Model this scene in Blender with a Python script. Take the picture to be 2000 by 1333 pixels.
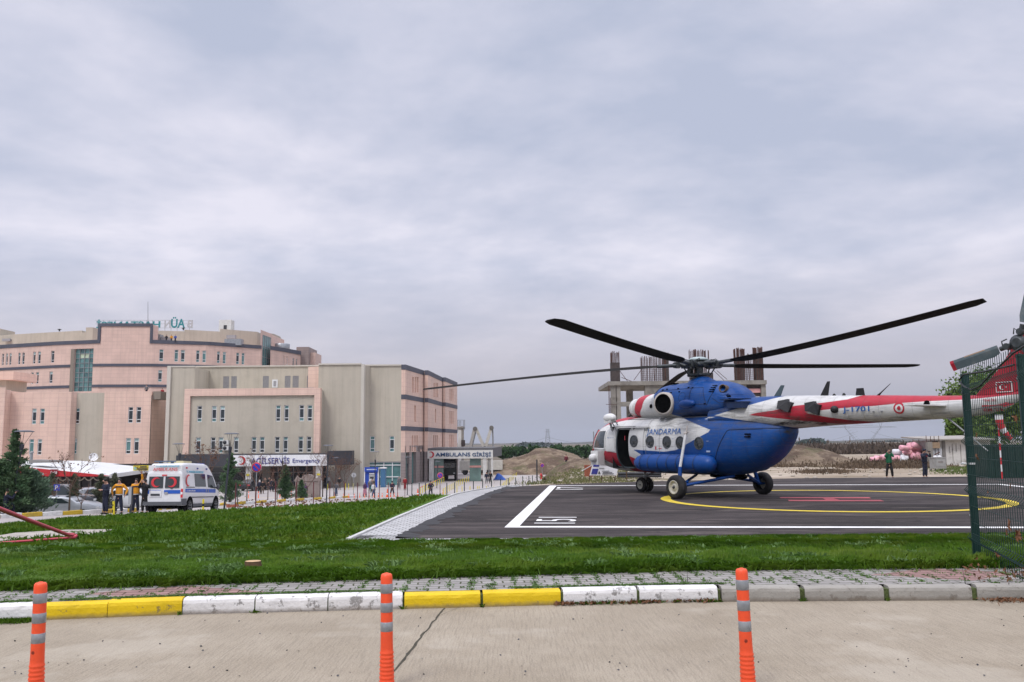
import bpy, math, random
import numpy as np
from mathutils import Vector, Matrix
R=math.radians
random.seed(7); rng=np.random.default_rng(7)
for o in list(bpy.data.objects): bpy.data.objects.remove(o)
scene=bpy.context.scene
C=scene.collection
# ---------------------------------------------------------------- camera
CZ=1.62; FPX=1700.0; HOR=865.0; ROLL=-0.008
PIT=math.atan((HOR-666.5)/FPX)
cp,sp,cr,sr=math.cos(PIT),math.sin(PIT),math.cos(ROLL),math.sin(ROLL)
fw=Vector((0,cp,sp)); U0=Vector((0,-sp,cp)); R0=Vector((1,0,0))
rt=R0*cr+U0*sr; up=R0*(-sr)+U0*cr
cam=bpy.data.cameras.new('camera'); cam.lens=FPX*36/2000; cam.sensor_width=36
cam.clip_start=0.1; cam.clip_end=9000
co=bpy.data.objects.new('camera',cam); C.objects.link(co)
co.matrix_world=Matrix(((rt.x,up.x,-fw.x,0),(rt.y,up.y,-fw.y,0),(rt.z,up.z,-fw.z,CZ),(0,0,0,1)))
scene.camera=co
# ---------------------------------------------------------------- world
W=bpy.data.worlds.new("World"); scene.world=W; W.use_nodes=True
nt=W.node_tree; nt.nodes.clear()
def N(t,**k):
    n=nt.nodes.new(t)
    for a,b in k.items():
        if a in n.inputs: n.inputs[a].default_value=b
        else: setattr(n,a,b)
    return n
def LK(a,b): nt.links.new(a,b)
SUN_EL,SUN_AZ=R(52),R(-150)
out=N('ShaderNodeOutputWorld'); bg=N('ShaderNodeBackground'); bg.inputs['Strength'].default_value=1.0
sky=N('ShaderNodeTexSky',sky_type='NISHITA',sun_disc=False,sun_elevation=SUN_EL,sun_rotation=R(150),dust_density=3.0)
skm=N('ShaderNodeVectorMath',operation='SCALE'); skm.inputs['Scale'].default_value=0.09; LK(sky.outputs[0],skm.inputs[0])
tc=N('ShaderNodeTexCoord'); sep=N('ShaderNodeSeparateXYZ'); LK(tc.outputs['Generated'],sep.inputs[0])
zc=N('ShaderNodeMath',operation='MAXIMUM'); LK(sep.outputs[2],zc.inputs[0]); zc.inputs[1].default_value=0.0
za=N('ShaderNodeMath',operation='ADD'); LK(zc.outputs[0],za.inputs[0]); za.inputs[1].default_value=0.20
dv=N('ShaderNodeVectorMath',operation='DIVIDE'); LK(tc.outputs['Generated'],dv.inputs[0])
cmb=N('ShaderNodeCombineXYZ'); 
for i in range(3): LK(za.outputs[0],cmb.inputs[i])
LK(cmb.outputs[0],dv.inputs[1])
mp=N('ShaderNodeMapping'); LK(dv.outputs[0],mp.inputs[0]); mp.inputs['Scale'].default_value=(1.15,1.35,0); mp.inputs['Rotation'].default_value=(0,0,R(-24)); mp.inputs['Location'].default_value=(3.1,1.7,0)
n1=N('ShaderNodeTexNoise',noise_dimensions='2D'); n1.inputs['Scale'].default_value=0.72; n1.inputs['Detail'].default_value=7; n1.inputs['Roughness'].default_value=0.56; n1.inputs['Distortion'].default_value=0.35; LK(mp.outputs[0],n1.inputs['Vector'])
n2=N('ShaderNodeTexNoise',noise_dimensions='2D'); n2.inputs['Scale'].default_value=2.6; n2.inputs['Detail'].default_value=6; n2.inputs['Roughness'].default_value=0.55; LK(mp.outputs[0],n2.inputs['Vector'])
mxn=N('ShaderNodeMath',operation='MULTIPLY_ADD'); LK(n2.outputs[0],mxn.inputs[0]); mxn.inputs[1].default_value=0.34; 
sc1=N('ShaderNodeMath',operation='MULTIPLY'); LK(n1.outputs[0],sc1.inputs[0]); sc1.inputs[1].default_value=0.66; LK(sc1.outputs[0],mxn.inputs[2])
cr1=N('ShaderNodeValToRGB'); LK(mxn.outputs[0],cr1.inputs[0])
e=cr1.color_ramp.elements; e[0].position=0.37; e[0].color=(0.455,0.495,0.625,1); e[1].position=0.63; e[1].color=(0.75,0.735,0.83,1)
m=cr1.color_ramp.elements.new(0.5); m.color=(0.585,0.60,0.715,1)
# low sky: warmer and paler, then blue-grey murk right over the land
cr2=N('ShaderNodeValToRGB'); LK(sep.outputs[2],cr2.inputs[0])
e=cr2.color_ramp.elements; e[0].position=0.0; e[0].color=(0.345,0.37,0.445,1); e[1].position=0.14; e[1].color=(0.50,0.475,0.535,1)
m=cr2.color_ramp.elements.new(0.035); m.color=(0.375,0.39,0.47,1)
m=cr2.color_ramp.elements.new(0.085); m.color=(0.475,0.45,0.505,1)
fz=N('ShaderNodeMapRange'); LK(sep.outputs[2],fz.inputs[0]); fz.inputs[1].default_value=0.04; fz.inputs[2].default_value=0.20
mx=N('ShaderNodeMix',data_type='RGBA'); LK(fz.outputs[0],mx.inputs[0]); LK(cr2.outputs[0],mx.inputs[6]); LK(cr1.outputs[0],mx.inputs[7])
# an overcast sky is brighter towards the zenith (CIE overcast), above what the photo frames
zb=N('ShaderNodeMapRange'); LK(sep.outputs[2],zb.inputs[0]); zb.inputs[1].default_value=0.52; zb.inputs[2].default_value=1.0; zb.inputs[3].default_value=1.0; zb.inputs[4].default_value=3.2
vm=N('ShaderNodeVectorMath',operation='SCALE'); LK(mx.outputs[2],vm.inputs[0]); LK(zb.outputs[0],vm.inputs['Scale'])
fin=N('ShaderNodeMix',data_type='RGBA'); fin.inputs[0].default_value=0.93; LK(skm.outputs[0],fin.inputs[6]); LK(vm.outputs[0],fin.inputs[7])
LK(fin.outputs[2],bg.inputs[0]); LK(bg.outputs[0],out.inputs[0])
# ---------------------------------------------------------------- sun behind cloud
sl=bpy.data.lights.new('sun','SUN'); sl.energy=1.5; sl.angle=R(16); sl.color=(1,0.965,0.92)
so=bpy.data.objects.new('sun',sl); C.objects.link(so)
sd=Vector((math.cos(SUN_EL)*math.sin(SUN_AZ),math.cos(SUN_EL)*math.cos(SUN_AZ),math.sin(SUN_EL)))
so.rotation_euler=sd.to_track_quat('Z','Y').to_euler()
vs=scene.view_settings; vs.view_transform='Standard'; vs.look='None'; vs.exposure=0.20; vs.gamma=1; vs.use_curve_mapping=False
scene.render.engine='CYCLES'; scene.render.resolution_x=1024; scene.render.resolution_y=682
# ---------------------------------------------------------------- measuring helpers (photo pixel + depth -> place in the world)
def ray(x,y):
    u=x-1000; v=666.5-y
    return rt*u+up*v+fw*FPX
def at(x,y,Y):
    d=ray(x,y); p=d*(Y/d.y); return Vector((p.x,p.y,p.z+CZ))
def onz(x,y,z):
    d=ray(x,y); p=d*((z-CZ)/d.z); return Vector((p.x,p.y,z))
def pl(A,B):
    """vertical plane through ground points A,B: px x -> (X,Y)"""
    A=Vector(A[:2]);B=Vector(B[:2])
    n=Vector((-(B-A).y,(B-A).x))
    def f(px,py=860):
        d=ray(px,py); t=(A@n if False else A.dot(n))/(d.x*n.x+d.y*n.y)
        return d.x*t,d.y*t
    return f
def zat(px,py,X,Y):
    d=ray(px,py); return CZ+d.z*(Y/d.y)
# ---------------------------------------------------------------- mesh builder
class MB:
    def __init__(s): s.v=[];s.f=[];s.m=[];s.sm=[];s.cur=0;s.smooth=False
    def add(s,vs,fs,smooth=None):
        b=len(s.v); s.v+= [tuple(v) for v in vs]
        for f in fs:
            s.f.append(tuple(i+b for i in f)); s.m.append(s.cur); s.sm.append(s.smooth if smooth is None else smooth)
        return s
    def box(s,x0,x1,y0,y1,z0,z1):
        return s.add([(x0,y0,z0),(x1,y0,z0),(x1,y1,z0),(x0,y1,z0),(x0,y0,z1),(x1,y0,z1),(x1,y1,z1),(x0,y1,z1)],
              [(0,3,2,1),(4,5,6,7),(0,1,5,4),(1,2,6,5),(2,3,7,6),(3,0,4,7)],False)
    def ob(s,c,h,rz=0,M=None):
        if M is None: M=Matrix.Rotation(rz,3,'Z')
        c=Vector(c); vs=[]
        for z in(-1,1):
            for x,y in((-1,-1),(1,-1),(1,1),(-1,1)): vs.append(c+M@Vector((x*h[0],y*h[1],z*h[2])))
        return s.add(vs,[(0,3,2,1),(4,5,6,7),(0,1,5,4),(1,2,6,5),(2,3,7,6),(3,0,4,7)],False)
    def bar(s,p,q,w,h):
        p=Vector(p);q=Vector(q);d=(q-p); L=d.length; d=d.normalized()
        a=d.cross(Vector((0,0,1))); 
        if a.length<1e-4:a=Vector((1,0,0))
        a.normalize(); b=d.cross(a)
        M=Matrix((d,a,b)).transposed()
        return s.ob((p+q)/2,(L/2,w/2,h/2),M=M)
    def ring(s,c,M,r,n,ry=None):
        ry=r if ry is None else ry
        return [Vector(c)+M@Vector((r*math.cos(2*math.pi*i/n),ry*math.sin(2*math.pi*i/n),0)) for i in range(n)]
    def loft(s,rings,caps=(True,True),smooth=True,closed=True):
        n=len(rings[0]); b=len(s.v); vs=[v for r in rings for v in r]; fs=[]
        for k in range(len(rings)-1):
            for i in range(n if closed else n-1):
                j=(i+1)%n; fs.append((k*n+i,k*n+j,(k+1)*n+j,(k+1)*n+i))
        s.add(vs,fs,smooth)
        if caps[0]: s.add(rings[0],[tuple(range(n))[::-1]],False)
        if caps[1]: s.add(rings[-1],[tuple(range(n))],False)
        return s
    def tube(s,p,q,r1,r2=None,n=8,caps=True):
        r2=r1 if r2 is None else r2
        p=Vector(p);q=Vector(q); d=(q-p)
        M=d.to_track_quat('Z','Y').to_matrix()
        return s.loft([s.ring(p,M,r1,n),s.ring(q,M,r2,n)],(caps,caps))
    def path(s,pts,rs,n=8,caps=True):
        pts=[Vector(p) for p in pts]
        if not hasattr(rs,'__len__'): rs=[rs]*len(pts)
        rings=[];X=None
        for i,p in enumerate(pts):
            a=pts[max(0,i-1)];b=pts[min(len(pts)-1,i+1)];t=(b-a).normalized()
            if X is None:
                X=t.orthogonal().normalized()
            X=(X-t*X.dot(t)).normalized(); Y=t.cross(X)
            rings.append([p+(X*math.cos(2*math.pi*k/n)+Y*math.sin(2*math.pi*k/n))*rs[i] for k in range(n)])
        return s.loft(rings,(caps,caps))
    def lathe(s,prof,c=(0,0,0),n=20,M=None,caps=(True,True)):
        M=M or Matrix.Identity(3); c=Vector(c)
        return s.loft([[c+M@Vector((r*math.cos(2*math.pi*i/n),r*math.sin(2*math.pi*i/n),z)) for i in range(n)] for r,z in prof],caps)
    def ell(s,c,r,n=12,m=8,M=None):
        M=M or Matrix.Identity(3); c=Vector(c); rings=[]
        for k in range(m+1):
            a=-math.pi/2+math.pi*k/m; q=max(1e-3,math.cos(a))
            rings.append([c+M@Vector((r[0]*q*math.cos(2*math.pi*i/n),r[1]*q*math.sin(2*math.pi*i/n),r[2]*math.sin(a))) for i in range(n)])
        return s.loft(rings)
    def ext(s,pts,vec):
        pts=[Vector(p) for p in pts];vec=Vector(vec);n=len(pts)
        s.add(pts+[p+vec for p in pts],[tuple(range(n))[::-1],tuple(range(n,2*n))]+[(i,(i+1)%n,n+(i+1)%n,n+i) for i in range(n)],False)
        return s
    def quad(s,a,b,c,d): return s.add([a,b,c,d],[(0,1,2,3)],False)
    def build(s,name,mats,parent=None,off=None,fix=True):
        me=bpy.data.meshes.new(name)
        V=np.array(s.v,float).reshape(-1,3)
        if off is not None: V=V-np.array(off)
        me.from_pydata(V.tolist(),[],s.f)
        if not isinstance(mats,(list,tuple)): mats=[mats]
        for m_ in mats: me.materials.append(m_)
        if s.f:
            me.polygons.foreach_set('material_index',s.m); me.polygons.foreach_set('use_smooth',s.sm)
        me.update()
        o=bpy.data.objects.new(name,me); C.objects.link(o)
        if parent is not None: o.parent=parent
        elif off is not None: o.location=off
        return o
def tag(o,label=None,cat=None,group=None,kind=None):
    if label:o['label']=label
    if cat:o['category']=cat
    if group:o['group']=group
    if kind:o['kind']=kind
    return o
def thing(name,label,cat,loc=(0,0,0),rz=0,group=None):
    o=bpy.data.objects.new(name,None); C.objects.link(o); o.empty_display_size=0.1
    o.location=loc; o.rotation_euler=(0,0,rz); return tag(o,label,cat,group)
def copy_tree(o,parent=None):
    c=o.copy(); C.objects.link(c)
    if parent is not None: c.parent=parent
    for ch in list(o.children): copy_tree(ch,c)
    return c
def struct(o): o['kind']='structure'; return o
# ---------------------------------------------------------------- materials
_M={}
def mat(name,col,rough=0.7,metal=0.0,var=0.12,vscale=3.0,bump=0.0,bscale=40.0,spec=0.4,dirt=None,dscale=1.0,damt=0.4,coat=0.0,streak=0):
    if name in _M: return _M[name]
    m=bpy.data.materials.new(name); m.use_nodes=True; t=m.node_tree; b=t.nodes['Principled BSDF']
    b.inputs['Roughness'].default_value=rough; b.inputs['Metallic'].default_value=metal
    b.inputs['Specular IOR Level'].default_value=spec; b.inputs['Coat Weight'].default_value=coat
    tc=t.nodes.new('ShaderNodeTexCoord')
    n=t.nodes.new('ShaderNodeTexNoise'); n.inputs['Scale'].default_value=vscale; n.inputs['Detail'].default_value=5; n.inputs['Roughness'].default_value=.6
    t.links.new(tc.outputs['Object'],n.inputs['Vector'])
    mr=t.nodes.new('ShaderNodeMapRange'); mr.inputs[1].default_value=.3; mr.inputs[2].default_value=.7; mr.inputs[3].default_value=1-var; mr.inputs[4].default_value=1+var
    t.links.new(n.outputs[0],mr.inputs[0])
    sc=t.nodes.new('ShaderNodeVectorMath'); sc.operation='SCALE'; sc.inputs[0].default_value=col[:3]; t.links.new(mr.outputs[0],sc.inputs['Scale'])
    last=sc.outputs[0]
    if dirt is not None:
        n3=t.nodes.new('ShaderNodeTexNoise'); n3.inputs['Scale'].default_value=dscale; n3.inputs['Detail'].default_value=8; n3.inputs['Roughness'].default_value=.7
        t.links.new(tc.outputs['Object'],n3.inputs['Vector'])
        m3=t.nodes.new('ShaderNodeMapRange'); m3.inputs[1].default_value=.5; m3.inputs[2].default_value=.72; m3.inputs[3].default_value=0; m3.inputs[4].default_value=damt; t.links.new(n3.outputs[0],m3.inputs[0])
        x=t.nodes.new('ShaderNodeMix'); x.data_type='RGBA'; t.links.new(m3.outputs[0],x.inputs[0]); t.links.new(last,x.inputs[6]); x.inputs[7].default_value=(*dirt,1); last=x.outputs[2]
    t.links.new(last,b.inputs['Base Color'])
    if streak:
        mp=t.nodes.new('ShaderNodeMapping'); mp.inputs['Scale'].default_value=(1.6,1.6,.07); t.links.new(tc.outputs['Object'],mp.inputs[0])
        n4=t.nodes.new('ShaderNodeTexNoise'); n4.inputs['Scale'].default_value=1.1; n4.inputs['Detail'].default_value=7; n4.inputs['Roughness'].default_value=.7; t.links.new(mp.outputs[0],n4.inputs['Vector'])
        m4=t.nodes.new('ShaderNodeMapRange'); m4.inputs[1].default_value=.46; m4.inputs[2].default_value=.72; m4.inputs[3].default_value=0; m4.inputs[4].default_value=streak; t.links.new(n4.outputs[0],m4.inputs[0])
        x4=t.nodes.new('ShaderNodeMix'); x4.data_type='RGBA'; t.links.new(m4.outputs[0],x4.inputs[0]); t.links.new(last,x4.inputs[6]); x4.inputs[7].default_value=(*[c*.55 for c in col[:3]],1); last=x4.outputs[2]
        t.links.new(last,b.inputs['Base Color'])
    if bump:
        n2=t.nodes.new('ShaderNodeTexNoise'); n2.inputs['Scale'].default_value=bscale; n2.inputs['Detail'].default_value=4; t.links.new(tc.outputs['Object'],n2.inputs['Vector'])
        bp=t.nodes.new('ShaderNodeBump'); bp.inputs['Strength'].default_value=bump; bp.inputs['Distance'].default_value=.02
        t.links.new(n2.outputs[0],bp.inputs['Height']); t.links.new(bp.outputs[0],b.inputs['Normal'])
    _M[name]=m; return m
def tiles(name,col,joint,w=1.2,h=0.6,gap=0.012,rough=.55,var=.05,swap='xz',offset=0.0,col2=None,bump=.3,zoff=0):
    if name in _M: return _M[name]
    m=bpy.data.materials.new(name); m.use_nodes=True; t=m.node_tree; b=t.nodes['Principled BSDF']; b.inputs['Roughness'].default_value=rough
    g=t.nodes.new('ShaderNodeNewGeometry'); sp_=t.nodes.new('ShaderNodeSeparateXYZ'); t.links.new(g.outputs['Position'],sp_.inputs[0])
    cm=t.nodes.new('ShaderNodeCombineXYZ')
    if swap=='xz':
        ad=t.nodes.new('ShaderNodeMath'); ad.operation='ADD'; t.links.new(sp_.outputs[0],ad.inputs[0]); t.links.new(sp_.outputs[1],ad.inputs[1])
        t.links.new(ad.outputs[0],cm.inputs[0]); t.links.new(sp_.outputs[2],cm.inputs[1])
    else:
        t.links.new(sp_.outputs[0],cm.inputs[0]); t.links.new(sp_.outputs[1],cm.inputs[1])
    bk=t.nodes.new('ShaderNodeTexBrick'); t.links.new(cm.outputs[0],bk.inputs['Vector']); bk.inputs['Scale'].default_value=1
    bk.inputs['Brick Width'].default_value=w; bk.inputs['Row Height'].default_value=h; bk.inputs['Mortar Size'].default_value=gap; bk.offset=offset
    bk.inputs['Color1'].default_value=(*[c*(1-var) for c in col],1); bk.inputs['Color2'].default_value=(*[c*(1+var) for c in (col2 or col)],1); bk.inputs['Mortar'].default_value=(*joint,1)
    n=t.nodes.new('ShaderNodeTexNoise'); n.inputs['Scale'].default_value=.35; n.inputs['Detail'].default_value=8; n.inputs['Roughness'].default_value=.65; t.links.new(g.outputs['Position'],n.inputs['Vector'])
    mr=t.nodes.new('ShaderNodeMapRange'); mr.inputs[1].default_value=.3; mr.inputs[2].default_value=.7; mr.inputs[3].default_value=.9; mr.inputs[4].default_value=1.08; t.links.new(n.outputs[0],mr.inputs[0])
    sc=t.nodes.new('ShaderNodeVectorMath'); sc.operation='SCALE'; t.links.new(bk.outputs[0],sc.inputs[0]); t.links.new(mr.outputs[0],sc.inputs['Scale']); mp=t.nodes.new('ShaderNodeMapping'); mp.inputs['Scale'].default_value=(1.4,1.4,.08); t.links.new(g.outputs['Position'],mp.inputs[0]); n4=t.nodes.new('ShaderNodeTexNoise'); n4.inputs['Scale'].default_value=1.0; n4.inputs['Detail'].default_value=7; n4.inputs['Roughness'].default_value=.7; t.links.new(mp.outputs[0],n4.inputs['Vector'])
    m4=t.nodes.new('ShaderNodeMapRange'); m4.inputs[1].default_value=.48; m4.inputs[2].default_value=.75; m4.inputs[3].default_value=0; m4.inputs[4].default_value=.4; t.links.new(n4.outputs[0],m4.inputs[0]); x4=t.nodes.new('ShaderNodeMix'); x4.data_type='RGBA'; t.links.new(m4.outputs[0],x4.inputs[0]); t.links.new(sc.outputs[0],x4.inputs[6]); x4.inputs[7].default_value=(*[c*.6 for c in col],1); t.links.new(x4.outputs[2],b.inputs['Base Color'])
    _M[name]=m; return m
white=mat('white_paint',(.72,.72,.72),.45,var=.05)
black=mat('black_rubber',(.018,.018,.02),.75,var=.2)
dark=mat('dark_metal',(.035,.037,.042),.5,var=.2)
grey=mat('grey_metal',(.28,.29,.30),.45,metal=.3)
def glassy(name,col,rough=.12): return mat(name,col,rough,var=.35,vscale=.6,spec=.8)
gdark=glassy('dark_glass',(.022,.03,.036)); gteal=glassy('teal_glass',(.09,.20,.20),.2); gpale=glassy('pale_blind_glass',(.30,.42,.41),.3); gbrown=glassy('brown_glass',(.06,.05,.045))
# ---------------------------------------------------------------- text
def text(name,body,P,u,v,w,h,mt,parent=None,thick=.01,bold=0.0,font_scale=None,lab=None):
    """lettering fitted in the box P + s*u*w + t*v*h ; u,v unit vectors"""
    cu=bpy.data.curves.new(name,'FONT'); cu.body=body; cu.size=1; cu.offset=bold; cu.extrude=0; cu.resolution_u=3; cu.fill_mode='FRONT'
    to=bpy.data.objects.new(name,cu); C.objects.link(to)
    bpy.context.view_layer.update()
    me=bpy.data.meshes.new_from_object(to.evaluated_get(bpy.context.evaluated_depsgraph_get()))
    bpy.data.objects.remove(to)
    V=np.zeros(len(me.vertices)*3); me.vertices.foreach_get('co',V); V=V.reshape(-1,3)
    x0,y0=V[:,0].min(),V[:,1].min(); sx=w/(V[:,0].max()-x0); sy=h/(V[:,1].max()-y0)
    u=Vector(u);v=Vector(v);nrm=u.cross(v)
    P=Vector(P); polys=[tuple(p.vertices) for p in me.polygons]
    front=[P+u*((a[0]-x0)*sx)+v*((a[1]-y0)*sy)+nrm*thick for a in V]
    mb=MB(); mb.add(front,polys,False)
    bpy.data.meshes.remove(me)
    # side walls from boundary edges so the letters have thickness
    from collections import Counter
    ec=Counter()
    for p in polys:
        for i in range(len(p)): ec[(p[i],p[(i+1)%len(p)])]+=1
    b=len(mb.v); mb.v+=[tuple(Vector(q)-nrm*thick) for q in front]
    for (a,c),_ in list(ec.items()):
        if (c,a) not in ec: mb.f.append((a,b+a,b+c,c)); mb.m.append(0); mb.sm.append(False)
    o=mb.build(name,mt,parent)
    if parent is not None: pass
    return o
def crescent(P,u,v,r,mt,name,parent,inner=.78,shift=.3,thick=.02,open_right=True,n=24):
    """crescent opening towards +u (or -u)"""
    P=Vector(P);u=Vector(u);v=Vector(v); s=1 if open_right else -1
    ri=r*inner; d=r*shift
    # intersection angle
    xi=(d*d+r*r-ri*ri)/(2*d); a0=math.acos(max(-1,min(1,xi/r))); b0=math.acos(max(-1,min(1,(xi-d)/ri)))
    outer=[(r*math.cos(a0+(2*math.pi-2*a0)*i/n),r*math.sin(a0+(2*math.pi-2*a0)*i/n)) for i in range(n+1)]
    inn=[(d+ri*math.cos(b0+(2*math.pi-2*b0)*i/n),ri*math.sin(b0+(2*math.pi-2*b0)*i/n)) for i in range(n+1)]
    mb=MB(); nrm=u.cross(v)
    A=[P+u*(s*x)+v*y+nrm*thick for x,y in outer]; B=[P+u*(s*x)+v*y+nrm*thick for x,y in inn]
    mb.add(A+B,[(i,i+1,n+1+i+1,n+1+i) if s>0 else (i+1,i,n+1+i,n+1+i+1) for i in range(n)],False)
    return mb.build(name,mt,parent)
def shift(o,off):
    o.data.transform(Matrix.Translation(-Vector(off))); return o
def interp(x,xs,ys): return float(np.interp(x,xs,ys))
# ---------------------------------------------------------------- ground heights
def apron(Y): return interp(Y,[-40,9,18.9,30,38,45,70,100,145,250,700,4000],[-.5,-.5,-.95,-1.35,-1.55,-1.83,-3.2,-4.4,-4.35,-4.2,-2.4,-1.5])
def rightz(Y): return interp(Y,[-40,9,18.9,36,47,55,90,400,4000],[-.5,-.5,-.95,-.85,-.62,-.8,-.8,-.9,-1.5])
def xb(Y): return interp(Y,[-40,35,42,60,100,150,250,4000],[-2.4,-2.4,-1.0,1.5,5.5,9.5,40,900])
def gz(X,Y):
    w=1.2+max(0,Y-38)*.07
    t=(X-(xb(Y)-w*.3))/w; t=max(0,min(1,t)); t=t*t*(3-2*t)
    return apron(Y)*(1-t)+rightz(Y)*t
def shader(name,fn,rough=.9,spec=.2):
    if name in _M: return _M[name]
    m=bpy.data.materials.new(name); m.use_nodes=True; t=m.node_tree; b=t.nodes['Principled BSDF']; b.inputs['Roughness'].default_value=rough; b.inputs['Specular IOR Level'].default_value=spec
    g=t.nodes.new('ShaderNodeNewGeometry')
    def nz(scale,det=6,rgh=.6,vec=None,sc3=None):
        n=t.nodes.new('ShaderNodeTexNoise'); n.inputs['Scale'].default_value=scale; n.inputs['Detail'].default_value=det; n.inputs['Roughness'].default_value=rgh
        src=vec or g.outputs['Position']
        if sc3:
            mp=t.nodes.new('ShaderNodeMapping'); mp.inputs['Scale'].default_value=sc3[:3]; 
            if len(sc3)>3: mp.inputs['Rotation'].default_value=(0,0,sc3[3])
            t.links.new(src,mp.inputs[0]); src=mp.outputs[0]
        t.links.new(src,n.inputs['Vector']); return n.outputs[0]
    def rng_(o,a,b_,c=0,d=1):
        r=t.nodes.new('ShaderNodeMapRange'); r.inputs[1].default_value=a; r.inputs[2].default_value=b_; r.inputs[3].default_value=c; r.inputs[4].default_value=d; t.links.new(o,r.inputs[0]); return r.outputs[0]
    def mixc(f,a,b_):
        x=t.nodes.new('ShaderNodeMix'); x.data_type='RGBA'
        if hasattr(f,'links'): t.links.new(f,x.inputs[0])
        else: x.inputs[0].default_value=f
        for k,c in ((6,a),(7,b_)):
            if isinstance(c,tuple): x.inputs[k].default_value=(*c,1)
            else: t.links.new(c,x.inputs[k])
        return x.outputs[2]
    def mth(op,a,b_=0):
        x=t.nodes.new('ShaderNodeMath'); x.operation=op
        for k,c in ((0,a),(1,b_)):
            if isinstance(c,(int,float)): x.inputs[k].default_value=c
            else: t.links.new(c,x.inputs[k])
        return x.outputs[0]
    def bump(h,st,dist=.02):
        bp=t.nodes.new('ShaderNodeBump'); bp.inputs['Strength'].default_value=st; bp.inputs['Distance'].default_value=dist
        t.links.new(h,bp.inputs['Height']); t.links.new(bp.outputs[0],b.inputs['Normal'])
    xyz=t.nodes.new('ShaderNodeSeparateXYZ'); t.links.new(g.outputs['Position'],xyz.inputs[0])
    c=fn(t,g,nz,rng_,mixc,mth,bump,xyz); t.links.new(c,b.inputs['Base Color']); _M[name]=m; return m
def f_dirt(t,g,nz,rg,mix,mt,bump,xyz):
    c=mix(rg(nz(.12,8,.7),.35,.65),(.40,.33,.26),(.52,.46,.38))
    c=mix(rg(nz(.5,8,.75,sc3=(.35,1,1)),.48,.60),c,(.17,.15,.09))
    c=mix(mt('MULTIPLY',rg(nz(.22,8,.7),.50,.60),rg(xyz.outputs[1],50,41)),c,(.10,.13,.04))
    c=mix(mt('MULTIPLY',rg(nz(.06,6,.6),.47,.53),.6),c,(.20,.15,.10))
    c=mix(rg(xyz.outputs[1],120,260),c,(.13,.11,.08))
    bump(nz(6,8,.7),.6,.1); return c
dirtm=shader('dry_dirt',f_dirt)
Ys=[-40,-10,0,5,9]+list(np.arange(10,60,1.0))+list(np.geomspace(60,4500,70)); 
Xs=sorted(set([round(a,2) for a in list(np.arange(-20,24,1.0))+list(np.geomspace(24,3500,36))+list(-np.geomspace(20,3500,38))]))
g=MB(); g.smooth=True
vs=[(x,y,gz(x,y)) for y in Ys for x in Xs]; nx=len(Xs)
g.add(vs,[(j*nx+i,j*nx+i+1,(j+1)*nx+i+1,(j+1)*nx+i) for j in range(len(Ys)-1) for i in range(nx-1)])
struct(g.build('ground',dirtm))
# ---------------------------------------------------------------- rows of the foreground, in photo-measured lines
def street_edge(px): # foot of the kerb
    return onz(px,interp(px,[-400,0,350,1000,1330,1900,2400],[1232,1215,1201,1184.5,1176,1173,1176]),0.0)
def pave_back(px): return onz(px,interp(px,[-400,0,500,1000,1350,1900,2400],[1166,1154,1138,1124,1114,1109,1108]),.15)
PXS=list(range(-400,2500,50))
# street
def f_conc(t,g,nz,rg,mix,mt,bump,xyz):
    c=mix(rg(nz(.9,8,.65),.35,.65),(.275,.232,.172),(.35,.303,.233))
    c=mix(mt('MULTIPLY',rg(nz(2.2,9,.75),.52,.70),.35),c,(.26,.22,.17))
    st=nz(60,3,.6,sc3=(1,.05,1,.35)); c=mix(mt('MULTIPLY',rg(st,.48,.62),.42),c,(.20,.17,.13))
    sp=nz(70,5,.8); c=mix(mt('MULTIPLY',rg(sp,.52,.62),.62),c,(.13,.11,.085)); c=mix(mt('MULTIPLY',rg(nz(85,3,.6,sc3=(1,1,1,.7)),.56,.66),.4),c,(.50,.46,.38))
    c=mix(mt('MULTIPLY',rg(nz(.5,5,.6),.55,.62),.35),c,(.44,.40,.33))
    bump(mt('ADD',mt('MULTIPLY',st,1.0),mt('MULTIPLY',nz(110,4,.6),.7)),.55,.012); return c
concm=shader('brushed_concrete',f_conc,.85)
g=MB()
e=[street_edge(px) for px in PXS]
for a,b in zip(e,e[1:]): g.quad((a.x*1.0,-8,0),(b.x,-8,0),(b.x,b.y,0),(a.x,a.y,0))
struct(g.build('street',concm))
# joint in the slab
jm=mat('joint_dirt',(.05,.045,.03),.95,var=.4,vscale=20)
g=MB(); P0=onz(868,1188,.004); P1=onz(778,1300,.004); D_=(P1-P0).normalized(); n_=Vector((-D_.y,D_.x,0))
pts=[P0+D_*t for t in np.linspace(0,5.5,60)]
wl=[.006+.007*random.random() for _ in pts]; jj=[n_*(random.gauss(0,.004)) for _ in pts]
for i in range(len(pts)-1): g.quad(pts[i]+jj[i]-n_*wl[i],pts[i+1]+jj[i+1]-n_*wl[i+1],pts[i+1]+jj[i+1]+n_*wl[i+1],pts[i]+jj[i]+n_*wl[i])
P2=onz(898,1186,.004);P3=onz(857,1203,.004)
g.quad(P2,P3,P3+Vector((.0,.008,0)),P2+Vector((0,.008,0)))
struct(g.build('slab_joint',jm))
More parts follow.
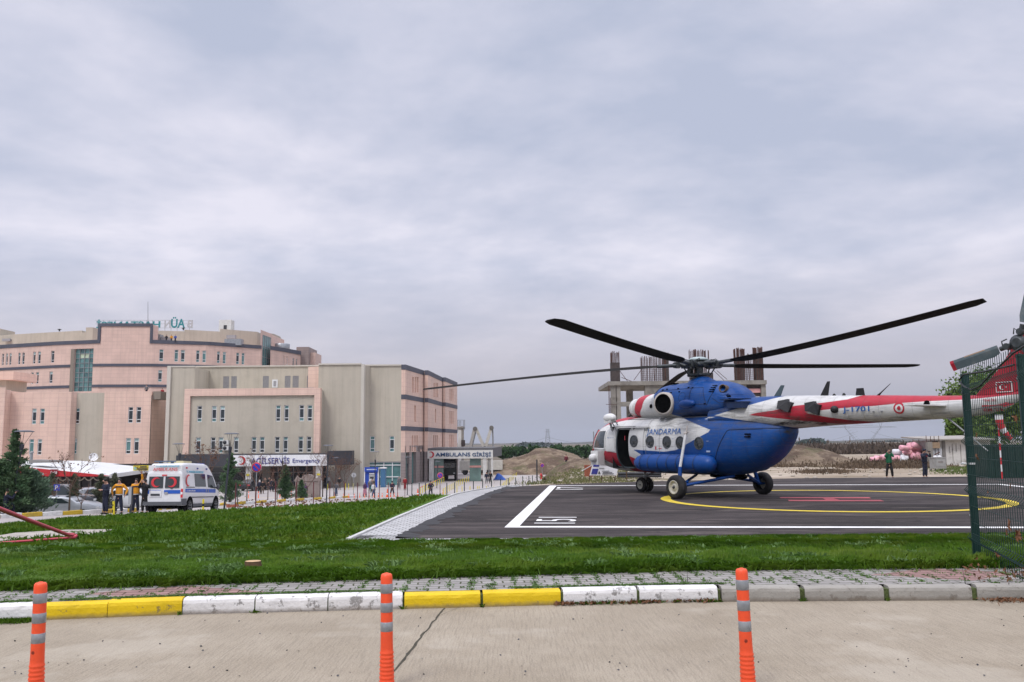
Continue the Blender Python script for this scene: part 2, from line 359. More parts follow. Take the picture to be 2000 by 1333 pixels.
# kerb stones with real gaps; paint by stone
kw=.15
def f_kerb(base,wear,amt,thr):
    def f(t,g,nz,rg,mix,mt,bump,xyz):
        c=mix(rg(nz(1.5,6,.6),.3,.7),tuple(x*.9 for x in base),tuple(min(.85,x*1.06) for x in base))
        c=mix(mt('MULTIPLY',rg(nz(7,9,.72),thr-.012,thr+.03),amt),c,wear)
        c=mix(mt('MULTIPLY',rg(mt('ADD',xyz.outputs[2],mt('MULTIPLY',nz(9,6,.7),-.06)),.02,-.02),.75),c,(.15,.12,.09)); c=mix(mt('MULTIPLY',rg(nz(2.5,8,.75,sc3=(1,1,3)),.52,.68),.35),c,tuple(x*.45 for x in base))
        bump(nz(30,5,.6),.4,.02); return c
    return f
kyel=shader('yellow_kerb_paint',f_kerb((.66,.46,.012),(.16,.13,.07),.8,.625),.5); kwhi=shader('white_kerb_paint',f_kerb((.70,.69,.68),(.17,.16,.15),.8,.57),.6); kgry=shader('bare_kerb_concrete',f_kerb((.31,.295,.265),(.16,.14,.12),.7,.58),.85)
moss=mat('moss_in_gaps',(.07,.09,.03),1,var=.5,vscale=40)
edges_px=[-330,-190,-70,66,209,355,497,640,787,941,1098,1247,1405,1568,1733,1905,2080,2260]
cols=[2,2,1,0,0,1,1,1,0,0,1,1,2,2,2,2,2]; # 0 yellow 1 white 2 grey
cols[0]=cols[1]=1
g=MB(); random.seed(11)
for i,(a,b) in enumerate(zip(edges_px,edges_px[1:])):
    c=cols[i]; g.cur=c; gap=.006 if c else .003
    if c==2: gap=.028
    if i in (8,9,10,11): gap=.014
    A=street_edge(a);B=street_edge(b); d=(B-A); L=d.length; d.normalize(); n=Vector((-d.y,d.x,0))
    dz=random.gauss(0,.003); dn=random.gauss(0,.004)
    m=10; rings=[]
    for k in range(m+1):
        s=gap+(L-2*gap)*k/m; q=A+d*s+n*dn; w=random.gauss(0,.0012)
        rings.append([q+n*0+Vector((0,0,-.05)),q+n*(.004+w)+Vector((0,0,.10+dz)),q+n*.013+Vector((0,0,.128+dz+w)),q+n*.035+Vector((0,0,.142+dz+w)),q+n*.06+Vector((0,0,.146+dz)),q+n*kw+Vector((0,0,.146+dz)),q+n*kw+Vector((0,0,-.05))])
    g.loft(rings,(True,True),smooth=False,closed=False)
    g.cur=3; q=B-d*gap
    g.ob(q+d*gap+n*.09+Vector((0,0,.055)),(gap+.004,.07,.06),rz=math.atan2(d.y,d.x))
struct(g.build('kerb',[kyel,kwhi,kgry,moss]))
# pavement of interlocking pavers
def f_pave(t,g,nz,rg,mix,mt,bump,xyz):
    mp=t.nodes.new('ShaderNodeMapping'); mp.inputs['Rotation'].default_value=(0,0,R(-4)); t.links.new(g.outputs['Position'],mp.inputs[0])
    wv=t.nodes.new('ShaderNodeTexNoise'); wv.inputs['Scale'].default_value=9; t.links.new(mp.outputs[0],wv.inputs['Vector'])
    ad=t.nodes.new('ShaderNodeVectorMath'); ad.operation='MULTIPLY_ADD'; t.links.new(wv.outputs['Color'],ad.inputs[0]); ad.inputs[1].default_value=(.035,.035,0); t.links.new(mp.outputs[0],ad.inputs[2])
    bk=t.nodes.new('ShaderNodeTexBrick'); t.links.new(ad.outputs[0],bk.inputs['Vector']); bk.inputs['Scale'].default_value=1; bk.inputs['Brick Width'].default_value=.225; bk.inputs['Row Height'].default_value=.135; bk.inputs['Mortar Size'].default_value=.010; bk.inputs['Mortar Smooth'].default_value=.3; bk.offset=.5
    bk.inputs['Color1'].default_value=(.265,.25,.235,1); bk.inputs['Color2'].default_value=(.335,.32,.305,1); bk.inputs['Mortar'].default_value=(.055,.06,.03,1)
    c=mix(rg(nz(1.1,7,.65),.3,.7),(1,1,1),(1,1,1))
    m2=t.nodes.new('ShaderNodeMix'); m2.data_type='RGBA'; m2.blend_type='MULTIPLY'; m2.inputs[0].default_value=1
    t.links.new(bk.outputs[0],m2.inputs[6]); 
    t.links.new(mix(rg(nz(4,8,.7),.3,.7),(.72,.72,.72),(1.05,1.05,1.05)),m2.inputs[7]); c=m2.outputs[2]
    # red pavers in rhombs along the walk
    def rhomb(cx,cy,hx,hy):
        a=mt('DIVIDE',mt('ABSOLUTE',mt('SUBTRACT',xyz.outputs[0],cx)),hx); b=mt('DIVIDE',mt('ABSOLUTE',mt('SUBTRACT',xyz.outputs[1],cy)),hy)
        return rg(mt('ADD',mt('ADD',a,b),mt('MULTIPLY',nz(8,2,.5),.35)),1.22,1.10)
    tot=None
    for (px,py,hx,hy) in RH:
        q=onz(px,py,.15); r=rhomb(q.x,q.y,hx,hy); tot=r if tot is None else mt('MAXIMUM',tot,r)
    m3=t.nodes.new('ShaderNodeMix'); m3.data_type='RGBA'; m3.blend_type='MULTIPLY'; t.links.new(mt('MULTIPLY',tot,.9),m3.inputs[0]); t.links.new(c,m3.inputs[6]); m3.inputs[7].default_value=(1.0,.62,.60,1)
    bump(bk.outputs['Fac'],-.5,.01); return m3.outputs[2]
RH=[(345,1157,.95,.42),(1855,1121,.85,.45)]
pavm=shader('concrete_pavers',f_pave)
g=MB()
for a,b in zip(PXS,PXS[1:]):
    A=street_edge(a);B=street_edge(b); d=(B-A).normalized(); n=Vector((-d.y,d.x,0))
    A=A+n*(kw-.01);B=B+n*(kw-.01); c=pave_back(b);d2=pave_back(a)
    g.quad((A.x,A.y,.143),(B.x,B.y,.143),(c.x,c.y+.25,.15),(d2.x,d2.y+.25,.15))
struct(g.build('pavement',pavm))
# ---------------------------------------------------------------- helipad
ZP=-.43; PSI=-.0955; PC=Vector((10.99,30.81)); A_=10.28
ca,sa=math.cos(PSI),math.sin(PSI)
def padw(u,v,z=0.0): return Vector((PC.x+ca*u-sa*v,PC.y+sa*u+ca*v,ZP+z))
def padl(X,Y): d=Vector((X,Y))-PC; return ca*d.x+sa*d.y,-sa*d.x+ca*d.y
def f_asph(t,g,nz,rg,mix,mt,bump,xyz):
    c=mix(rg(nz(.35,7,.6,sc3=(.5,1,1)),.35,.65),(.030,.026,.026),(.062,.053,.052))
    c=mix(mt('MULTIPLY',rg(nz(1.1,9,.75,sc3=(.22,1.2,1,.12)),.50,.64),.8),c,(.125,.105,.10))
    c=mix(mt('MULTIPLY',rg(nz(90,3,.6),.55,.75),.5),c,(.13,.125,.12))
    c=mix(mt('MULTIPLY',rg(nz(.5,5,.6,sc3=(.3,1.5,1)),.56,.66),.6),c,(.022,.021,.022))
    c=mix(mt('MULTIPLY',rg(nz(.9,4,.5,sc3=(.06,2.2,1,.25)),.56,.64),.45),c,(.018,.017,.017)); c=mix(mt('MULTIPLY',rg(nz(1.3,6,.7,sc3=(.3,.9,1,-.5)),.56,.66),.55),c,(.135,.115,.105)); c=mix(mt('MULTIPLY',rg(nz(2.2,3,.5),.66,.72),.6),c,(.014,.013,.014))
    bump(nz(70,5,.7),.5,.02); return c
asph=shader('asphalt',f_asph,.95,.12)
# asphalt slab outline (photo-traced on the pad level)
al=[onz(772,1051.5,ZP)]
def stripL(t): # inner (asphalt) edge on the left side
    xs=[772,800,850,900,950,990]; ys=[1051.5,1036,1013,988,966,951.5]; return onz(interp(t,[0,1],[772,990]),interp(interp(t,[0,1],[772,990]),xs,ys),ZP)
random.seed(3)
Lp=[stripL(t) for t in np.linspace(0,1,60)]
Lp=[p+Vector((random.gauss(0,.035),0,0)) for p in Lp]
far=[onz(1100,946,ZP),onz(1250,941,ZP),onz(1560,934.5,ZP),onz(1950,930.5,ZP),onz(2300,930,ZP)]
near=[onz(2300,1047,ZP),onz(1900,1047,ZP),onz(1500,1049,ZP),onz(1000,1051.5,ZP)]
out=Lp+far+near
g=MB(); g.add([(p.x,p.y,ZP) for p in out],[tuple(range(len(out)))[::-1]],False)
g.add([(p.x,p.y,ZP) for p in out]+[(p.x,p.y,ZP-.3) for p in out],[(i,(i+1)%len(out),len(out)+(i+1)%len(out),len(out)+i) for i in range(len(out))],False)
struct(g.build('helipad_asphalt',asph))
# tar-dark lip along the ragged edge
g=MB(); pitch=mat('fresh_bitumen',(.022,.021,.022),.7,var=.3,vscale=8)
for i in range(len(Lp)-1):
    w0=.35+.12*math.sin(i*.9)+.08*math.sin(i*2.3); w1=.35+.12*math.sin((i+1)*.9)+.08*math.sin((i+1)*2.3)
    a,b=Lp[i],Lp[i+1]; g.quad((a.x,a.y,ZP+.035),(a.x+w0,a.y,ZP+.004),(b.x+w1,b.y,ZP+.004),(b.x,b.y,ZP+.035)); g.quad((a.x,a.y,ZP+.035),(b.x,b.y,ZP+.035),(b.x,b.y,ZP-.1),(a.x,a.y,ZP-.1))
struct(g.build('asphalt_edge',pitch))
# paver strip round the pad
def f_strip(t,g,nz,rg,mix,mt,bump,xyz):
    mp=t.nodes.new('ShaderNodeMapping'); mp.inputs['Rotation'].default_value=(0,0,-PSI); t.links.new(g.outputs['Position'],mp.inputs[0])
    bk=t.nodes.new('ShaderNodeTexBrick'); t.links.new(mp.outputs[0],bk.inputs['Vector']); bk.inputs['Scale'].default_value=1; bk.inputs['Brick Width'].default_value=.24; bk.inputs['Row Height'].default_value=.2; bk.inputs['Mortar Size'].default_value=.014; bk.offset=.5
    bk.inputs['Color1'].default_value=(.38,.38,.38,1); bk.inputs['Color2'].default_value=(.48,.48,.48,1); bk.inputs['Mortar'].default_value=(.10,.10,.09,1)
    c=mix(mt('MULTIPLY',rg(nz(1.5,8,.7),.5,.7),.4),bk.outputs[0],(.25,.24,.22)); bump(bk.outputs['Fac'],-.4,.01); return c
stripm=shader('light_pavers',f_strip)
def outer(t): 
    px=interp(t,[0,1],[680,1015]); return onz(px,interp(px,[680,720,780,850,890,930,985,1015],[1055,1037,1010,981,965.5,958,950,949]),ZP-.006)
g=MB(); ts=np.linspace(0,1,40); O_=[outer(t) for t in ts]; I_=[stripL(t)+Vector((.6,0,-.006)) for t in ts]
for i in range(39): g.quad(O_[i],I_[i],I_[i+1],O_[i+1]) 
for i in range(39): a,b=O_[i],O_[i+1]; g.quad(b+Vector((0,0,-.25)),a+Vector((0,0,-.25)),a,b)
fr=[onz(p,interp(p,[680,1000,1360,1900,2300],[1060,1058,1053.5,1049.5,1049.5]),ZP-.006) for p in range(680,2301,60)]
bk_=[onz(p,1046,ZP-.006) for p in range(680,2301,60)]
for i in range(len(fr)-1): g.quad(fr[i],fr[i+1],bk_[i+1],bk_[i])
struct(g.build('paver_strip',stripm))
# edging stones of the strip
g=MB()
for i in range(39):
    a,b=O_[i],O_[i+1]; d=(b-a); L=d.length; q=(a+b)/2; g.ob(q+Vector((0,0,.01)),(L/2-.006,.05,.03),rz=math.atan2(d.y,d.x))
struct(g.build('strip_edging',mat('edging_concrete',(.48,.48,.47),.9,var=.15)))
# markings
mw=mat('white_marking',(.74,.74,.72),.7,var=.06,vscale=2,dirt=(.35,.34,.33),dscale=3,damt=.35); my=mat('yellow_marking',(.66,.50,.035),.7,var=.08,dirt=(.2,.17,.08),dscale=2,damt=.35); mred=mat('red_marking',(.42,.085,.10),.85,var=.1,dirt=(.2,.07,.07),dscale=4,damt=.5)
g=MB(); wl=.34; z=.004
def rect(g,u0,u1,v0,v1,z=.004,n=1): g.quad(padw(u0,v0,z),padw(u1,v0,z),padw(u1,v1,z),padw(u0,v1,z))
a=A_
for (u0,u1,v0,v1) in ((-a,a,-a,-a+wl),(-a,a,a-wl,a),(-a,-a+wl,-a+wl,a-wl),(a-wl,a,-a+wl,a-wl)): rect(g,u0,u1,v0,v1)
struct(g.build('pad_border_line',mw))
g=MB(); r1=5.77; r0=r1-.36; n=160
for i in range(n):
    t0,t1=2*math.pi*i/n,2*math.pi*(i+1)/n
    g.quad(padw(r0*math.cos(t0),r0*math.sin(t0),.008),padw(r1*math.cos(t0),r1*math.sin(t0),.008),padw(r1*math.cos(t1),r1*math.sin(t1),.008),padw(r0*math.cos(t1),r0*math.sin(t1),.008))
struct(g.build('pad_circle_line',my))
# the H (lies on its side seen from the lens), traced at pad level
g=MB()
def q4(g,pts,z=.008): g.add([Vector(onz(x,y,ZP))+Vector((0,0,z)) for x,y in pts],[(0,1,2,3)],False)
q4(g,[(1525,973.8),(1702,974.2),(1697,972),(1522,971.8)]); q4(g,[(1541,979.5),(1727,979.8),(1720,977.2),(1539,977.2)]); q4(g,[(1613,977.2),(1641,977.4),(1628,974),(1606,973.8)])
struct(g.build('landing_letter',mred))
def txt_pad(name,body,corner,u,v,w,h,m):
    o=text(name,body,Vector(corner)+Vector((0,0,.010)),u,v,w,h,m,thick=.0); struct(o); return o
# "151" reads with its feet to the left: baseline runs away from the lens
ua=Vector((-sa,ca,0)); va=Vector((ca,sa,0))
q0=onz(1045,1024.5,ZP); q1=onz(1052,1011,ZP)
o=text('pad_numerals','151',onz(1124,1023.5,ZP)+Vector((0,0,.010)),ua,-va,1.9,1.05,mw,thick=0.0,bold=.0); struct(o)
o=text('pad_numerals','17',onz(1139,957,ZP)+Vector((0,0,.010)),ua,-va,2.1,1.2,mw,thick=0.0); struct(o)
# ---------------------------------------------------------------- lawn
def row1(px):
    if px>=680: return onz(px,interp(px,[680,1000,1360,1900,2400],[1059.5,1057.5,1053,1049,1049]),ZP-.01)
    p=at(px,interp(px,[-500,0,680],[1062,1060,1059.5]),interp(px,[-500,0,680],[19.2,19,18.6])); return Vector((p.x,p.y,interp(px,[-500,0,680],[-.47,-.46,ZP-.01])))
def row2(px): # far lip of the left lawn
    Y=interp(px,[-500,0,160,290,440,600,740,900],[24,31,35,38,38,36,36,35.7]); return at(px,interp(px,[-500,0,160,250,290,440,600,740,800,890],[1080,1030,1013,1008,1005.5,998,990,979,972.5,965.5]),Y)
LX=list(range(-500,681,20))+list(range(700,2401,50))
def f_soil(t,g,nz,rg,mix,mt,bump,xyz):
    c=mix(rg(nz(1.2,7,.7),.35,.65),(.042,.098,.006),(.085,.165,.012)); c=mix(mt('MULTIPLY',rg(nz(.35,5,.6),.45,.60),.7),c,(.12,.20,.03))
    c=mix(mt('MULTIPLY',rg(nz(9,7,.8),.48,.62),.6),c,(.02,.07,.008)); bump(nz(20,8,.8),.9,.05); return c
soil=shader('lawn_turf',f_soil)
def lawnA(px,t):
    a=pave_back(px); b=row1(px); p=a.lerp(b,t); p.z=.15+(b.z-.15)*t+.05*math.sin(t*math.pi)+ (.02 if 0<t<1 else 0); return p
def lawnB(px,t):
    """px -500..680; the far edge reaches to x 890"""
    s=(px+500)/1180; a=row1(px); px2=-500+s*1390; b=row2(px2)
    if px>=679: 
        b=outer((886-680)/335); 
    p=a.lerp(b,t); p.z+=.10*math.sin(t*math.pi)*(1 if px<600 else (680-px)/80)
    return p
g=MB(); g.smooth=True; NT=10
vs=[];
for j in range(NT+1):
    for px in LX: vs.append(lawnA(px,j/NT))
n=len(LX); g.add(vs,[(j*n+i,j*n+i+1,(j+1)*n+i+1,(j+1)*n+i) for j in range(NT) for i in range(n-1)])
# bank between the left band and the strip follows the strip edge itself
LB=list(range(-500,681,20)); NTb=16
def lb(px,t):
    if px<=400: return lawnB(px,t)
    p=lawnB(400,t); q=outer(.62*t); w=(px-400)/280
    e=p.lerp(Vector((q.x,q.y,q.z-.01)),w); l0=row1(400).lerp(outer(0),w); e=e+(row1(px)-l0)*(1-t)
    # keep the row2 lip in profile between
    if t>0:
        pe=row2(-500+(px+500)/1180*1390); 
        e2=row1(px).lerp(pe,t); f=max(0,(t-.75)/.25)
        e=e.lerp(e2,f)
    return e
vs=[lb(px,j/NTb) for j in range(NTb+1) for px in LB]; n=len(LB)
g.add(vs,[(j*n+i,j*n+i+1,(j+1)*n+i+1,(j+1)*n+i) for j in range(NTb) for i in range(n-1)])
# far lip drops to the road
lip=[lb(px,1) for px in LB]; vs=lip+[Vector((p.x+.1,p.y+.5,min(p.z-.1,apron(p.y)+.0))) for p in lip]+[Vector((p.x+.2,p.y+1.6,apron(p.y+1.6)-.05)) for p in lip]
g.add(vs,[(j*n+i,j*n+i+1,(j+1)*n+i+1,(j+1)*n+i) for j in range(2) for i in range(n-1)])
struct(g.build('lawn',soil))
# ---------------------------------------------------------------- parking apron and drive
def f_apron(t,g,nz,rg,mix,mt,bump,xyz):
    c=mix(rg(nz(.15,7,.65),.35,.65),(.31,.285,.27),(.38,.355,.34)); c=mix(mt('MULTIPLY',rg(nz(.8,8,.7,sc3=(.4,1,1)),.5,.7),.35),c,(.30,.27,.25)); return c
apm=shader('pale_concrete',f_apron,.85)
g=MB(); g.smooth=True
ys=[24,28,30,33,36,38,42,45,50,55,60,66,72,80,90,100,110,120,130,140,150,165,180]
# between the lawn lip (left) and xb-line (right)
rows=[]
for y in ys:
    xr=xb(y)-(1.2+max(0,y-38)*.07)*.42; xl=-75-y*.3
    rows.append([(xl+(xr-xl)*k/30,y,gz(xl+(xr-xl)*k/30,y)+.03) for k in range(31)])
g.add([p for r in rows for p in r],[(j*31+i,j*31+i+1,(j+1)*31+i+1,(j+1)*31+i) for j in range(len(ys)-1) for i in range(30)])
struct(g.build('parking_apron',apm))
# striped kerb across the road
KP=[(0,40.0,-200),(209,45.6,0),(290,50,0),(444,72,0),(532,80,0),(620,89,0),(700,100,0)]
def kline(px): return at(px,interp(px,[-60,0,209,290,444,532,620,700],[1017,1013,1000,995,985,980,975,970]),interp(px,[-60,0,209,290,444,532,620,700],[39,40,45.6,50,72,80,89,100]))
pts=[kline(p) for p in np.linspace(-60,700,300)]
L=[0]
for a,b in zip(pts,pts[1:]): L.append(L[-1]+(b-a).length)
def kat(s): 
    i=min(len(L)-2,max(0,int(np.searchsorted(L,s))-1)); t=(s-L[i])/(L[i+1]-L[i]); p=pts[i].lerp(pts[i+1],t); p.z=apron(p.y)+.03; return p
g=MB(); s=0;k=0
farW=mat('white_kerb_far',(.68,.68,.66),.7,dirt=(.2,.19,.17),dscale=2,damt=.5); farY=mat('yellow_kerb_far',(.55,.37,.03),.7,dirt=(.2,.19,.1),dscale=2,damt=.5)
while s+1<L[-1]:
    st=1.15 if s<16 else 1.9
    a,b=kat(s+.02),kat(min(s+st-.02,L[-1]-.01)); g.cur=k%2; d=b-a
    g.ob((a+b)/2+Vector((0,.1,.09)),(d.length/2,.11,.10),rz=math.atan2(d.y,d.x)); s+=st;k+=1
struct(g.build('striped_kerb',[farY,farW]))
# slab with the hydrant hose on the left lawn
g=MB(); slab=[(-260,1052),(0,1049),(30,1044),(130,1038),(224,1037),(190,1046),(120,1051),(0,1060),(-260,1066)]
def lawnZ(px,py): # lawn height under a photo point
    best=None
    for t in np.linspace(0,1,60):
        p=lb(px,t); q=ray(px,py)
        # compare sight-line height at same depth
        z=CZ+q.z*(p.y/q.y); e=abs(z-p.z)
        if best is None or e<best[0]: best=(e,p.y)
    return at(px,py,best[1])
P=[lawnZ(max(-480,x),y)+Vector((0,0,.04)) for x,y in slab]
g.add(P,[tuple(range(len(P)))[::-1]],False)
n=len(P); g.add(P+[p+Vector((0,0,-.2)) for p in P],[(i,(i+1)%n,n+(i+1)%n,n+i) for i in range(n)],False)
struct(g.build('paved_patch',mat('old_paving',(.36,.33,.29),.95,var=.2,vscale=2,dirt=(.12,.11,.09),dscale=3,damt=.7,bump=.5,bscale=12)))
# ================================================================ buildings
PINK=(.69,.495,.405)
pinkm=tiles('pink_cladding',PINK,(.56,.37,.32),1.25,.62,.020,var=.03)
pinkf=tiles('pink_cladding_far',(.66,.475,.40),(.54,.38,.33),1.9,.75,.025,var=.03)
beige=mat('beige_render',(.46,.42,.345),.9,var=.05,vscale=.25,dirt=(.30,.27,.22),dscale=.35,damt=.35,streak=.35)
beigel=mat('pale_beige_render',(.53,.50,.44),.9,var=.05,vscale=.3)
brownw=mat('shaded_brown_render',(.24,.205,.17),.9,var=.05,vscale=.3)  # darker than the beige: shade of the recessed wall put into the colour
band=mat('slate_band',(.075,.08,.105),.6,var=.12,vscale=.5)
stone=tiles('grey_stone_cladding',(.27,.225,.215),(.17,.14,.135),.9,.45,.02,var=.06)
brick=mat('slot_brown',(.17,.10,.075),.8)
winw=mat('white_window_frame',(.70,.72,.73),.5,var=.04)
louv=mat('grey_louvre',(.30,.30,.31),.6,var=.1)
def facade(mb,fn,u0,u1,z0,z1,holes=(),depth=.25,umax=None,ztop=None):
    """wall skin with reveals. u = photo px measure of the column, z in metres"""
    us={u0,u1};zs={z0,z1}
    for h in holes: us|={h[0],h[1]};zs|={h[2],h[3]}
    us=sorted(us); 
    if umax:
        o=[us[0]]
        for a in us[1:]:
            k=max(1,math.ceil((a-o[-1])/umax)); b=o[-1]
            o+= [b+(a-b)*i/k for i in range(1,k+1)]
        us=o
    zs=sorted(zs)
    def P(u,z,d=0):
        x,y=fn(u); 
        if d:
            x2,y2=fn(u+.5); n=Vector((-(y2-y),x2-x)).normalized(); x+=n.x*d; y+=n.y*d
        return (x,y,z)
    inh=lambda u,z: any(h[0]<u<h[1] and h[2]<z<h[3] for h in holes)
    for a,b in zip(us,us[1:]):
        for c,d in zip(zs,zs[1:]):
            if not inh((a+b)/2,(c+d)/2): mb.quad(P(a,c),P(b,c),P(b,d),P(a,d))
    for h in holes:
        a,b,c,d=h; D=depth
        mb.quad(P(a,c),P(a,c,D),P(a,d,D),P(a,d)); mb.quad(P(b,c,D),P(b,c),P(b,d),P(b,d,D))
        mb.quad(P(a,c),P(b,c),P(b,c,D),P(a,c,D)); mb.quad(P(a,d,D),P(b,d,D),P(b,d),P(a,d))
        mb.quad(P(a,c,D),P(b,c,D),P(b,d,D),P(a,d,D))
def solid(mb,pts,z0,z1):
    """closed body behind a skin, plan polygon"""
    mb.ext([(x,y,z0) for x,y in pts],(0,0,z1-z0))
def window(root,fn,h,depth=.16,top=None,kind=0,arr=(.22,.78),fr=.085,panes=None,name='window'):
    a,b,c,d=h; B=root.location
    def P(u,z,dd): 
        x,y=fn(u); x2,y2=fn(u+.5); n=Vector((-(y2-y),x2-x)).normalized(); return Vector((x+n.x*dd,y+n.y*dd,z))-B
    w=(P(b,c,0)-P(a,c,0)).length; fu=(b-a)*fr/w*1.0; H=d-c
    z1=c+H*arr[0]; z2=c+H*arr[1]
    f=MB()
    def blk(u0,u1,za,zb,d0,d1):
        p=[P(u0,za,d0),P(u1,za,d0),P(u1,za,d1),P(u0,za,d1)]; f.ext(p,(0,0,zb-za))
    blk(a,a+fu,c,d,depth-.06,depth+.02);blk(b-fu,b,c,d,depth-.06,depth+.02)
    for za,zb in ((c,c+fr),(d-fr,d),(z1-fr/2,z1+fr/2),(z2-fr/2,z2+fr/2)): blk(a+fu,b-fu,za,zb,depth-.06,depth+.02)
    o=f.build(name,winw,root)
    g=MB(); ps=panes or [0,0,0]
    for (za,zb),m_ in zip(((c+fr,z1-fr/2),(z1+fr/2,z2-fr/2),(z2+fr/2,d-fr)),ps):
        g.cur=m_; g.quad(P(a+fu,za,depth),P(b-fu,za,depth),P(b-fu,zb,depth),P(a+fu,zb,depth))
    g.build('pane',[gdark,gteal,gpale,gbrown],o)
    return o
def part(mb,name,m,root): return mb.build(name,m,root,off=root.location)
def zrow(fn,px,y): X,Y=fn(px); return zat(px,y,X,Y)
rp=random.Random(5)
def panes():
    r=rp.random(); return [rp.choice([0,0,1,3]),rp.choice([0,0,0,1,3]),rp.choice([2,2,1,0])]
# ---------------------------------------------------------------- emergency block, 125 m away
def lvl(Y): return lambda px,py=0:(at(px,860,Y).x,Y)
gzE=-4.9
root=thing('hospital_building','beige hospital wing with pink framed upper storeys above the emergency entrance','hospital building',(at(560,950,125).x,125,gzE))
EB=root
f0=lvl(125.0); f1=lvl(131.0); f0b=lvl(127.2)
mb=MB()
ztL=zrow(f0,325,718); ztM=zrow(f1,500,717); ztR=zrow(f0,660,713); zt2=zrow(f0b,750,715)
# left slab end and its flank
facade(mb,f0,323,376,gzE,ztL)
xl,xr=f0(323)[0],f0(376)[0]; solid(mb,[(xl,125.02),(xr,125.02),(xr,131),(xl+.5,150),(xl,150)],gzE,ztL-.01)
# set-back upper storey
lou=[(432.3,444),(448.2,459.3),(510.4,522.3),(553.6,565),(569,581),(597.2,609)]
zl0,zl1=zrow(f1,500,758),zrow(f1,500,735)
facade(mb,f1,373,620,zrow(f1,500,775),ztM,[(a,b,zl0,zl1) for a,b in lou],.12)
solid(mb,[(f1(373)[0],131.3),(f1(620)[0],131.3),(f1(620)[0],150),(f1(373)[0],150)],gzE,ztM-.01)
# right slabs
facade(mb,f0,620,705,gzE,ztR); X0,X1=f0(620)[0],f0(705)[0]
solid(mb,[(X0,125.02),(X1,125.02),(X1+.9,127.2),(X1+.9,150),(X0,150)],gzE,ztR-.01)
r1=(852.3,882.8); 
holes=[(722.6,732,zrow(f0b,727,883),zrow(f0b,727,852.3)),(760.9,770.3,zrow(f0b,765,883),zrow(f0b,765,852.3))]
facade(mb,f0b,709,783,zrow(f0b,750,902),zt2,holes); X0,X1=f0b(709)[0],f0b(782.6)[0]
solid(mb,[(X0,127.55),(X1,127.55),(X1,150),(X0,150)],gzE,zt2-.01)
facade(mb,f0b,709,716.6,gzE,zrow(f0b,750,902)); 
part(mb,'wall',beige,root)
mb=MB(); mb.box(f0(323)[0],f0(330)[0],124.7,125,gzE,ztL+.12); mb.box(f0(704)[0],f0(710)[0],124.85,127.1,gzE,ztR+.05)
mb.box(f0(323)[0]-.1,f0(376)[0],124.9,125.4,ztL,ztL+.2); mb.box(f1(373)[0],f1(620)[0],130.8,131.4,ztM,ztM+.2); mb.box(f0(620)[0],f0(704)[0],124.8,125.4,ztR,ztR+.2); mb.box(f0b(710)[0],f0b(783)[0],127.0,127.5,zt2,zt2+.2)
part(mb,'pilaster_and_coping',beigel,root)
mb=MB()
for a,b in lou:
    for k in range(14):
        z=zl0+(zl1-zl0)*(k+.5)/14; mb.ob(((f1(a)[0]+f1(b)[0])/2,131.06,z),((f1(b)[0]-f1(a)[0])/2,.05,.06),M=Matrix.Rotation(R(25),3,'X'))
part(mb,'louvre',louv,root)
# lower volume with the pink frame
f2=lvl(122.6); f3=lvl(122.95)
zT=zrow(f2,490,759)
mb=MB(); zb=zrow(f2,490,773)
mb.box(f2(357)[0],f2(624)[0],122.6,123.6,zb,zT); mb.box(f2(357)[0],f2(368.5)[0],122.6,123.6,gzE,zb); mb.box(f2(612.3)[0],f2(624)[0],122.6,123.6,gzE,zb)
part(mb,'pink_frame',pinkm,root)
w1=[(383.3,392.7),(411.8,421.2),(428,437.5),(537.4,546.8),(553.8,563),(583.2,592.8),(599.3,609)]
w2=[(382.6,392.3),(411.8,421),(427.2,436.6),(456.8,466),(491.4,500.8),(507.3,516.8),(536.9,546.4),(553.2,562.4),(582.7,592.3),(599,608.4)]
hs=[(a,b,zrow(f3,490,823.9),zrow(f3,490,792.5)) for a,b in w1]+[(a,b,zrow(f3,490,884.8),zrow(f3,490,854)) for a,b in w2]
mb=MB(); facade(mb,f3,368.5,612.3,zrow(f3,490,912),zb,hs); mb.box(f2(357)[0]+.1,f2(624)[0]-.1,123.65,131,zrow(f3,490,912),zT-.25)
part(mb,'recessed_wall',beige,root)
for i,h in enumerate(hs): window(root,f3,h,panes=[rp.choice([0,0,1]),rp.choice([0,0,0,3,1 if i in(10,) else 0]),rp.choice([2,1,0,2]) if i<3 or i in(7,9,10,11) else rp.choice([0,1])])
for h in holes: window(root,f0b,h,panes=[1,1 if h[0]<740 else 0,1])
# glazed ground floor corner
gz0,gz1=zrow(f0b,750,951),zrow(f0b,750,902.5); us=np.linspace(716.6,783,5)
mb=MB(); mb.quad((f0b(716.6)[0],127.5,gzE),(f0b(783)[0],127.5,gzE),(f0b(783)[0],127.5,gz1),(f0b(716.6)[0],127.5,gz1)); cw=part(mb,'curtain_glass',gteal,root)
mb=MB()
for u in us: x=f0b(u)[0]; mb.box(x-.05,x+.05,127.35,127.5,gzE,gz1)
for y in (903,909,932): z=zrow(f0b,750,y); mb.box(f0b(716.6)[0],f0b(783)[0],127.33,127.48,z-.06,z+.06)
mb.build('mullion',winw,cw,off=root.location)
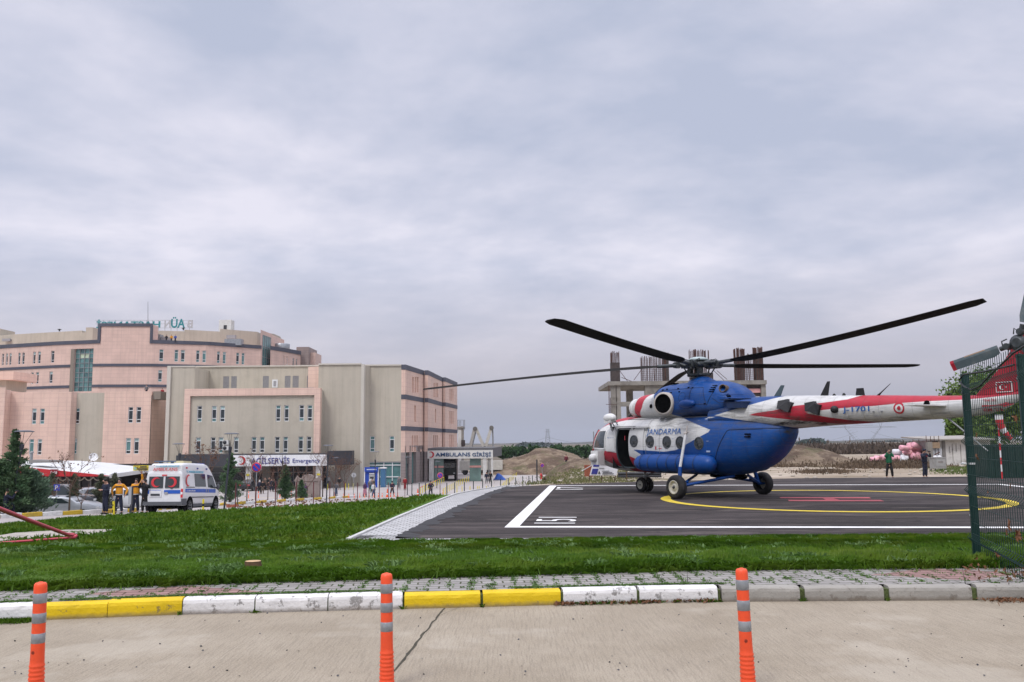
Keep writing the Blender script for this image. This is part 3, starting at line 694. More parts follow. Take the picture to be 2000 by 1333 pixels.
# entrance hall back wall under the canopy (dark glazing with white piers)
f4=lvl(124.4)
mb=MB(); mb.quad((f4(345)[0],124.4,gzE),(f4(640)[0],124.4,gzE),(f4(640)[0],124.4,0.2),(f4(345)[0],124.4,.2)); part(mb,'entrance_glass',gdark,root)
mb=MB(); 
for a,b in ((515,531),(640,686)): mb.box(f4(a)[0],f4(b)[0],124.0,124.38,gzE,zrow(f4,600,910))
part(mb,'entrance_wall',mat('light_panel',(.40,.375,.33),.8),root)
mb=MB()
for a in (500,545,575,600): x=f4(a)[0]; mb.box(x-.05,x+.05,124.25,124.39,gzE,0)
for z in (-3.6,-2.3): mb.box(f4(345)[0],f4(640)[0],124.27,124.39,z-.04,z+.04)
part(mb,'entrance_frame',grey,root)
# canopy: dark fascia and the white sign board
fc=lvl(118.0)
zc0,zc1=zrow(fc,500,911),zrow(fc,500,887)
mb=MB(); mb.box(fc(349)[0],fc(640)[0],118.0,122.55,zc0,zc1)
a=fc(640);b=(at(688,890,122.4).x,122.4); mb.ext([(a[0],a[1],zc0),(b[0],b[1],zc0),(b[0],124,zc0),(a[0],124,zc0)],(0,0,zc1-zc0+.3))
part(mb,'canopy',mat('anthracite_panel',(.045,.047,.055),.55,var=.15,vscale=.5),root)
mb=MB(); zs0,zs1=zrow(fc,540,910.5),zrow(fc,540,889); mb.box(fc(454.5)[0],fc(640)[0],117.75,117.98,zs0,zs1)
sb=part(mb,'sign_board',mat('sign_white',(.74,.75,.77),.4,var=.03),root)
navy=mat('navy_letter',(.02,.03,.22),.5); redl=mat('red_letter',(.50,.02,.03),.5)
def wtext(par,root,name,body,px0,px1,y0,y1,Y,m,bold=0.0,flip=False,th=.03):
    P=at(px0,y1,Y); w=at(px1,y1,Y).x-P.x; h=at(px0,y0,Y).z-P.z; P=P-root.location
    if flip: P=P+Vector((w,0,0)); return text(name,body,P,(-1,0,0),(0,0,1),w,h,m,par,thick=-th,bold=bold)
    return text(name,body,P,(1,0,0),(0,0,1),w,h,m,par,thick=th,bold=bold)
wtext(sb,root,'lettering','ACİLSERVİS',490.5,565.5,891.3,906.5,117.72,navy,.008)
wtext(sb,root,'lettering','Emergency',571.5,624.5,896.3,907,117.72,navy,.0)
crescent(at(471.5,900,117.70)-root.location,(1,0,0),(0,0,1),.56,redl,'red_crescent',sb,open_right=False)
mb=MB()
for a,b,Y in ((480.4,491.5,118.3),(617.2,627.5,118.3)): X0,X1=at(a,900,Y).x,at(b,900,Y).x; mb.ext([(X0,Y,gzE),(X1,Y,gzE),(X1,Y+.8,gzE),(X0,Y+.8,gzE)],(0,0,zc0-gzE))
part(mb,'canopy_column',mat('column_white',(.62,.61,.59),.7,var=.06),root)
mb=MB()
for a,y in ((484,928),(622,927)): p=at(a,y,118.2); mb.box(p.x-.22,p.x+.22,118.15,118.28,p.z-.12,p.z+.12)
part(mb,'warning_plate',mat('plate_yellow',(.6,.5,.03),.5),root)
# ac units on the wall between windows, duct on the roof
for y in (864.5,875.5):
    p=at(440.5,y,122.5)-root.location; mb=MB(); mb.box(p.x-.42,p.x+.42,p.y-.0,p.y+.35,p.z-.32,p.z+.32); u=mb.build('air_conditioner',mat('unit_white',(.6,.6,.58),.6),root)
    mb=MB(); mb.lathe([(.26,0),(.26,.03),(.05,.05)],(p.x-.12,p.y-.0,p.z),16,M=Matrix.Rotation(R(90),3,'X')); mb.build('fan_grille',dark,u)
mb=MB(); p=at(384,756,128); mb.box(p.x-.9,p.x+.5,127.5,129,zT-.3,p.z+.2); mb.box(p.x-.5,p.x+.4,127.7,128.9,p.z+.2,p.z+1.0); mb.tube((p.x-.3,128.2,p.z+.9),(p.x+.5,128.2,p.z+.2),.35,n=10); mb.box(p.x+.4,p.x+2.0,127.8,128.6,zT-.3,zT+.1)
part(mb,'roof_duct',mat('galvanised',(.33,.35,.37),.4,metal=.6,var=.2),root)
mb=MB(); p=at(606,756,128); mb.box(p.x-1.1,p.x+.6,127.5,128.6,zT-.3,zT+.35); mb.tube((p.x+.7,128,zT),(p.x+.7,128,zT+1.6),.12,n=8); mb.tube((p.x-.2,128,zT+.3),(p.x+.6,128,zT+1.0),.25,n=8); part(mb,'roof_duct',_M['galvanised'],root)
mb=MB(); a,b=f1(529.5),f1(540); z0_,z1_=zrow(f1,535,757.5),zrow(f1,535,742); 
mb.box(a[0],b[0],130.85,131,z0_,z1_); part(mb,'white_window',winw,root); mb=MB(); mb.box(a[0]+.2,b[0]-.2,130.8,130.84,z0_+.2,z1_-.2); part(mb,'pane',louv,root)
# side wing: three stepped bays in pink
A1=f0b(783)
bays=[(783,791,829,127.2,138.6,714,728),(829,835.5,865,137.6,153.6,729.5,741.5),(865,869.5,893,152.8,166,742,750)]
root=thing('hospital_wing','pink clad hospital wing in three stepped bays with dark bands and narrow slot windows','hospital building',(A1[0],127.2,gzE)); SW=root
zT3=zrow(lambda p:(at(791,860,127.2).x,127.2),791,714.5)
zlev=[zrow(lambda p:(at(787,860,127.2).x,127.2),787,y) for y in (722.3,771,780,832.8,841.5,884)]
wall=MB(); bnd=MB(); base=MB(); slot=MB(); gl=MB()
for bi,(pa,pb,pc,Ya,Yc,_,_) in enumerate(bays):
    ff=lvl(Ya); B_=(at(pb,860,Ya).x,Ya); D_=(at(pc,860,Yc).x,Yc); fs=pl(B_,D_)
    sl=[]
    W3=[[(908,922),(932,944),(950,964)],[(928,943)],[(908,920),(930,941),(948,960)]]
    if bi==0: S=[[(804.3,807.4),(809.7,812.4),(813.8,816.9)],[(808.8,812.2)],[(804.3,807),(809.3,811.8),(813.3,816)]]; yy=[(736.5,767),(792.5,824),(851,882)]
    if bi==1: S=[[(846.7,848.8),(850.4,852.4),(853.4,855.3)],[(849.5,851.8)],[(846.2,848.3),(849.8,851.8),(853.2,855)]]; yy=[(748.5,776.5),(799,826),(850.5,880.5)]
    if bi==2: S=[[(878,879.8),(881,882.8),(884,885.6)],[(877.8,879.6),(881,882.7),(884.2,885.8)],[(877.8,879.6),(881,882.7),(884.2,885.8)]]; yy=[(760,783),(803.5,828),(849.5,874)]
    hh=[]
    for row,(y0,y1) in zip(S,yy):
        for a,b in row: m_=(a+b)/2; X,Y=fs(m_); hh.append((a,b,zat(m_,y1,X,Y),zat(m_,y0,X,Y)))
    if bi==0: hh=[h for h in hh]
    zb=zlev[5]
    facade(wall,ff,pa,pb,zb,zT3); facade(wall,fs,pb,pc,zb,zT3,hh,.35)
    xx=D_; wall.ext([(B_[0]-.6*0+.0,B_[1]+.4,zb),(D_[0]-.4,D_[1],zb),(-30,D_[1],zb),(-30,B_[1]+.4,zb)],(0,0,zT3-.05-zb))
    def bandq(z0,z1,o=.06):
        p0=ff(pa);n=Vector(D_)-Vector(B_); n=Vector((n.y,-n.x)).normalized()*o
        bnd.ext([(p0[0],Ya-o,z0),(B_[0]+n.x,Ya-o,z0),(D_[0]+n.x,D_[1],z0),(D_[0]-.2,D_[1],z0),(B_[0]-.2,Ya+.2,z0),(p0[0],Ya+.2,z0)],(0,0,z1-z0))
    bandq(zlev[0],zT3+.15);bandq(zlev[2],zlev[1]);bandq(zlev[4],zlev[3])
    # stone base
    if bi<2:
        hb=[(851.5-851.5+804,813.5-1,gzE+.3,zb-2.2)] if bi==0 else []
        if bi==0:
            hb=[(793,800,gzE+.3,gzE+6.2),(804.5,813,gzE+.3,gzE+6.0),(821,823.7,gzE+.6,gzE+5.6)]
        facade(base,ff,pa,pb,gzE,zb); facade(base,fs,pb,pc,gzE,zb,hb,.5)
        for h in hb: 
            def Pq(u,z): X,Y=fs(u); return (X-.42,Y+.1,z)
            gl.quad(Pq(h[0],h[2]),Pq(h[1],h[2]),Pq(h[1],h[3]),Pq(h[0],h[3]))
    else:
        hb=[(872,873.5,gzE+1,gzE+5),(876.5,878,gzE+1,gzE+5),(881,882.5,gzE+1,gzE+5)]
        facade(base,ff,pa,pb,gzE,zb); facade(base,fs,pb,pc,gzE,zb,hb,.5)
part(wall,'wall',pinkm,root); part(bnd,'dark_band',band,root); part(base,'stone_base',stone,root); part(gl,'base_glazing',gteal,root)
# ---------------------------------------------------------------- left low pink block, ~128 m
root=thing('hospital_block','low pink and beige hospital block with paired windows behind the cafeteria','hospital building',(at(150,950,128).x,128,gzE)); LBk=root
g0=lvl(128.0); g1=lvl(129.2); g2=lvl(134)
zt=zrow(g0,240,765)
def grid(fn,cols,ry): return [(a,b,zrow(fn,(a+b)/2,ry[1]),zrow(fn,(a+b)/2,ry[0])) for a,b in cols]
hA=grid(g0,[(59.6,68.4),(75.4,84.4)],(798.4,829))+grid(g0,[(57.4,66.6),(73.6,82.2)],(858,889))
hB=grid(g1,[(143.6,152.8)],(797.5,828))+grid(g1,[(141.5,150.6)],(857,887))
hC=grid(g0,[(248,257.6),(263.9,273.6)],(795.3,826.6))+grid(g0,[(246,255.8),(261.8,271.6)],(856,887))
mb=MB()
facade(mb,g0,16,135,gzE,zt,hA); facade(mb,g0,200,292,gzE,zt,hC); facade(mb,lvl(126),-190,5,gzE,zt+.6)
fq=pl((at(5,860,126).x,126),(at(16,860,128).x,128)); facade(mb,fq,5,16,gzE,zt+.3)
solid(mb,[(g0(16)[0],128.4),(g0(135)[0],128.4),(g0(138)[0],129.1),(g0(138)[0],150),(g0(16)[0],150)],gzE,zt-.02)
solid(mb,[(g0(200)[0],128.4),(g0(291.6)[0],128.4),(g0(291.6)[0],150),(g0(200)[0],150)],gzE,zt-.02)
solid(mb,[(lvl(126)(-190)[0],126.3),(lvl(126)(5)[0],126.3),(g0(15)[0],128.6),(g0(15)[0],150),(lvl(126)(-190)[0],150)],gzE,zt+.2)
fcn=pl((g0(135)[0],128),(g0(138.6)[0],129.2)); facade(mb,fcn,135,138.6,gzE,zt)
part(mb,'pink_wall',pinkm,root)
mb=MB(); facade(mb,g1,138.6,200,gzE,zt-.1,hB); solid(mb,[(g1(138.6)[0],129.5),(g1(200)[0],129.5),(g1(200)[0],150),(g1(138.6)[0],150)],gzE,zt-.14); part(mb,'beige_wall',beige,root)
hD=[]
for (a,b,y0,y1) in ((302.2,306.5,796.5,827),(309.4,313.3,796.5,827),(320.6,323.5,796.5,827),(301,305.4,854.5,885.5),(308.6,312.5,854.5,885.5),(319,322.5,854.5,885.5)):
    pass
gr=pl((g0(292)[0],128),(at(330,860,140).x,140))
hD=[]
for (a,b,y0,y1) in ((302.2,306.5,798,829),(309.4,313.3,798,829),(320,323,799,830),(301,305.4,855,885),(308.6,312.5,855,885),(318.5,322,855,885)):
    m_=(a+b)/2; X,Y=gr(m_); hD.append((a,b,zat(m_,y1,X,Y),zat(m_,y0,X,Y)))
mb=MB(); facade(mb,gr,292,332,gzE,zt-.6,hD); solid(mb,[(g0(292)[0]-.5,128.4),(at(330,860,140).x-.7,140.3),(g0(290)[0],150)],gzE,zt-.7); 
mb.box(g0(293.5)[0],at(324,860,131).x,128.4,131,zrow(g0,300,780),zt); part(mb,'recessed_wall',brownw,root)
for h in hA+hC: window(root,g0,h,panes=panes())
for h in hB: window(root,g1,h,panes=panes())
for h in hD: window(root,gr,h,panes=[0,0,0])
mb=MB(); mb.box(at(-80,740,140).x,at(33,740,140).x,139,146,zrow(lvl(140),20,743),zrow(lvl(140),20,727)); part(mb,'roof_slab',pinkm,root)
mb=MB(); mb.box(at(-80,740,140).x,at(12.5,740,140).x,140,146,zt,zrow(lvl(140),20,743)); part(mb,'roof_room',beige,root)
# ---------------------------------------------------------------- tall curved block at the back
def Yc(px): 
    return interp(px,[-200,0,100,190,290,400,505],[201,187.5,182.5,180,181,185,193])
fT=lambda px,py=0:(at(px,860,Yc(px)).x,Yc(px))
root=thing('hospital_tower','tall curved pink hospital main block with dark bands and rooftop letters','hospital building',(at(230,950,185).x,185,gzE)); TW=root
zc=zrow(fT,290,667.5); 
cols1=[(-6,-2),(1.8,5.6),(8.6,12.8),(25.9,30.4),(33.8,38.7),(55.1,60.3),(64.8,70.4),(90.7,97.2),(304.4,312.8),(334.6,342),(347.2,355),(377.3,384.1),(389.7,397),(418.9,424.8),(430.2,436.7),(456.8,463),(467.6,473.3)]
h1=[(a,b,zrow(fT,(a+b)/2,interp((a+b)/2,[0,200,470],[711,706.5,712])),zrow(fT,(a+b)/2,interp((a+b)/2,[0,200,470],[688,683.5,689.3]))) for a,b in cols1 if b>a]
cols2=[(33.8,37.2),(53.6,58.4),(63,68.6),(89.5,96),(303.8,311.7),(333.5,341),(346,353.5)]
h2=[(a,b,zrow(fT,(a+b)/2,748.5),zrow(fT,(a+b)/2,726)) for a,b in cols2]
# align rows to one level
z1a,z1b=np.mean([h[2] for h in h1]),np.mean([h[3] for h in h1]); z2a,z2b=np.mean([h[2] for h in h2]),np.mean([h[3] for h in h2])
h1=[(a,b,float(z1a),float(z1b)) for a,b,_,_ in h1]; h2=[(a,b,float(z2a),float(z2b)) for a,b,_,_ in h2]
gs=[(137,174.4,zrow(fT,155,765),zrow(fT,155,681.5))]
mb=MB(); facade(mb,fT,-190,186,-2,zc,[h for h in h1+h2 if h[1]<186]+gs,.5,umax=14)
facade(mb,fT,186,506,-2,zc,[h for h in h1+h2 if h[0]>186],.3,umax=14)
plan=[fT(u) for u in np.linspace(-190,506,60)]; plan=[(x,y+.7) for x,y in plan]+[(at(503,860,230).x,230),(fT(-190)[0],230)]
solid(mb,plan,-2,zc-.3)
zt_=zrow(fT,230,633)
facade(mb,fT,182.5,289,zc,zt_,(),.1,umax=14)
solid(mb,[(fT(182.5)[0],180.3),(fT(289)[0],181.2),(fT(289)[0],184),(fT(182.5)[0],184)],zc-1,zt_-.1)
part(mb,'pink_wall',pinkf,root)
def cband(mb,u0,u1,z0,z1,o=.15):
    us=np.linspace(u0,u1,max(2,int((u1-u0)/14)+1)); P=[Vector(fT(u)) for u in us]
    for a,b in zip(P,P[1:]):
        d=(b-a).normalized(); n=Vector((d.y,-d.x))
        mb.ext([(a.x+n.x*o,a.y+n.y*o,z0),(b.x+n.x*o,b.y+n.y*o,z0),(b.x-n.x*.3,b.y-n.y*.3,z0),(a.x-n.x*.3,a.y-n.y*.3,z0)],(0,0,z1-z0))
mb=MB(); th=.55
cband(mb,-190,182,zc-.4,zc+.35); cband(mb,289,506,zc-.4,zc+.35); cband(mb,182,289.5,zt_-.55,zt_+.1,.2); cband(mb,182,187,zc-.4,zt_-.5,.2); cband(mb,285,289.8,zc-.4,zt_-.5,.2)
zb2=zrow(fT,155,714.5); zb3=zrow(fT,155,755)
cband(mb,-190,130,zb2-.27,zb2+.27); cband(mb,174.6,506,zb2-.27,zb2+.27); cband(mb,-190,130,zb3-.27,zb3+.27); cband(mb,174.6,380,zb3-.27,zb3+.27)
part(mb,'dark_band',band,root)
for h in h1+h2: window(root,fT,h,depth=.2,fr=.08,panes=[0,rp.choice([0,0,3]),rp.choice([1,2,0])] if h[0]<100 else [1,rp.choice([0,1]),rp.choice([2,1])])
# glazed stair strip
mb=MB()
def Pt(u,z,d=.45): x,y=fT(u); return (x,y+d,z)
u_=np.linspace(137,174.4,5); zz=np.linspace(gs[0][2],gs[0][3],10)
for i in range(4):
    for j in range(9):
        mb.cur=[0,0,0,1][(i*7+j*3)%4] if not (j==7 and i in(1,2)) else 2; mb.quad(Pt(u_[i],zz[j]),Pt(u_[i+1],zz[j]),Pt(u_[i+1],zz[j+1]),Pt(u_[i],zz[j+1]))
cg=part(mb,'stair_glazing',[gteal,glassy('deep_teal_glass',(.05,.125,.13),.2),glassy('greenish_pale_glass',(.42,.50,.36),.3)],root)  # two panes get a paler greenish colour
mb=MB()
for u in u_: x,y=fT(u); mb.box(x-.05,x+.05,y+.3,y+.45,zz[0],zz[-1])
for z in zz: 
    a,b=fT(137),fT(174.4); mb.bar((a[0],a[1]+.38,z),(b[0],b[1]+.38,z),.1,.1)
mb.build('mullion',grey,cg,off=root.location)
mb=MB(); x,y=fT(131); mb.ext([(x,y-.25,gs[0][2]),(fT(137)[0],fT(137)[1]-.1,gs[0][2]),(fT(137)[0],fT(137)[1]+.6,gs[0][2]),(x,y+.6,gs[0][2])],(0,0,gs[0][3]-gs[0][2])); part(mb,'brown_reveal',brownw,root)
# penthouse
mb=MB()
ph=[(-190,214,650),(0,200,651.8),(160,193,649.5),(182,192.5,649.5)]
def wallc(mb,L_,zb):
    for (a,Ya,ya),(b,Yb_,yb) in zip(L_,L_[1:]):
        p=at(a,ya,Ya);q=at(b,yb,Yb_); z=(p.z+q.z)/2; mb.ext([(p.x,p.y,zb),(q.x,q.y,zb),(q.x,q.y+6,zb),(p.x,p.y+6,zb)],(0,0,z-zb))
wallc(mb,ph,zc-1); wallc(mb,[(168,191,640),(182,191,640)],zc-1)
wallc(mb,[(289,193,646.8),(360,195,646.5),(430,199,646),(503,205,645.5)],zc-1)
wallc(mb,[(526,214,651),(536,216,653)],zc-14)
part(mb,'penthouse_wall',beige,root)
mb=MB(); p=at(9,665,199); mb.box(p.x-.2,p.x+1.6,p.y-.7,p.y-.1,p.z-.3,p.z+.3); p=at(444,658.5,198); mb.box(p.x-.1,p.x+1.9,p.y-.3,p.y+.6,p.z-.4,p.z+.4); part(mb,'louvre',louv,root)
# glass stair tower and east end
mb=MB(); E0=(at(503.5,860,196).x,196);E1=(at(526.5,860,204).x,204); fe=pl(E0,E1); ze=zrow(fe,505,645)
facade(mb,fe,503.5,526.5,gzE+8,ze,[(507.5,524,gzE+9,zrow(fe,515,657))],.3); solid(mb,[(E0[0],196.5),(E1[0]-.2,204.4),(E1[0],215),(E0[0],215)],gzE,ze-.1)
e0=(at(524,860,200).x,200);e1=(at(548,860,204).x,204);e2=(at(583.5,860,212).x,212)
ff1=pl(e0,e1);ff2=pl(e1,e2); zl=zrow(ff1,540,681)
hw=[(548.6,552,zrow(ff2,552,716),zrow(ff2,552,696)),(555.5,559.5,zrow(ff2,552,716),zrow(ff2,552,696)),(568.5,571.5,zrow(ff2,552,716),zrow(ff2,552,697)),(574.8,577.5,zrow(ff2,552,716),zrow(ff2,552,697))]
facade(mb,ff1,524,548,gzE+8,zl); facade(mb,ff2,548,583.5,gzE+8,zl,hw,.3); solid(mb,[(e0[0],e0[1]+.5),(e1[0],e1[1]+.5),(e2[0]-.2,e2[1]+.2),(e2[0],230),(e0[0],230)],gzE,zl-.1)
p=at(605,690,216); mb.box(p.x,p.x+1.6,215,222,p.z-6,p.z); part(mb,'pink_wall',pinkf,root)
for h in hw: window(root,ff2,h,depth=.2,fr=.08,panes=[0,0,1])
mb=MB(); x,y=fe(507.5); x2,y2=fe(524); mb.quad((x,y+.25,gzE+9),(x2,y2+.25,gzE+9),(x2,y2+.25,zrow(fe,515,657)),(x,y+.25,zrow(fe,515,657))); cg=part(mb,'stair_glazing',gteal,root)
mb=MB()
for t in (0,.25,.5,.75,1): mb.box(x+(x2-x)*t-.05,x+(x2-x)*t+.05,y+(y2-y)*t+.1,y+(y2-y)*t+.22,gzE+9,zrow(fe,515,657))
for z in np.linspace(gzE+9,zrow(fe,515,657),10): mb.bar((x,y+.17,z),(x2,y2+.17,z),.1,.08)
mb.build('mullion',grey,cg,off=root.location)
mb=MB(); o=.15; mb.ext([(e0[0],e0[1]-o,zl-.6),(e1[0]+.1,e1[1]-o,zl-.6),(e2[0]+.2,e2[1]-o,zl-.6),(e2[0],e2[1]+.5,zl-.6),(e1[0],e1[1]+.5,zl-.6),(e0[0],e0[1]+.5,zl-.6)],(0,0,.9)); part(mb,'dark_band',band,root)
mb=MB(); p=at(581,679,214);q=at(605,679,214); mb.box(p.x,q.x,213,222,gzE+8,p.z); part(mb,'brown_block',tiles('brown_cladding',(.26,.205,.19),(.18,.15,.14),1.2,.6,.02),root)
mb=MB(); mb.lathe([(1.9,0),(1.95,1.1),(1.9,1.15)],tuple(at(550,680,209)-Vector((0,0,.2))),24); part(mb,'water_tank',_M['galvanised'],root)
p=at(443,645.5,207); mb=MB(); mb.box(p.x-1.6,p.x+1.3,206,208.5,p.z-.5,p.z+2.4); part(mb,'roof_cabin',mat('cabin_white',(.62,.62,.6),.7,dirt=(.3,.28,.25),damt=.4),root); mb=MB(); mb.box(p.x-.45,p.x+.3,205.95,206.0,p.z-.1,p.z+1.1); part(mb,'cabin_opening',dark,root)
mb=MB(); p=at(289,646,195); mb.tube(p,at(289,590,195),.06,.03,n=6); part(mb,'antenna_mast',dark,root)
# roof letters seen from behind
lm=mat('teal_letter',(.03,.22,.24),.6,var=.1); lg=mat('letter_back_grey',(.42,.42,.43),.6)
Yl=197
wtext(root,root,'lettering','HASTANESİ',188,313,624.5,641.5,Yl,lm,.03,flip=True)
wtext(root,root,'lettering','AÜ',334,361,619.5,641,Yl,lm,.03,flip=True)
wtext(root,root,'lettering','B',365,376.5,626,640.5,Yl,lg,.03,flip=True); wtext(root,root,'lettering','N',321,333,626,640.5,Yl,lg,.03,flip=True)
mb=MB()
for y in (626,633,641): mb.bar(at(186,y,Yl+.2),at(377,y,Yl+.2),.06,.06)
for x in range(190,378,12): a=at(x,626,Yl+.2); b=at(x,647,Yl+.2); mb.bar(a,b,.06,.06)
part(mb,'letter_frame',grey,root)
for px,y0 in ((116,647.5),(358,645)):
    p=at(px,y0,197); mb=MB(); mb.tube(p,p+Vector((0,0,.35)),.18,n=8); mb.lathe([(.15,.0),(.5,.15),(.0,.28)],p+Vector((0,0,.3)),12); part(mb,'roof_vent',dark,root)
mb=MB(); p=at(301,665,186); mb.box(p.x-1,p.x+1.6,185,187,zc,p.z+1.2); mb.box(p.x+1.8,p.x+3.2,185,187,zc,p.z+.6); p=at(450,672,190); mb.box(p.x-1,p.x+2.6,189,191,zc,zc+1.4); part(mb,'roof_machinery',_M['galvanised'],root)
# ---------------------------------------------------------------- ambulance entrance canopy ~148 m
root=thing('ambulance_canopy','white ambulance entrance canopy on columns with blue lettering beside the pink wing','canopy',(at(898,940,137.2).x,137.2,-4.4)); AC=root
Yk=137.2; fk=lvl(Yk); X0,X1=fk(835)[0],fk(962.5)[0]; za,zb=zrow(fk,900,896),zrow(fk,900,880)
mb=MB(); mb.box(X0,X1,Yk,Yk+.35,za,zb); fb=part(mb,'fascia',mat('fascia_white',(.60,.60,.57),.5,var=.04),root)
steel=mat('steel_blue_letter',(.015,.06,.16),.5)
wtext(fb,root,'lettering','AMBULANS',850.5,918.5,884.7,892.3,Yk-.03,steel,.015,th=.05); wtext(fb,root,'lettering','GİRİŞİ',922.5,959,882.7,894,Yk-.03,steel,.015,th=.05)
crescent(at(842,888.3,Yk-.04)-root.location,(1,0,0),(0,0,1),.48,redl,'red_crescent',fb,open_right=False)
mb=MB(); xb2=at(980,890,Yk+9).x; mb.ext([(X0,Yk+.36,za+.15),(X1,Yk+.36,za+.15),(xb2,Yk+9,za+.3),(X0+1,Yk+9,za+.3)],(0,0,zb-za+.2)); part(mb,'roof',mat('roof_slate',(.10,.10,.105),.7),root)
mb=MB()
for a,b in ((838,847),(943,950),(959,962.3)): mb.box(fk(a)[0],fk(b)[0],Yk+.1,Yk+.9,-4.65,za)
for px in (953,956): x=fk(px)[0]; mb.box(x-.08,x+.08,Yk+2,Yk+2.2,-4.65,za)
part(mb,'column',mat('canopy_column_white',(.55,.55,.53),.6),root)
gc=mat('green_glass',(.10,.17,.155),.15,spec=.8,var=.3,vscale=.5)
mb=MB(); 
for a,b in ((848,866),(917,939)): mb.box(fk(a)[0],fk(b)[0],Yk+.5,Yk+.56,-4.6,za)
gp=part(mb,'glass_screen',gc,root)
mb=MB(); 
for a,b in ((848,866),(917,939)): mb.box(fk(a)[0],fk(b)[0],Yk+.44,Yk+.48,-2.2,-1.9)
mb.build('safety_stripe',mat('stripe_red',(.45,.22,.20),.6),gp,off=root.location)
mb=MB(); mb.box(fk(840)[0],fk(868)[0],Yk+8,Yk+8.3,-4.65,za); mb.box(fk(885)[0],fk(888)[0],Yk+5,Yk+8,-4.65,za); part(mb,'inner_wall',stone,root)
mb=MB(); p=at(873,878,Yk+.5); mb.box(p.x-.4,p.x+.3,Yk+.5,Yk+1.2,zb,zb+.5); mb.tube((p.x-1.0,Yk+.8,zb+.2),(p.x+1.2,Yk+.8,zb+.2),.07); part(mb,'floodlight',grey,root)
# ---------------------------------------------------------------- half built concrete frame, ~112 m
Yq=112.0
root=thing('concrete_frame_building','unfinished grey concrete frame with bare rebar columns behind the helicopter rotor','unfinished building',(at(1345,900,Yq).x,Yq,-.8)); CF=root
conc=mat('raw_concrete',(.25,.235,.21),.95,var=.25,vscale=.6,dirt=(.09,.075,.062),dscale=.8,damt=.8); rust=mat('rusty_rebar',(.085,.04,.032),.9,var=.3); form=mat('dark_formwork',(.06,.048,.045),.85,var=.3,vscale=3)
def cx(px,d=0): return at(px,800,Yq+d).x
def cz(y,px=1345,d=0): return at(px,y,Yq+d).z
mb=MB(); zs0=cz(752);zs1=cz(744)
mb.box(cx(1189),cx(1500),Yq,Yq+13,zs0,zs1)
for a,b in ((1195,1204),(1205.5,1213.5),(1262,1294),(1455,1461),(1490,1499)): mb.box(cx(a),cx(b),Yq+.3,Yq+1.2,-.8,zs0)
for a,b in ((1225,1237),(1330,1345),(1400,1412),(1440,1450)): mb.box(cx(a,10),cx(b,10),Yq+10,Yq+11,-.8,zs0)
z0_,z1_=cz(793),cz(784); mb.box(cx(1204),cx(1262),Yq+.4,Yq+1,z0_,z1_); mb.box(cx(1190),cx(1500),Yq+1.2,Yq+12,z0_-.1,z0_+.35) if False else None
mb.box(cx(1294),cx(1455),Yq+.4,Yq+1.1,cz(758),zs0)
part(mb,'frame',conc,root)
mb=MB(); mb.box(cx(1461.5),cx(1489.5),Yq+.7,Yq+.9,cz(775),cz(753)); mb.box(cx(1415),cx(1455),Yq+8,Yq+8.3,cz(790),cz(752)); part(mb,'dark_infill',form,root)
mb=MB(); mb.box(cx(1462),cx(1489),Yq+.5,Yq+.8,cz(768),cz(760)); part(mb,'pink_insulation',mat('pink_foam',(.62,.33,.33),.8),root)
mb=MB(); rr=random.Random(2)
def bars(a,b,y0,y1,n,d=0,r=.028):
    global mb
    if mb.v: part(mb,'rebar',rust,root)
    mb=MB()
    for i in range(n):
        x=cx(a+(b-a)*(i+rr.random()*.8)/n,d); y=Yq+d+rr.random()*.9; t=rr.gauss(0,.05); mb.tube((x,y,zs1),(x+t,y,cz(y0+rr.random()*4,d=d)),r,n=4,caps=False)
    for k in range(4): z=zs1+(cz(y1)-zs1)*k/4; 
bars(1195,1213,684,0,16,.2,.04); bars(1254,1310,694,0,46,.3); bars(1298,1310,686,0,14,.2,.05); bars(1349,1390,682,0,40,3); bars(1358,1364,682,0,7,2.6,.06)
bars(1438,1460,680,0,26,.2,.05); bars(1460,1478,690,0,12,.6); bars(1478,1497,678,0,26,.2,.05)
for i in range(26): 
    z=zs1+.25*i
    if z<cz(700): mb.bar((cx(1254),Yq+.5,z),(cx(1310),Yq+.5,z),.025,.025); mb.bar((cx(1438),Yq+.5,z),(cx(1497),Yq+.5,z),.025,.025); mb.bar((cx(1349,3),Yq+3.5,z),(cx(1390,3),Yq+3.5,z),.025,.025)
for (a,b,ya,yb) in ((1212,1228,722,744),(1240,1255,742,722),(1396,1420,722,746),(1404,1424,724,742),(1216,1236,736,744)): mb.tube((cx(a),Yq+.4,cz(ya)),(cx(b),Yq+.4,cz(yb)),.035,n=4)
part(mb,'rebar',rust,root)
mb=MB(); mb.box(cx(1195),cx(1213),Yq+.2,Yq+1,zs1,cz(707)); mb.box(cx(1299),cx(1309.5),Yq+.35,Yq+.8,zs1,cz(700)); mb.box(cx(1441),cx(1458),Yq+.35,Yq+.8,zs1,cz(705)); mb.box(cx(1481),cx(1496),Yq+.35,Yq+.8,zs1,cz(697)); mb.box(cx(1368,3),cx(1396,3),Yq+3.2,Yq+4,zs1,cz(725)); part(mb,'formwork',form,root)
mb=MB()
mb.tube((cx(1189.5),Yq+.1,-.8),(cx(1190.5),Yq+.1,cz(746)),.06,n=5); mb.tube((cx(1192),Yq-.1,-.8),(cx(1192.5),Yq-.1,cz(776)),.04,n=5); mb.bar((cx(1184),Yq+.1,cz(789)),(cx(1205),Yq+.1,cz(789)),.06,.06); part(mb,'scaffold_pole',rust,root)
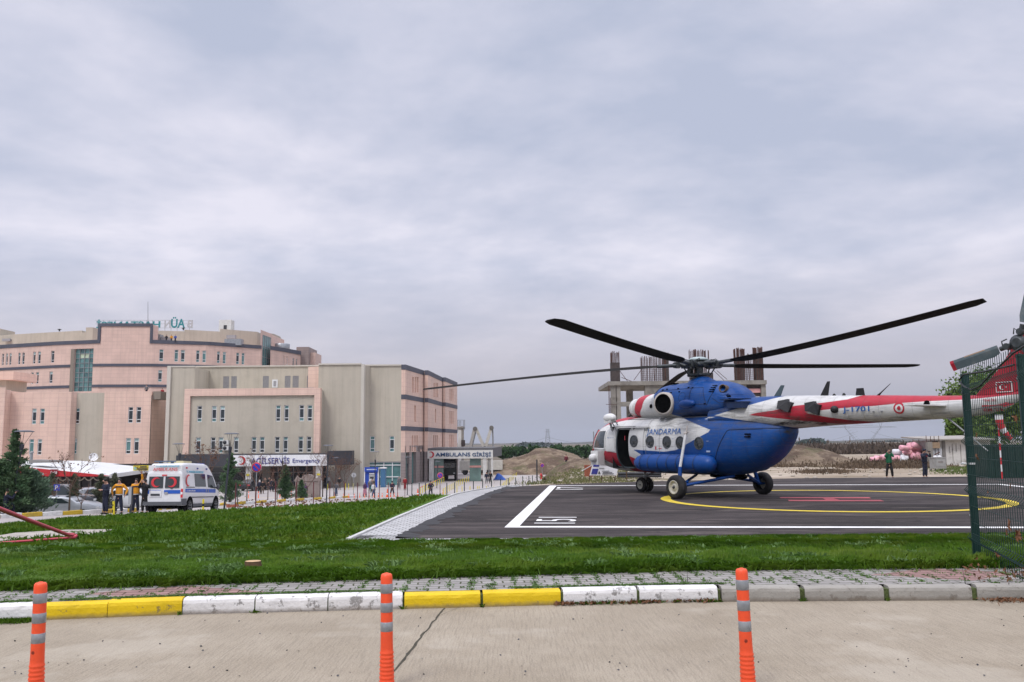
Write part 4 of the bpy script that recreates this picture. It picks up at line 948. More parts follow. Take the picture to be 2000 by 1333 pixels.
# small concrete frame behind the pink wing (px 893-908)
root=thing('concrete_frame_building','narrow unfinished concrete stair frame rising behind the right end of the pink hospital wing','unfinished building',(at(900,900,175).x,175,-4.4))
mb=MB(); p=at(894,833,175);q=at(901,833,175); z=p.z; mb.box(p.x,q.x,175,180,-4.4,z); part(mb,'white_wall',mat('shed_white',(.6,.6,.58),.8),root)
mb=MB(); a=at(901,850,175).x;b=at(905.5,850,175).x; mb.box(a,b,175,176,-4.4,at(900,833,175).z); mb.box(at(893,840,175).x,b,174.8,178,at(900,837,175).z,at(900,834,175).z); part(mb,'frame',conc,root)
mb=MB()
for px in (894,897,900,905,907.5): mb.tube(at(px,840,175),at(px,821,175),.06,n=4)
mb.bar(at(893,821,175),at(908,821,175),.06,.06); part(mb,'scaffold_pole',grey,root)
mb=MB(); mb.box(a,b+.3,174.5,175,at(903,872,175).z,at(903,860,175).z); part(mb,'dark_infill',form,root)
# ================================================================ helicopter
HO=Vector((7.738,32.764,ZP)); HA=math.atan2(.842,-.54)
heli=thing('helicopter','large blue, white and red rescue helicopter on the helipad with its side door open','helicopter',HO,HA)
def hrect(px,py,l=0.0):
    F=Vector((math.cos(HA),math.sin(HA),0));Lv=Vector((-F.y,F.x,0)); o=Vector((HO.x,HO.y,HO.z-CZ)); d=ray(px,py); t=(l+o.dot(Lv))/d.dot(Lv); P=d*t-o
    return P.dot(F),P.z
def sdf(poly,x,z):
    """signed distance to polygon (positive inside), vectorised"""
    x=np.asarray(x);z=np.asarray(z); d=np.full(x.shape,1e9); ins=np.zeros(x.shape,bool); n=len(poly)
    for i in range(n):
        ax,az=poly[i];bx,bz=poly[(i+1)%n]; ex,ez=bx-ax,bz-az; wx,wz=x-ax,z-az
        t=np.clip((wx*ex+wz*ez)/(ex*ex+ez*ez+1e-12),0,1); d=np.minimum(d,np.hypot(wx-ex*t,wz-ez*t))
        c=((az<=z)&(bz>z))|((bz<=z)&(az>z)); xi=ax+(z-az)/np.where(ez==0,1e-9,ez)*ex; ins^=c&(x<xi)
    return np.where(ins,d,-d)
WCAB=[(8.5,0.2),(8.5,5),(2.75,5),(2.70,3.95),(2.55,3.70),(2.25,3.42),(1.66,3.09),(.39,2.75),(-.77,2.43),(-.1,2.17),(.57,1.9),(.75,1.80),(1.1,1.72),(1.7,1.66),(3.45,1.74),(3.0,1.54),(3.35,1.30),(3.6,0.2)]
WTAIL=[(.3,2.78),(-.87,3.0),(-1.62,3.17),(-2.46,3.37),(-3.25,3.57),(-3.4,4.2),(-13,6),(-13,1.5),(-4.2,2.40),(-3.61,2.49),(-2.61,2.66),(-1.53,2.83),(-.96,2.93)]
RLOW=[(5.35,1.69),(3.87,1.52),(3.42,1.38),(3.2,1.1),(2.9,.5),(4.12,.5),(4.3,.98),(4.85,1.08),(5.6,1.32)]
RROOF=[(7.6,1.85),(7.2,2.4),(6.5,2.62),(6.05,2.83),(5.48,3.02),(4.5,3.10),(3.94,3.13),(3.86,3.37),(3.74,3.65),(3.62,4.3),(3.22,4.3),(3.17,3.9),(3.22,3.72),(3.32,3.40),(3.57,3.12),(3.81,3.02),(4.4,2.93),(4.96,2.86),(5.6,2.76),(6.1,2.63),(6.45,2.45),(6.8,2.0)]
RTAIL=[(-2.04,2.96),(-3.18,3.07),(-4.0,3.2),(-4.92,3.25),(-5.9,3.33),(-6.3,3.46),(-6.4,4),(-9.6,4),(-10,5.2),(-12.5,6.5),(-12.5,3.24),(-11.09,3.24),(-10.09,3.17),(-9.56,3.15),(-8.5,3.15),(-7.66,3.13),(-6.94,3.08),(-5.95,3.06),(-5.44,3.04),(-4.28,2.97),(-5.21,2.78),(-5.99,2.66),(-6.66,2.60),(-6.6,2.3),(-6.13,2.54),(-5.39,2.57),(-4.01,2.71),(-3.13,2.82)]
def livery_mat():
    m=bpy.data.materials.new('helicopter_livery'); m.use_nodes=True; t=m.node_tree; b=t.nodes['Principled BSDF']
    b.inputs['Roughness'].default_value=.33; b.inputs['Specular IOR Level'].default_value=.3; b.inputs['Coat Weight'].default_value=.0; b.inputs['Coat Roughness'].default_value=.2
    tc=t.nodes.new('ShaderNodeTexCoord')
    def nz(s,d=6,r=.65,sc=None):
        n=t.nodes.new('ShaderNodeTexNoise'); n.inputs['Scale'].default_value=s;n.inputs['Detail'].default_value=d;n.inputs['Roughness'].default_value=r
        if sc: mp=t.nodes.new('ShaderNodeMapping'); mp.inputs['Scale'].default_value=sc; t.links.new(tc.outputs['Object'],mp.inputs[0]); t.links.new(mp.outputs[0],n.inputs['Vector'])
        else: t.links.new(tc.outputs['Object'],n.inputs['Vector'])
        return n.outputs[0]
    def rg(o,a,bb,c=0,d=1):
        r=t.nodes.new('ShaderNodeMapRange')
        for i,v in enumerate((a,bb,c,d)): r.inputs[i+1].default_value=v
        t.links.new(o,r.inputs[0]); return r.outputs[0]
    def att(n): a=t.nodes.new('ShaderNodeAttribute'); a.attribute_name=n; return a.outputs['Fac']
    def mix(f,a,c):
        x=t.nodes.new('ShaderNodeMix'); x.data_type='RGBA'; t.links.new(f,x.inputs[0])
        for k,v in ((6,a),(7,c)):
            if isinstance(v,tuple): x.inputs[k].default_value=(*v,1)
            else: t.links.new(v,x.inputs[k])
        return x.outputs[2]
    def mul(a,c):
        x=t.nodes.new('ShaderNodeMath'); x.operation='MULTIPLY'; t.links.new(a,x.inputs[0])
        if isinstance(c,(int,float)): x.inputs[1].default_value=c
        else: t.links.new(c,x.inputs[1])
        return x.outputs[0]
    blue=mix(rg(nz(1.2),.3,.7),(.0015,.043,.195),(.003,.066,.275)); wh=mix(rg(nz(2),.3,.7),(.53,.53,.52),(.62,.62,.61)); red=mix(rg(nz(2),.3,.7),(.36,.015,.03),(.43,.022,.045))
    c=mix(rg(att('sd_w'),-.008,.008),blue,wh); c=mix(rg(att('sd_r'),-.008,.008),c,red)
    # oil and soot streaks: they belong to the skin behind the exhaust and along the boom
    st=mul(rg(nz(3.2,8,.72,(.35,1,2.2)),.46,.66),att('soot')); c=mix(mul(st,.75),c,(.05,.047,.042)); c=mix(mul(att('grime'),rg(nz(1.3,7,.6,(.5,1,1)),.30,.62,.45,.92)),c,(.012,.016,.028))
    st2=mul(rg(nz(9,6,.7,(.25,1,3)),.52,.66),.28); c=mix(st2,c,(.13,.12,.11))
    t.links.new(c,b.inputs['Base Color'])
    # panel seams as shallow grooves
    sx=t.nodes.new('ShaderNodeSeparateXYZ'); t.links.new(tc.outputs['Object'],sx.inputs[0])
    def seam(o,p,w):
        a=t.nodes.new('ShaderNodeMath'); a.operation='PINGPONG'; t.links.new(o,a.inputs[0]); a.inputs[1].default_value=p/2; return rg(a.outputs[0],0,w)
    mn=t.nodes.new('ShaderNodeMath'); mn.operation='MINIMUM'; t.links.new(seam(sx.outputs[0],.54,.010),mn.inputs[0]); t.links.new(seam(sx.outputs[2],.62,.008),mn.inputs[1])
    bp=t.nodes.new('ShaderNodeBump'); bp.inputs['Strength'].default_value=.7; bp.inputs['Distance'].default_value=.01; t.links.new(mn.outputs[0],bp.inputs['Height'])
    n5=nz(1.6,2,.5); b2=t.nodes.new('ShaderNodeBump'); b2.inputs['Strength'].default_value=.25; b2.inputs['Distance'].default_value=.03; t.links.new(n5,b2.inputs['Height']); t.links.new(bp.outputs[0],b2.inputs['Normal'])
    t.links.new(b2.outputs[0],b.inputs['Normal'])
    x=mix(rg(mn.outputs[0],0,.8,.55,0),c,(.03,.03,.035)); t.links.new(x,b.inputs['Base Color'])
    t.links.new(rg(nz(4),.3,.7,.32,.55),b.inputs['Roughness'])
    return m
liv=livery_mat()
def paint(o):
    me=o.data; n=len(me.vertices); V=np.zeros(n*3); me.vertices.foreach_get('co',V); V=V.reshape(-1,3); x,y,z=V.T
    w=np.maximum(sdf(WCAB,x,z),sdf(WTAIL,x,z)); r=np.maximum(np.maximum(sdf(RLOW,x,z),sdf(RROOF,x,z)),sdf(RTAIL,x,z))
    belly=(1.06-z)+.0*x; belly=np.where(x>4.3,belly,-1); r=np.minimum(r,-belly); w=np.where(x>4.3,np.maximum(w,belly),w)
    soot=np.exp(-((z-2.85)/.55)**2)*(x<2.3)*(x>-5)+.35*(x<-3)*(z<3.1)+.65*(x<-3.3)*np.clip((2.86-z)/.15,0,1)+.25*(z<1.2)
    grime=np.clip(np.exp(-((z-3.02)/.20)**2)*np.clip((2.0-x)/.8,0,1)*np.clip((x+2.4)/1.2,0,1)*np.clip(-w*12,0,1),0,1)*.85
    for nm,a in (('sd_w',w),('sd_r',r),('soot',soot),('grime',grime)):
        at_=me.attributes.new(nm,'FLOAT','POINT'); at_.data.foreach_set('value',a.astype(np.float32))
    return o
def sect(x,zb,zt,w,p=2.4,n=64,zc=None,pb=None):
    """superellipse hoop"""
    zc=(zb+zt)/2 if zc is None else zc; out=[]
    for i in range(n):
        a=2*math.pi*i/n; c,s=math.cos(a),math.sin(a); q=p if s>=0 else (pb or p)
        h=(zt-zc) if s>=0 else (zc-zb)
        out.append(Vector((x,w*math.copysign(abs(c)**(2/q),c),zc+h*math.copysign(abs(s)**(2/q),s))))
    return out
def spline_sections(S,step=.06):
    S=sorted(S,key=lambda s:s[0]); A=np.array(S,float); xs=A[:,0]; k=len(xs)
    X=np.arange(xs[0],xs[-1],step); X=np.append(X,xs[-1]); out=[]
    def pch(y):
        h=np.diff(xs); d=np.diff(y)/h; m=np.zeros(k)
        for i in range(1,k-1): m[i]=0 if d[i-1]*d[i]<=0 else 2*d[i-1]*d[i]/(d[i-1]+d[i])
        m[0]=d[0];m[-1]=d[-1]; r=[]
        for q in X:
            i=min(k-2,max(0,int(np.searchsorted(xs,q)-1))); t=(q-xs[i])/h[i]
            r.append((2*t**3-3*t*t+1)*y[i]+(t**3-2*t*t+t)*h[i]*m[i]+(-2*t**3+3*t*t)*y[i+1]+(t**3-t*t)*h[i]*m[i+1])
        return r
    cols=[pch(A[:,j]) for j in range(1,A.shape[1])]
    return [(x,)+tuple(c[i] for c in cols) for i,x in enumerate(X)]
# main hull: x, bottom, top, half width, centre height, exponent
HS=[(7.02,1.62,1.95,.10,1.78,2),(6.98,1.48,2.12,.30,1.78,2),(6.85,1.28,2.36,.58,1.8,2.1),(6.6,1.10,2.58,.84,1.82,2.2),(6.2,.98,2.80,1.04,1.84,2.3),(5.6,.88,2.98,1.19,1.86,2.4),(5.0,.83,3.07,1.245,1.88,2.5),(4.2,.80,3.10,1.25,1.9,2.5),(2,.79,3.10,1.25,1.9,2.5),(0,.79,3.10,1.25,1.9,2.5),(-.7,.80,3.10,1.24,1.9,2.5),(-1.4,.90,3.08,1.16,1.92,2.4),(-2.0,1.05,3.02,1.02,1.98,2.3),(-2.6,1.34,2.92,.80,2.1,2.2),(-3.0,1.66,2.8,.62,2.25,2.1),(-3.3,2.05,2.7,.42,2.4,2),(-3.42,2.30,2.62,.2,2.46,2)]
sec=spline_sections(HS)
rings=[sect(x,zb,zt,w,p,80,zc) for x,zb,zt,w,zc,p in sec]
mb=MB(); n=80; DX0,DX1,DZ0,DZ1=3.76,4.50,1.02,2.57
for k in range(len(rings)-1):
    a,b=rings[k],rings[k+1]
    for i in range(n):
        j=(i+1)%n; cx_=(a[i].x+b[i].x)/2; cz_=(a[i].z+a[j].z)/2; cy_=a[i].y
        if DX0<cx_<DX1 and DZ0<cz_<DZ1 and cy_>.3: continue
        mb.add([a[i],a[j],b[j],b[i]],[(0,3,2,1)],True)
mb.add(rings[0],[tuple(range(n))],False); mb.add(rings[-1],[tuple(range(n))[::-1]],False)
hull=mb.build('fuselage',liv,heli)
import bmesh
bm=bmesh.new(); bm.from_mesh(hull.data); bmesh.ops.remove_doubles(bm,verts=bm.verts,dist=.0005); bmesh.ops.recalc_face_normals(bm,faces=bm.faces); bm.to_mesh(hull.data); bm.free(); paint(hull)
def hullw(x,z):
    """half width of the hull skin at x,z"""
    s=min(sec,key=lambda q:abs(q[0]-x)); _,zb,zt,w,zc,p=s; h=(zt-zc) if z>=zc else (zc-zb); q=min(.999,abs(z-zc)/h); return w*(1-q**p)**(1/p)
# boom
BS=[(-.4,2.45,3.40,1.0,2.9,2.3),(-1.2,2.42,3.52,.95,2.9,2.2),(-2,2.40,3.60,.84,2.93,2.1),(-3,2.41,3.585,.70,2.96,2),(-3.8,2.46,3.56,.61,2.97,2),(-5,2.52,3.50,.53,2.99,2),(-7,2.585,3.41,.44,3.0,2),(-9,2.645,3.30,.355,2.98,2),(-9.9,2.70,3.27,.31,2.99,2),(-10.5,2.83,3.28,.24,3.08,2),(-10.9,3.02,3.32,.14,3.2,2),(-11.05,3.18,3.36,.05,3.28,2)]
mb=MB(); mb.loft([sect(x,zb,zt,w,p,56,zc) for x,zb,zt,w,zc,p in spline_sections(BS,.07)]); boom=paint(mb.build('tail_boom',liv,heli))
# engine and gearbox cowling
CS=[(4.24,3.34,3.58,.30,3.45,2),(4.20,3.22,3.70,.52,3.45,2),(4.05,3.05,3.84,.74,3.45,2.3),(3.7,2.98,3.95,.85,3.42,2.6),(3.1,2.95,3.98,.90,3.4,2.6),(2.82,2.94,4.00,.92,3.4,2.6),(2.68,2.93,4.16,.93,3.4,2.5),(2.45,2.92,4.26,.95,3.4,2.5),(2.0,2.9,4.30,.97,3.4,2.5),(1.2,2.88,4.32,.98,3.4,2.5),(.3,2.88,4.32,.98,3.4,2.5),(-.3,2.88,4.28,.97,3.4,2.5),(-.8,2.88,4.16,.92,3.4,2.4),(-1.15,2.9,3.98,.80,3.4,2.3),(-1.4,2.95,3.74,.6,3.3,2.1),(-1.5,3.0,3.5,.4,3.25,2)]
cs=spline_sections(CS,.06)
mb=MB(); mb.loft([sect(x,zb,zt,w,p,64,zc) for x,zb,zt,w,zc,p in cs]); cowl=paint(mb.build('engine_cowling',liv,heli))
bluep=mat('blue_paint',(.002,.052,.24),.4,var=.15,vscale=2,spec=.3,dirt=(.02,.03,.06),dscale=2,damt=.5); whitep=mat('heli_white_paint',(.62,.62,.61),.4,var=.05,dirt=(.3,.29,.27),dscale=4,damt=.4)
blk=mat('soot_black',(.003,.003,.0035),.95,var=.3,spec=.05); crm=mat('cream_ring',(.50,.46,.42),.6,var=.15,dirt=(.2,.17,.15),dscale=6,damt=.6)
mb=MB(); mb.lathe([(.62,4.20),(.5,4.36),(.30,4.46),(.24,4.50)],(.80,0,0),28); cap=paint(mb.build('rotor_mast_fairing',liv,heli))
# intake domes in front
for s in(1,-1):
    mb=MB(); mb.lathe([(.36,-.1),(.38,.05),(.30,.18),(.12,.26),(.02,.27)],(4.12,.43*s,3.42),24,M=Matrix.Rotation(R(90),3,'Y')); mb.build('intake_dust_cover',whitep,heli)
# exhausts
for s in(1,-1):
    c=Vector((1.80,1.03*s,3.50)); ax=Vector((-.22,.95*s,0.02)).normalized(); M=ax.to_track_quat('Z','Y').to_matrix()
    mb=MB(); mb.cur=0; mb.lathe([(.44,-.35),(.445,.10),(.44,.14),(.37,.145)],c,36,M=M,caps=(False,False)); mb.cur=1; mb.lathe([(.37,.145),(.36,.08),(.30,.055),(.0,.05)],c,36,M=M,caps=(False,False)); mb.build('exhaust',[crm,blk],heli)
# side details of the cowling
def onside(x,z,o=0.0): return Vector((x,0,z))
def cw_(x,z):
    s=min(cs,key=lambda q:abs(q[0]-x)); _,zb,zt,w,zc,p=s; h=(zt-zc) if z>=zc else (zc-zb); q=min(.999,abs(z-zc)/h); return w*(1-q**p)**(1/p)
mb=MB(); mb.ell((.62,cw_(.6,3.45)+.02,3.45),(.42,.18,.16),16,10); mb.build('side_fairing',bluep,heli)
mb=MB(); c=Vector((-.92,cw_(-.9,3.93)-.06,3.93)); mb.lathe([(.155,-.1),(.15,.16),(.12,.165),(.11,0)],c,20,M=Vector((-.3,.9,.1)).to_track_quat('Z','Y').to_matrix(),caps=(True,False)); mb.build('vent_pipe',mat('burnt_pipe',(.10,.07,.05),.6),heli)
mb=MB(); mb.lathe([(.13,0),(.12,.04),(.0,.05)],(-1.18,cw_(-1.18,3.6)-.03,3.62),14,M=Matrix.Rotation(R(-100),3,'X')); mb.build('round_vent',blk,heli)
mb=MB(); 
for k in range(4): 
    for dx in (0,.13): z=4.08-k*.075; mb.ob((-.45-dx,cw_(-.45,z)+.012,z),(.05,.012,.018))
mb.build('cooling_slots',blk,heli)
mb=MB(); mb.box(-2.1,-1.35,.6,1.0,3.2,3.42); mb.box(-2.15,-1.1,.6,1.08,3.5,3.53); mb.build('flare_dispenser',mat('dark_blue_box',(.006,.022,.075),.6,var=.2),heli)
mb=MB(); mb.tube((-2.2,1.0,3.52),(-1.1,1.1,3.60),.02); mb.tube((-2.15,.98,3.66),(-1.15,1.05,3.68),.012); mb.build('handrail',bluep,heli)
for x,z in ((3.1,3.72),(2.4,3.2)):
    mb=MB(); mb.lathe([(.075,0),(.07,.02),(0,.02)],(x,cw_(x,z)+.0,z),14,M=Matrix.Rotation(R(-90),3,'X')); 
mb=MB(); mb.lathe([(.085,0),(.08,.02),(0,.02)],(2.72,cw_(2.7,3.42)-.005,3.44),16,M=Matrix.Rotation(R(-90),3,'X')); mb.build('side_port',blk,heli)
mb=MB(); mb.tube((4.3,.55,3.2),(4.46,.62,3.1),.045,n=8); mb.build('air_probe',dark,heli)
# door: interior and frame
inn=mat('cabin_interior',(.035,.04,.042),.8,var=.3,vscale=4)
mb=MB(); y0=-.6; x0,x1,z0,z1=DX0-.25,DX1+.35,DZ0-.03,DZ1+.1
mb.quad((x0,y0,z0),(x1,y0,z0),(x1,y0,z1),(x0,y0,z1)); mb.quad((x0,y0,z0),(x0,1.2,z0),(x1,1.2,z0),(x1,y0,z0)); mb.quad((x0,y0,z1),(x1,y0,z1),(x1,1.1,z1),(x0,1.1,z1)); mb.quad((x0,y0,z0),(x0,y0,z1),(x0,1.2,z1),(x0,1.2,z0)); mb.quad((x1,y0,z0),(x1,1.2,z0),(x1,1.2,z1),(x1,y0,z1)); cab=mb.build('cabin_interior',inn,heli)
mb=MB(); mb.tube((3.95,.75,1.15),(3.95,.75,1.5),.07,n=12); mb.ell((3.95,.75,1.52),(.07,.07,.05),10,6); mb.build('fire_extinguisher',redl,cab)
mb=MB(); mb.box(4.1,4.4,-.3,.3,1.05,1.5); mb.box(4.3,4.42,-.3,.3,1.5,2.1); mb.ell((4.35,0,2.25),(.1,.14,.16),10,8); mb.build('crew_seat',mat('seat_cloth',(.07,.065,.06),.9),cab)
def hloop(x0,x1,z0,z1,off=.0,seg=6,r=.12):
    P=[]
    for cx_,cz_,a0 in ((x1-r,z1-r,0),(x0+r,z1-r,90),(x0+r,z0+r,180),(x1-r,z0+r,270)):
        for k in range(seg+1): a=R(a0+90*k/seg); P.append((cx_+r*math.cos(a),cz_+r*math.sin(a)))
    # subdivide
    Q=[]
    for (a,b),(c,d) in zip(P,P[1:]+P[:1]):
        m=max(1,int(math.hypot(c-a,d-b)/.12)); Q+=[(a+(c-a)*i/m,b+(d-b)*i/m) for i in range(m)]
    return [Vector((x,hullw(x,z)+off,z)) for x,z in Q]
mb=MB(); L_=hloop(DX0-.02,DX1+.02,DZ0-.02,DZ1+.02,.0,r=.10); mb.path(L_+[L_[0]],.035,n=6); mb.build('door_frame',mat('door_seal',(.06,.075,.085),.6),heli)
mb=MB(); 
def panel(mb,x0,x1,z0,z1,off=.03,nx=8,nz=14,y=1):
    vs=[]; 
    for k in range(nz+1):
        for i in range(nx+1):
            x=x0+(x1-x0)*i/nx; z=z0+(z1-z0)*k/nz; vs.append((x,y*(hullw(x,z)+off),z))
    n=nx+1; mb.add(vs,[(k*n+i,k*n+i+1,(k+1)*n+i+1,(k+1)*n+i) if y<0 else (k*n+i,(k+1)*n+i,(k+1)*n+i+1,k*n+i+1) for k in range(nz) for i in range(nx)],True)
    vs2=[vs[i] for i in range(n)]+[vs[k*n+nx] for k in range(1,nz+1)]+[vs[nz*n+i] for i in range(nx-1,-1,-1)]+[vs[k*n] for k in range(nz-1,0,-1)]
    m=len(vs2); mb.add(vs2+[(a,b-y*.05,c) for a,b,c in vs2],[(i,(i+1)%m,m+(i+1)%m,m+i) for i in range(m)],False)
panel(mb,2.86,3.72,.98,2.57,.045,12,28); door=paint(mb.build('sliding_door',liv,heli))
mb=MB(); mb.box(2.6,4.62,1.13,1.26,2.60,2.645); mb.build('door_rail',whitep,heli)
# portholes
def port(x,z,r=.205,par=heli,off=.0,y=1,rx=None):
    yy=hullw(x,z)+off; M=Matrix.Rotation(R(-90*y),3,'X')
    mb=MB(); mb.lathe([(r+.035,-.03),(r+.035,.012),(r,.016),(r-.005,.004)],(x,y*yy,z),28,M=M,caps=(False,False)); o=mb.build('porthole',mat('rubber_seal',(.05,.055,.06),.6),par)
    mb=MB(); mb.lathe([(r,.0),(r*.7,.010),(0.001,.014)],(x,y*yy,z),28,M=M,caps=(False,False)); mb.build('pane',gdark,o)
for x,z in ((2.48,2.04),(1.53,2.02),(.80,2.00),(-.17,1.97)): port(x,z)
port(3.38,2.07,par=door,off=.05)
for x in (4,3.1,2.2,1.3,.4,-.3): port(x,2.02,y=-1)
# cockpit glazing
def gpanel(name,pts,off,m,y=1,frame=True):
    mb=MB(); 
    import itertools
    (a,b,c,d)=pts; nx,nz_=10,10; vs=[]
    for k in range(nz_+1):
        for i in range(nx+1):
            s,t=i/nx,k/nz_; x=(a[0]*(1-s)+b[0]*s)*(1-t)+(d[0]*(1-s)+c[0]*s)*t; z=(a[1]*(1-s)+b[1]*s)*(1-t)+(d[1]*(1-s)+c[1]*s)*t; vs.append((x,y*(hullw(x,z)+off),z))
    n=nx+1; mb.add(vs,[(k*n+i,(k+1)*n+i,(k+1)*n+i+1,k*n+i+1) for k in range(nz_) for i in range(nx)],True)
    o=mb.build(name,m,heli)
    if frame:
        bd=[vs[i] for i in range(n)]+[vs[k*n+nx] for k in range(1,nz_+1)]+[vs[nz_*n+i] for i in range(nx-1,-1,-1)]+[vs[k*n] for k in range(nz_-1,-1,-1)]
        f=MB(); f.path([Vector(v) for v in bd],.03,n=5); f.build('window_frame',whitep if frame==1 else redp,o)
    return o
redp=mat('red_paint',(.40,.018,.035),.4,var=.1)
for y in(1,-1):
    gpanel('side_window',[(5.32,1.76),(6.35,1.78),(6.05,2.5),(5.30,2.52)],.012,gdark,y,1)
    gpanel('windshield',[(6.42,1.72),(6.93,1.68),(6.72,2.42),(6.15,2.55)],.015,gdark,y,2)
    gpanel('chin_window',[(5.7,1.18),(6.3,1.12),(6.5,1.4),(5.75,1.5)],.01,whitep,y,0)
mb=MB(); panel(mb,4.62,5.18,1.66,2.53,.03,6,14); mb.build('bulged_cockpit_panel',whitep,heli)
mb=MB(); mb.path([(7.0,.25,1.9),(7.1,.35,2.0),(6.9,.5,2.3),(6.5,.6,2.6)],.012,n=5); mb.build('wiper',dark,heli)
# hoist and lamp boxes on the nose
x,z=hrect(1191,817,1.45); mb=MB(); mb.ell((x,1.45,z),(.36,.2,.19),16,10); mb.box(x-.2,x+.2,1.3,1.6,z-.2,z+.05); ho=mb.build('rescue_hoist',whitep,heli)
mb=MB(); xs,zs=x,z
for a,b in (((xs-.25,1.4,zs-.1),(4.6,1.1,2.75)),((xs-.1,1.45,zs-.15),(4.75,1.15,2.7)),((xs-.2,1.5,zs-.18),(4.5,1.25,2.5)),((xs-.3,1.3,zs-.2),(4.9,1.0,2.9))): mb.tube(a,b,.022,n=6)
for k in range(5): mb.lathe([(.06,-.02),(.06,.02)],(4.85-.06*k,1.32+.02*k,2.95-.1*k),10,M=Matrix.Rotation(R(70),3,'X'))
mb.build('hoist_bracket',grey,ho)
x,z=hrect(1166,894,1.35); mb=MB(); mb.box(x-.25,x+.22,1.15,1.5,z-.30,z+.28); mb.lathe([(.17,0),(.18,.1),(.14,.2),(.05,.24)],(x-.02,1.5,z-.03),18,M=Matrix.Rotation(R(-80),3,'X')); mb.build('searchlight_pod',whitep,heli)
mb=MB(); mb.bar((x,1.25,z),(6.0,.9,1.5),.06,.1); mb.build('pod_arm',grey,heli)
mb=MB(); a=Vector((6.9,.3,1.1)); mb.tube((6.4,1.0,1.1),(6.75,1.35,.82),.02,n=6); mb.tube((6.75,1.35,.82),(7.05,1.1,.84),.025,n=6); mb.build('pitot_probe',whitep,heli)
# fuel tank with straps
for y in(1,-1):
    mb=MB(); mb.lathe([(.02,-1.02),(.16,-1.0),(.27,-.86),(.325,-.6),(.335,-.3),(.335,2.35),(.32,2.7),(.27,2.95),(.17,3.12),(.02,3.17)],(-.05,1.42*y,1.235),28,M=Matrix.Rotation(R(90),3,'Y'))
    mb.box(-.7,2.9,min(1.0*y,1.3*y),max(1.0*y,1.3*y),1.0,1.45); tk=mb.build('fuel_tank',bluep,heli)
    for x in (-.35,.55,1.05,1.55,2.1,2.55):
        mb=MB(); mb.lathe([(.342,-.02),(.345,0),(.342,.02)],(x,1.42*y,1.235),28,M=Matrix.Rotation(R(90),3,'Y'),caps=(False,False)); mb.ob((x,1.42*y+.34*y,1.18),(.02,.015,.07)); mb.build('strap',mat('strap_dark',(.012,.03,.09),.5),tk)
# little side items
mb=MB(); 
for z in (2.28,2.19): mb.ob((-2.22,hullw(-2.2,z)+.01,z),(.12,.03,.022))
mb.build('vent_slots',blk,heli)
mb=MB(); panel(mb,-.75,-.5,1.45,1.56,.05,3,3); mb.build('step_housing',bluep,heli)
seam=mat('seam_dark',(.008,.02,.06),.7)
mb=MB(); P=[(-3.38,2.47),(-2.6,2.46),(-1.5,2.44),(-1.42,2.40),(-1.15,1.95),(-.95,1.55),(-.75,1.15),(-.62,.92)]
Q=[]
for (a,b),(c,d) in zip(P,P[1:]):
    m=6; Q+=[(a+(c-a)*i/m,b+(d-b)*i/m) for i in range(m)]
mb.path([Vector((x,hullw(x,z)+.004,z)) for x,z in Q],.014,n=5); mb.build('clamshell_seam',seam,heli)
mb=MB(); mb.path([Vector((2.75+.0*z,hullw(2.75,z)+.003,z)) for z in np.linspace(1.1,2.9,16)],.008,n=4); mb.path([Vector((1.95,hullw(1.95,z)+.003,z)) for z in np.linspace(1.6,2.6,12)],.008,n=4); mb.build('panel_seam',mat('seam_grey',(.25,.25,.25),.7),heli)
for x,z in ((2.1,2.95),(1.75,2.93)):
    mb=MB(); mb.tube((x,hullw(x,z),z),(x+.05,hullw(x,z)+.16,z-.02),.035,n=8); mb.ell((x+.07,hullw(x,z)+.18,z-.02),(.06,.06,.06),8,6); mb.build('cowling_bracket',grey,heli)
# hatch outlines, hinges and latches on the cowling
def cline(P,r=.010,name='hatch_seam'):
    Q=[]
    for (a,b),(c_,d) in zip(P,P[1:]):
        m=max(1,int(math.hypot(c_-a,d-b)/.08)); Q+=[(a+(c_-a)*i/m,b+(d-b)*i/m) for i in range(m)]
    Q.append(P[-1]); mb=MB(); mb.path([Vector((x,cw_(x,z)+.003,z)) for x,z in Q],r,n=4); return mb.build(name,seam,heli)
cline([(2.3,4.02),(.55,4.04),(.55,3.30)]); cline([(.55,4.04),(-.05,4.03),(-.35,3.35)]); cline([(.50,3.42),(-.28,3.40)]); cline([(-.35,3.36),(-.62,3.85),(-.60,4.15)]); cline([(-.62,3.6),(-.9,3.42),(-1.2,3.45)]); cline([(2.55,3.96),(2.55,4.2)]); cline([(-1.0,3.7),(-1.12,3.86),(-1.05,4.0)])
cline([(.95+.18*math.cos(a),3.72+.18*math.sin(a)) for a in np.linspace(0,2*math.pi,16)],.006)
for x,z in ((2.2,4.06),(1.95,4.07),(1.3,4.06),(.75,4.07),(.5,3.42),(-.26,3.41),(1.6,3.92),(1.15,3.93),(.52,4.05)): mb=MB(); mb.ob((x,cw_(x,z)+.01,z),(.035,.02,.022)); mb.build('latch',blk,heli)
for x,z in ((1.95,4.29),): mb=MB(); mb.ob((x,.35,4.30),(.14,.10,.02)); mb.build('dark_opening',blk,heli)
mb=MB()
for k in range(60):
    x=4.2-k*.1; 
    for z in (2.62,):
        if hullw(x,z)>.2: mb.ob((x,hullw(x,z)+.002,z),(.006,.003,.006))
mb.build('rivet_row',seam,heli)
mb=MB(); mb.path([Vector((x,hullw(x,2.945)+.012,2.945)) for x in np.linspace(4.3,-1.2,40)],.014,n=5); mb.build('roof_joint',mat('joint_grey',(.12,.12,.125),.6),heli)
for x,z,w_,h_ in ((2.15,1.80,.03,.06),(4.0,2.2,.02,.09),(1.9,1.78,.08,.012)): mb=MB(); mb.ob((x,hullw(x,z)+.006,z),(w_,.004,h_)); mb.build('small_stencil',redp,heli)
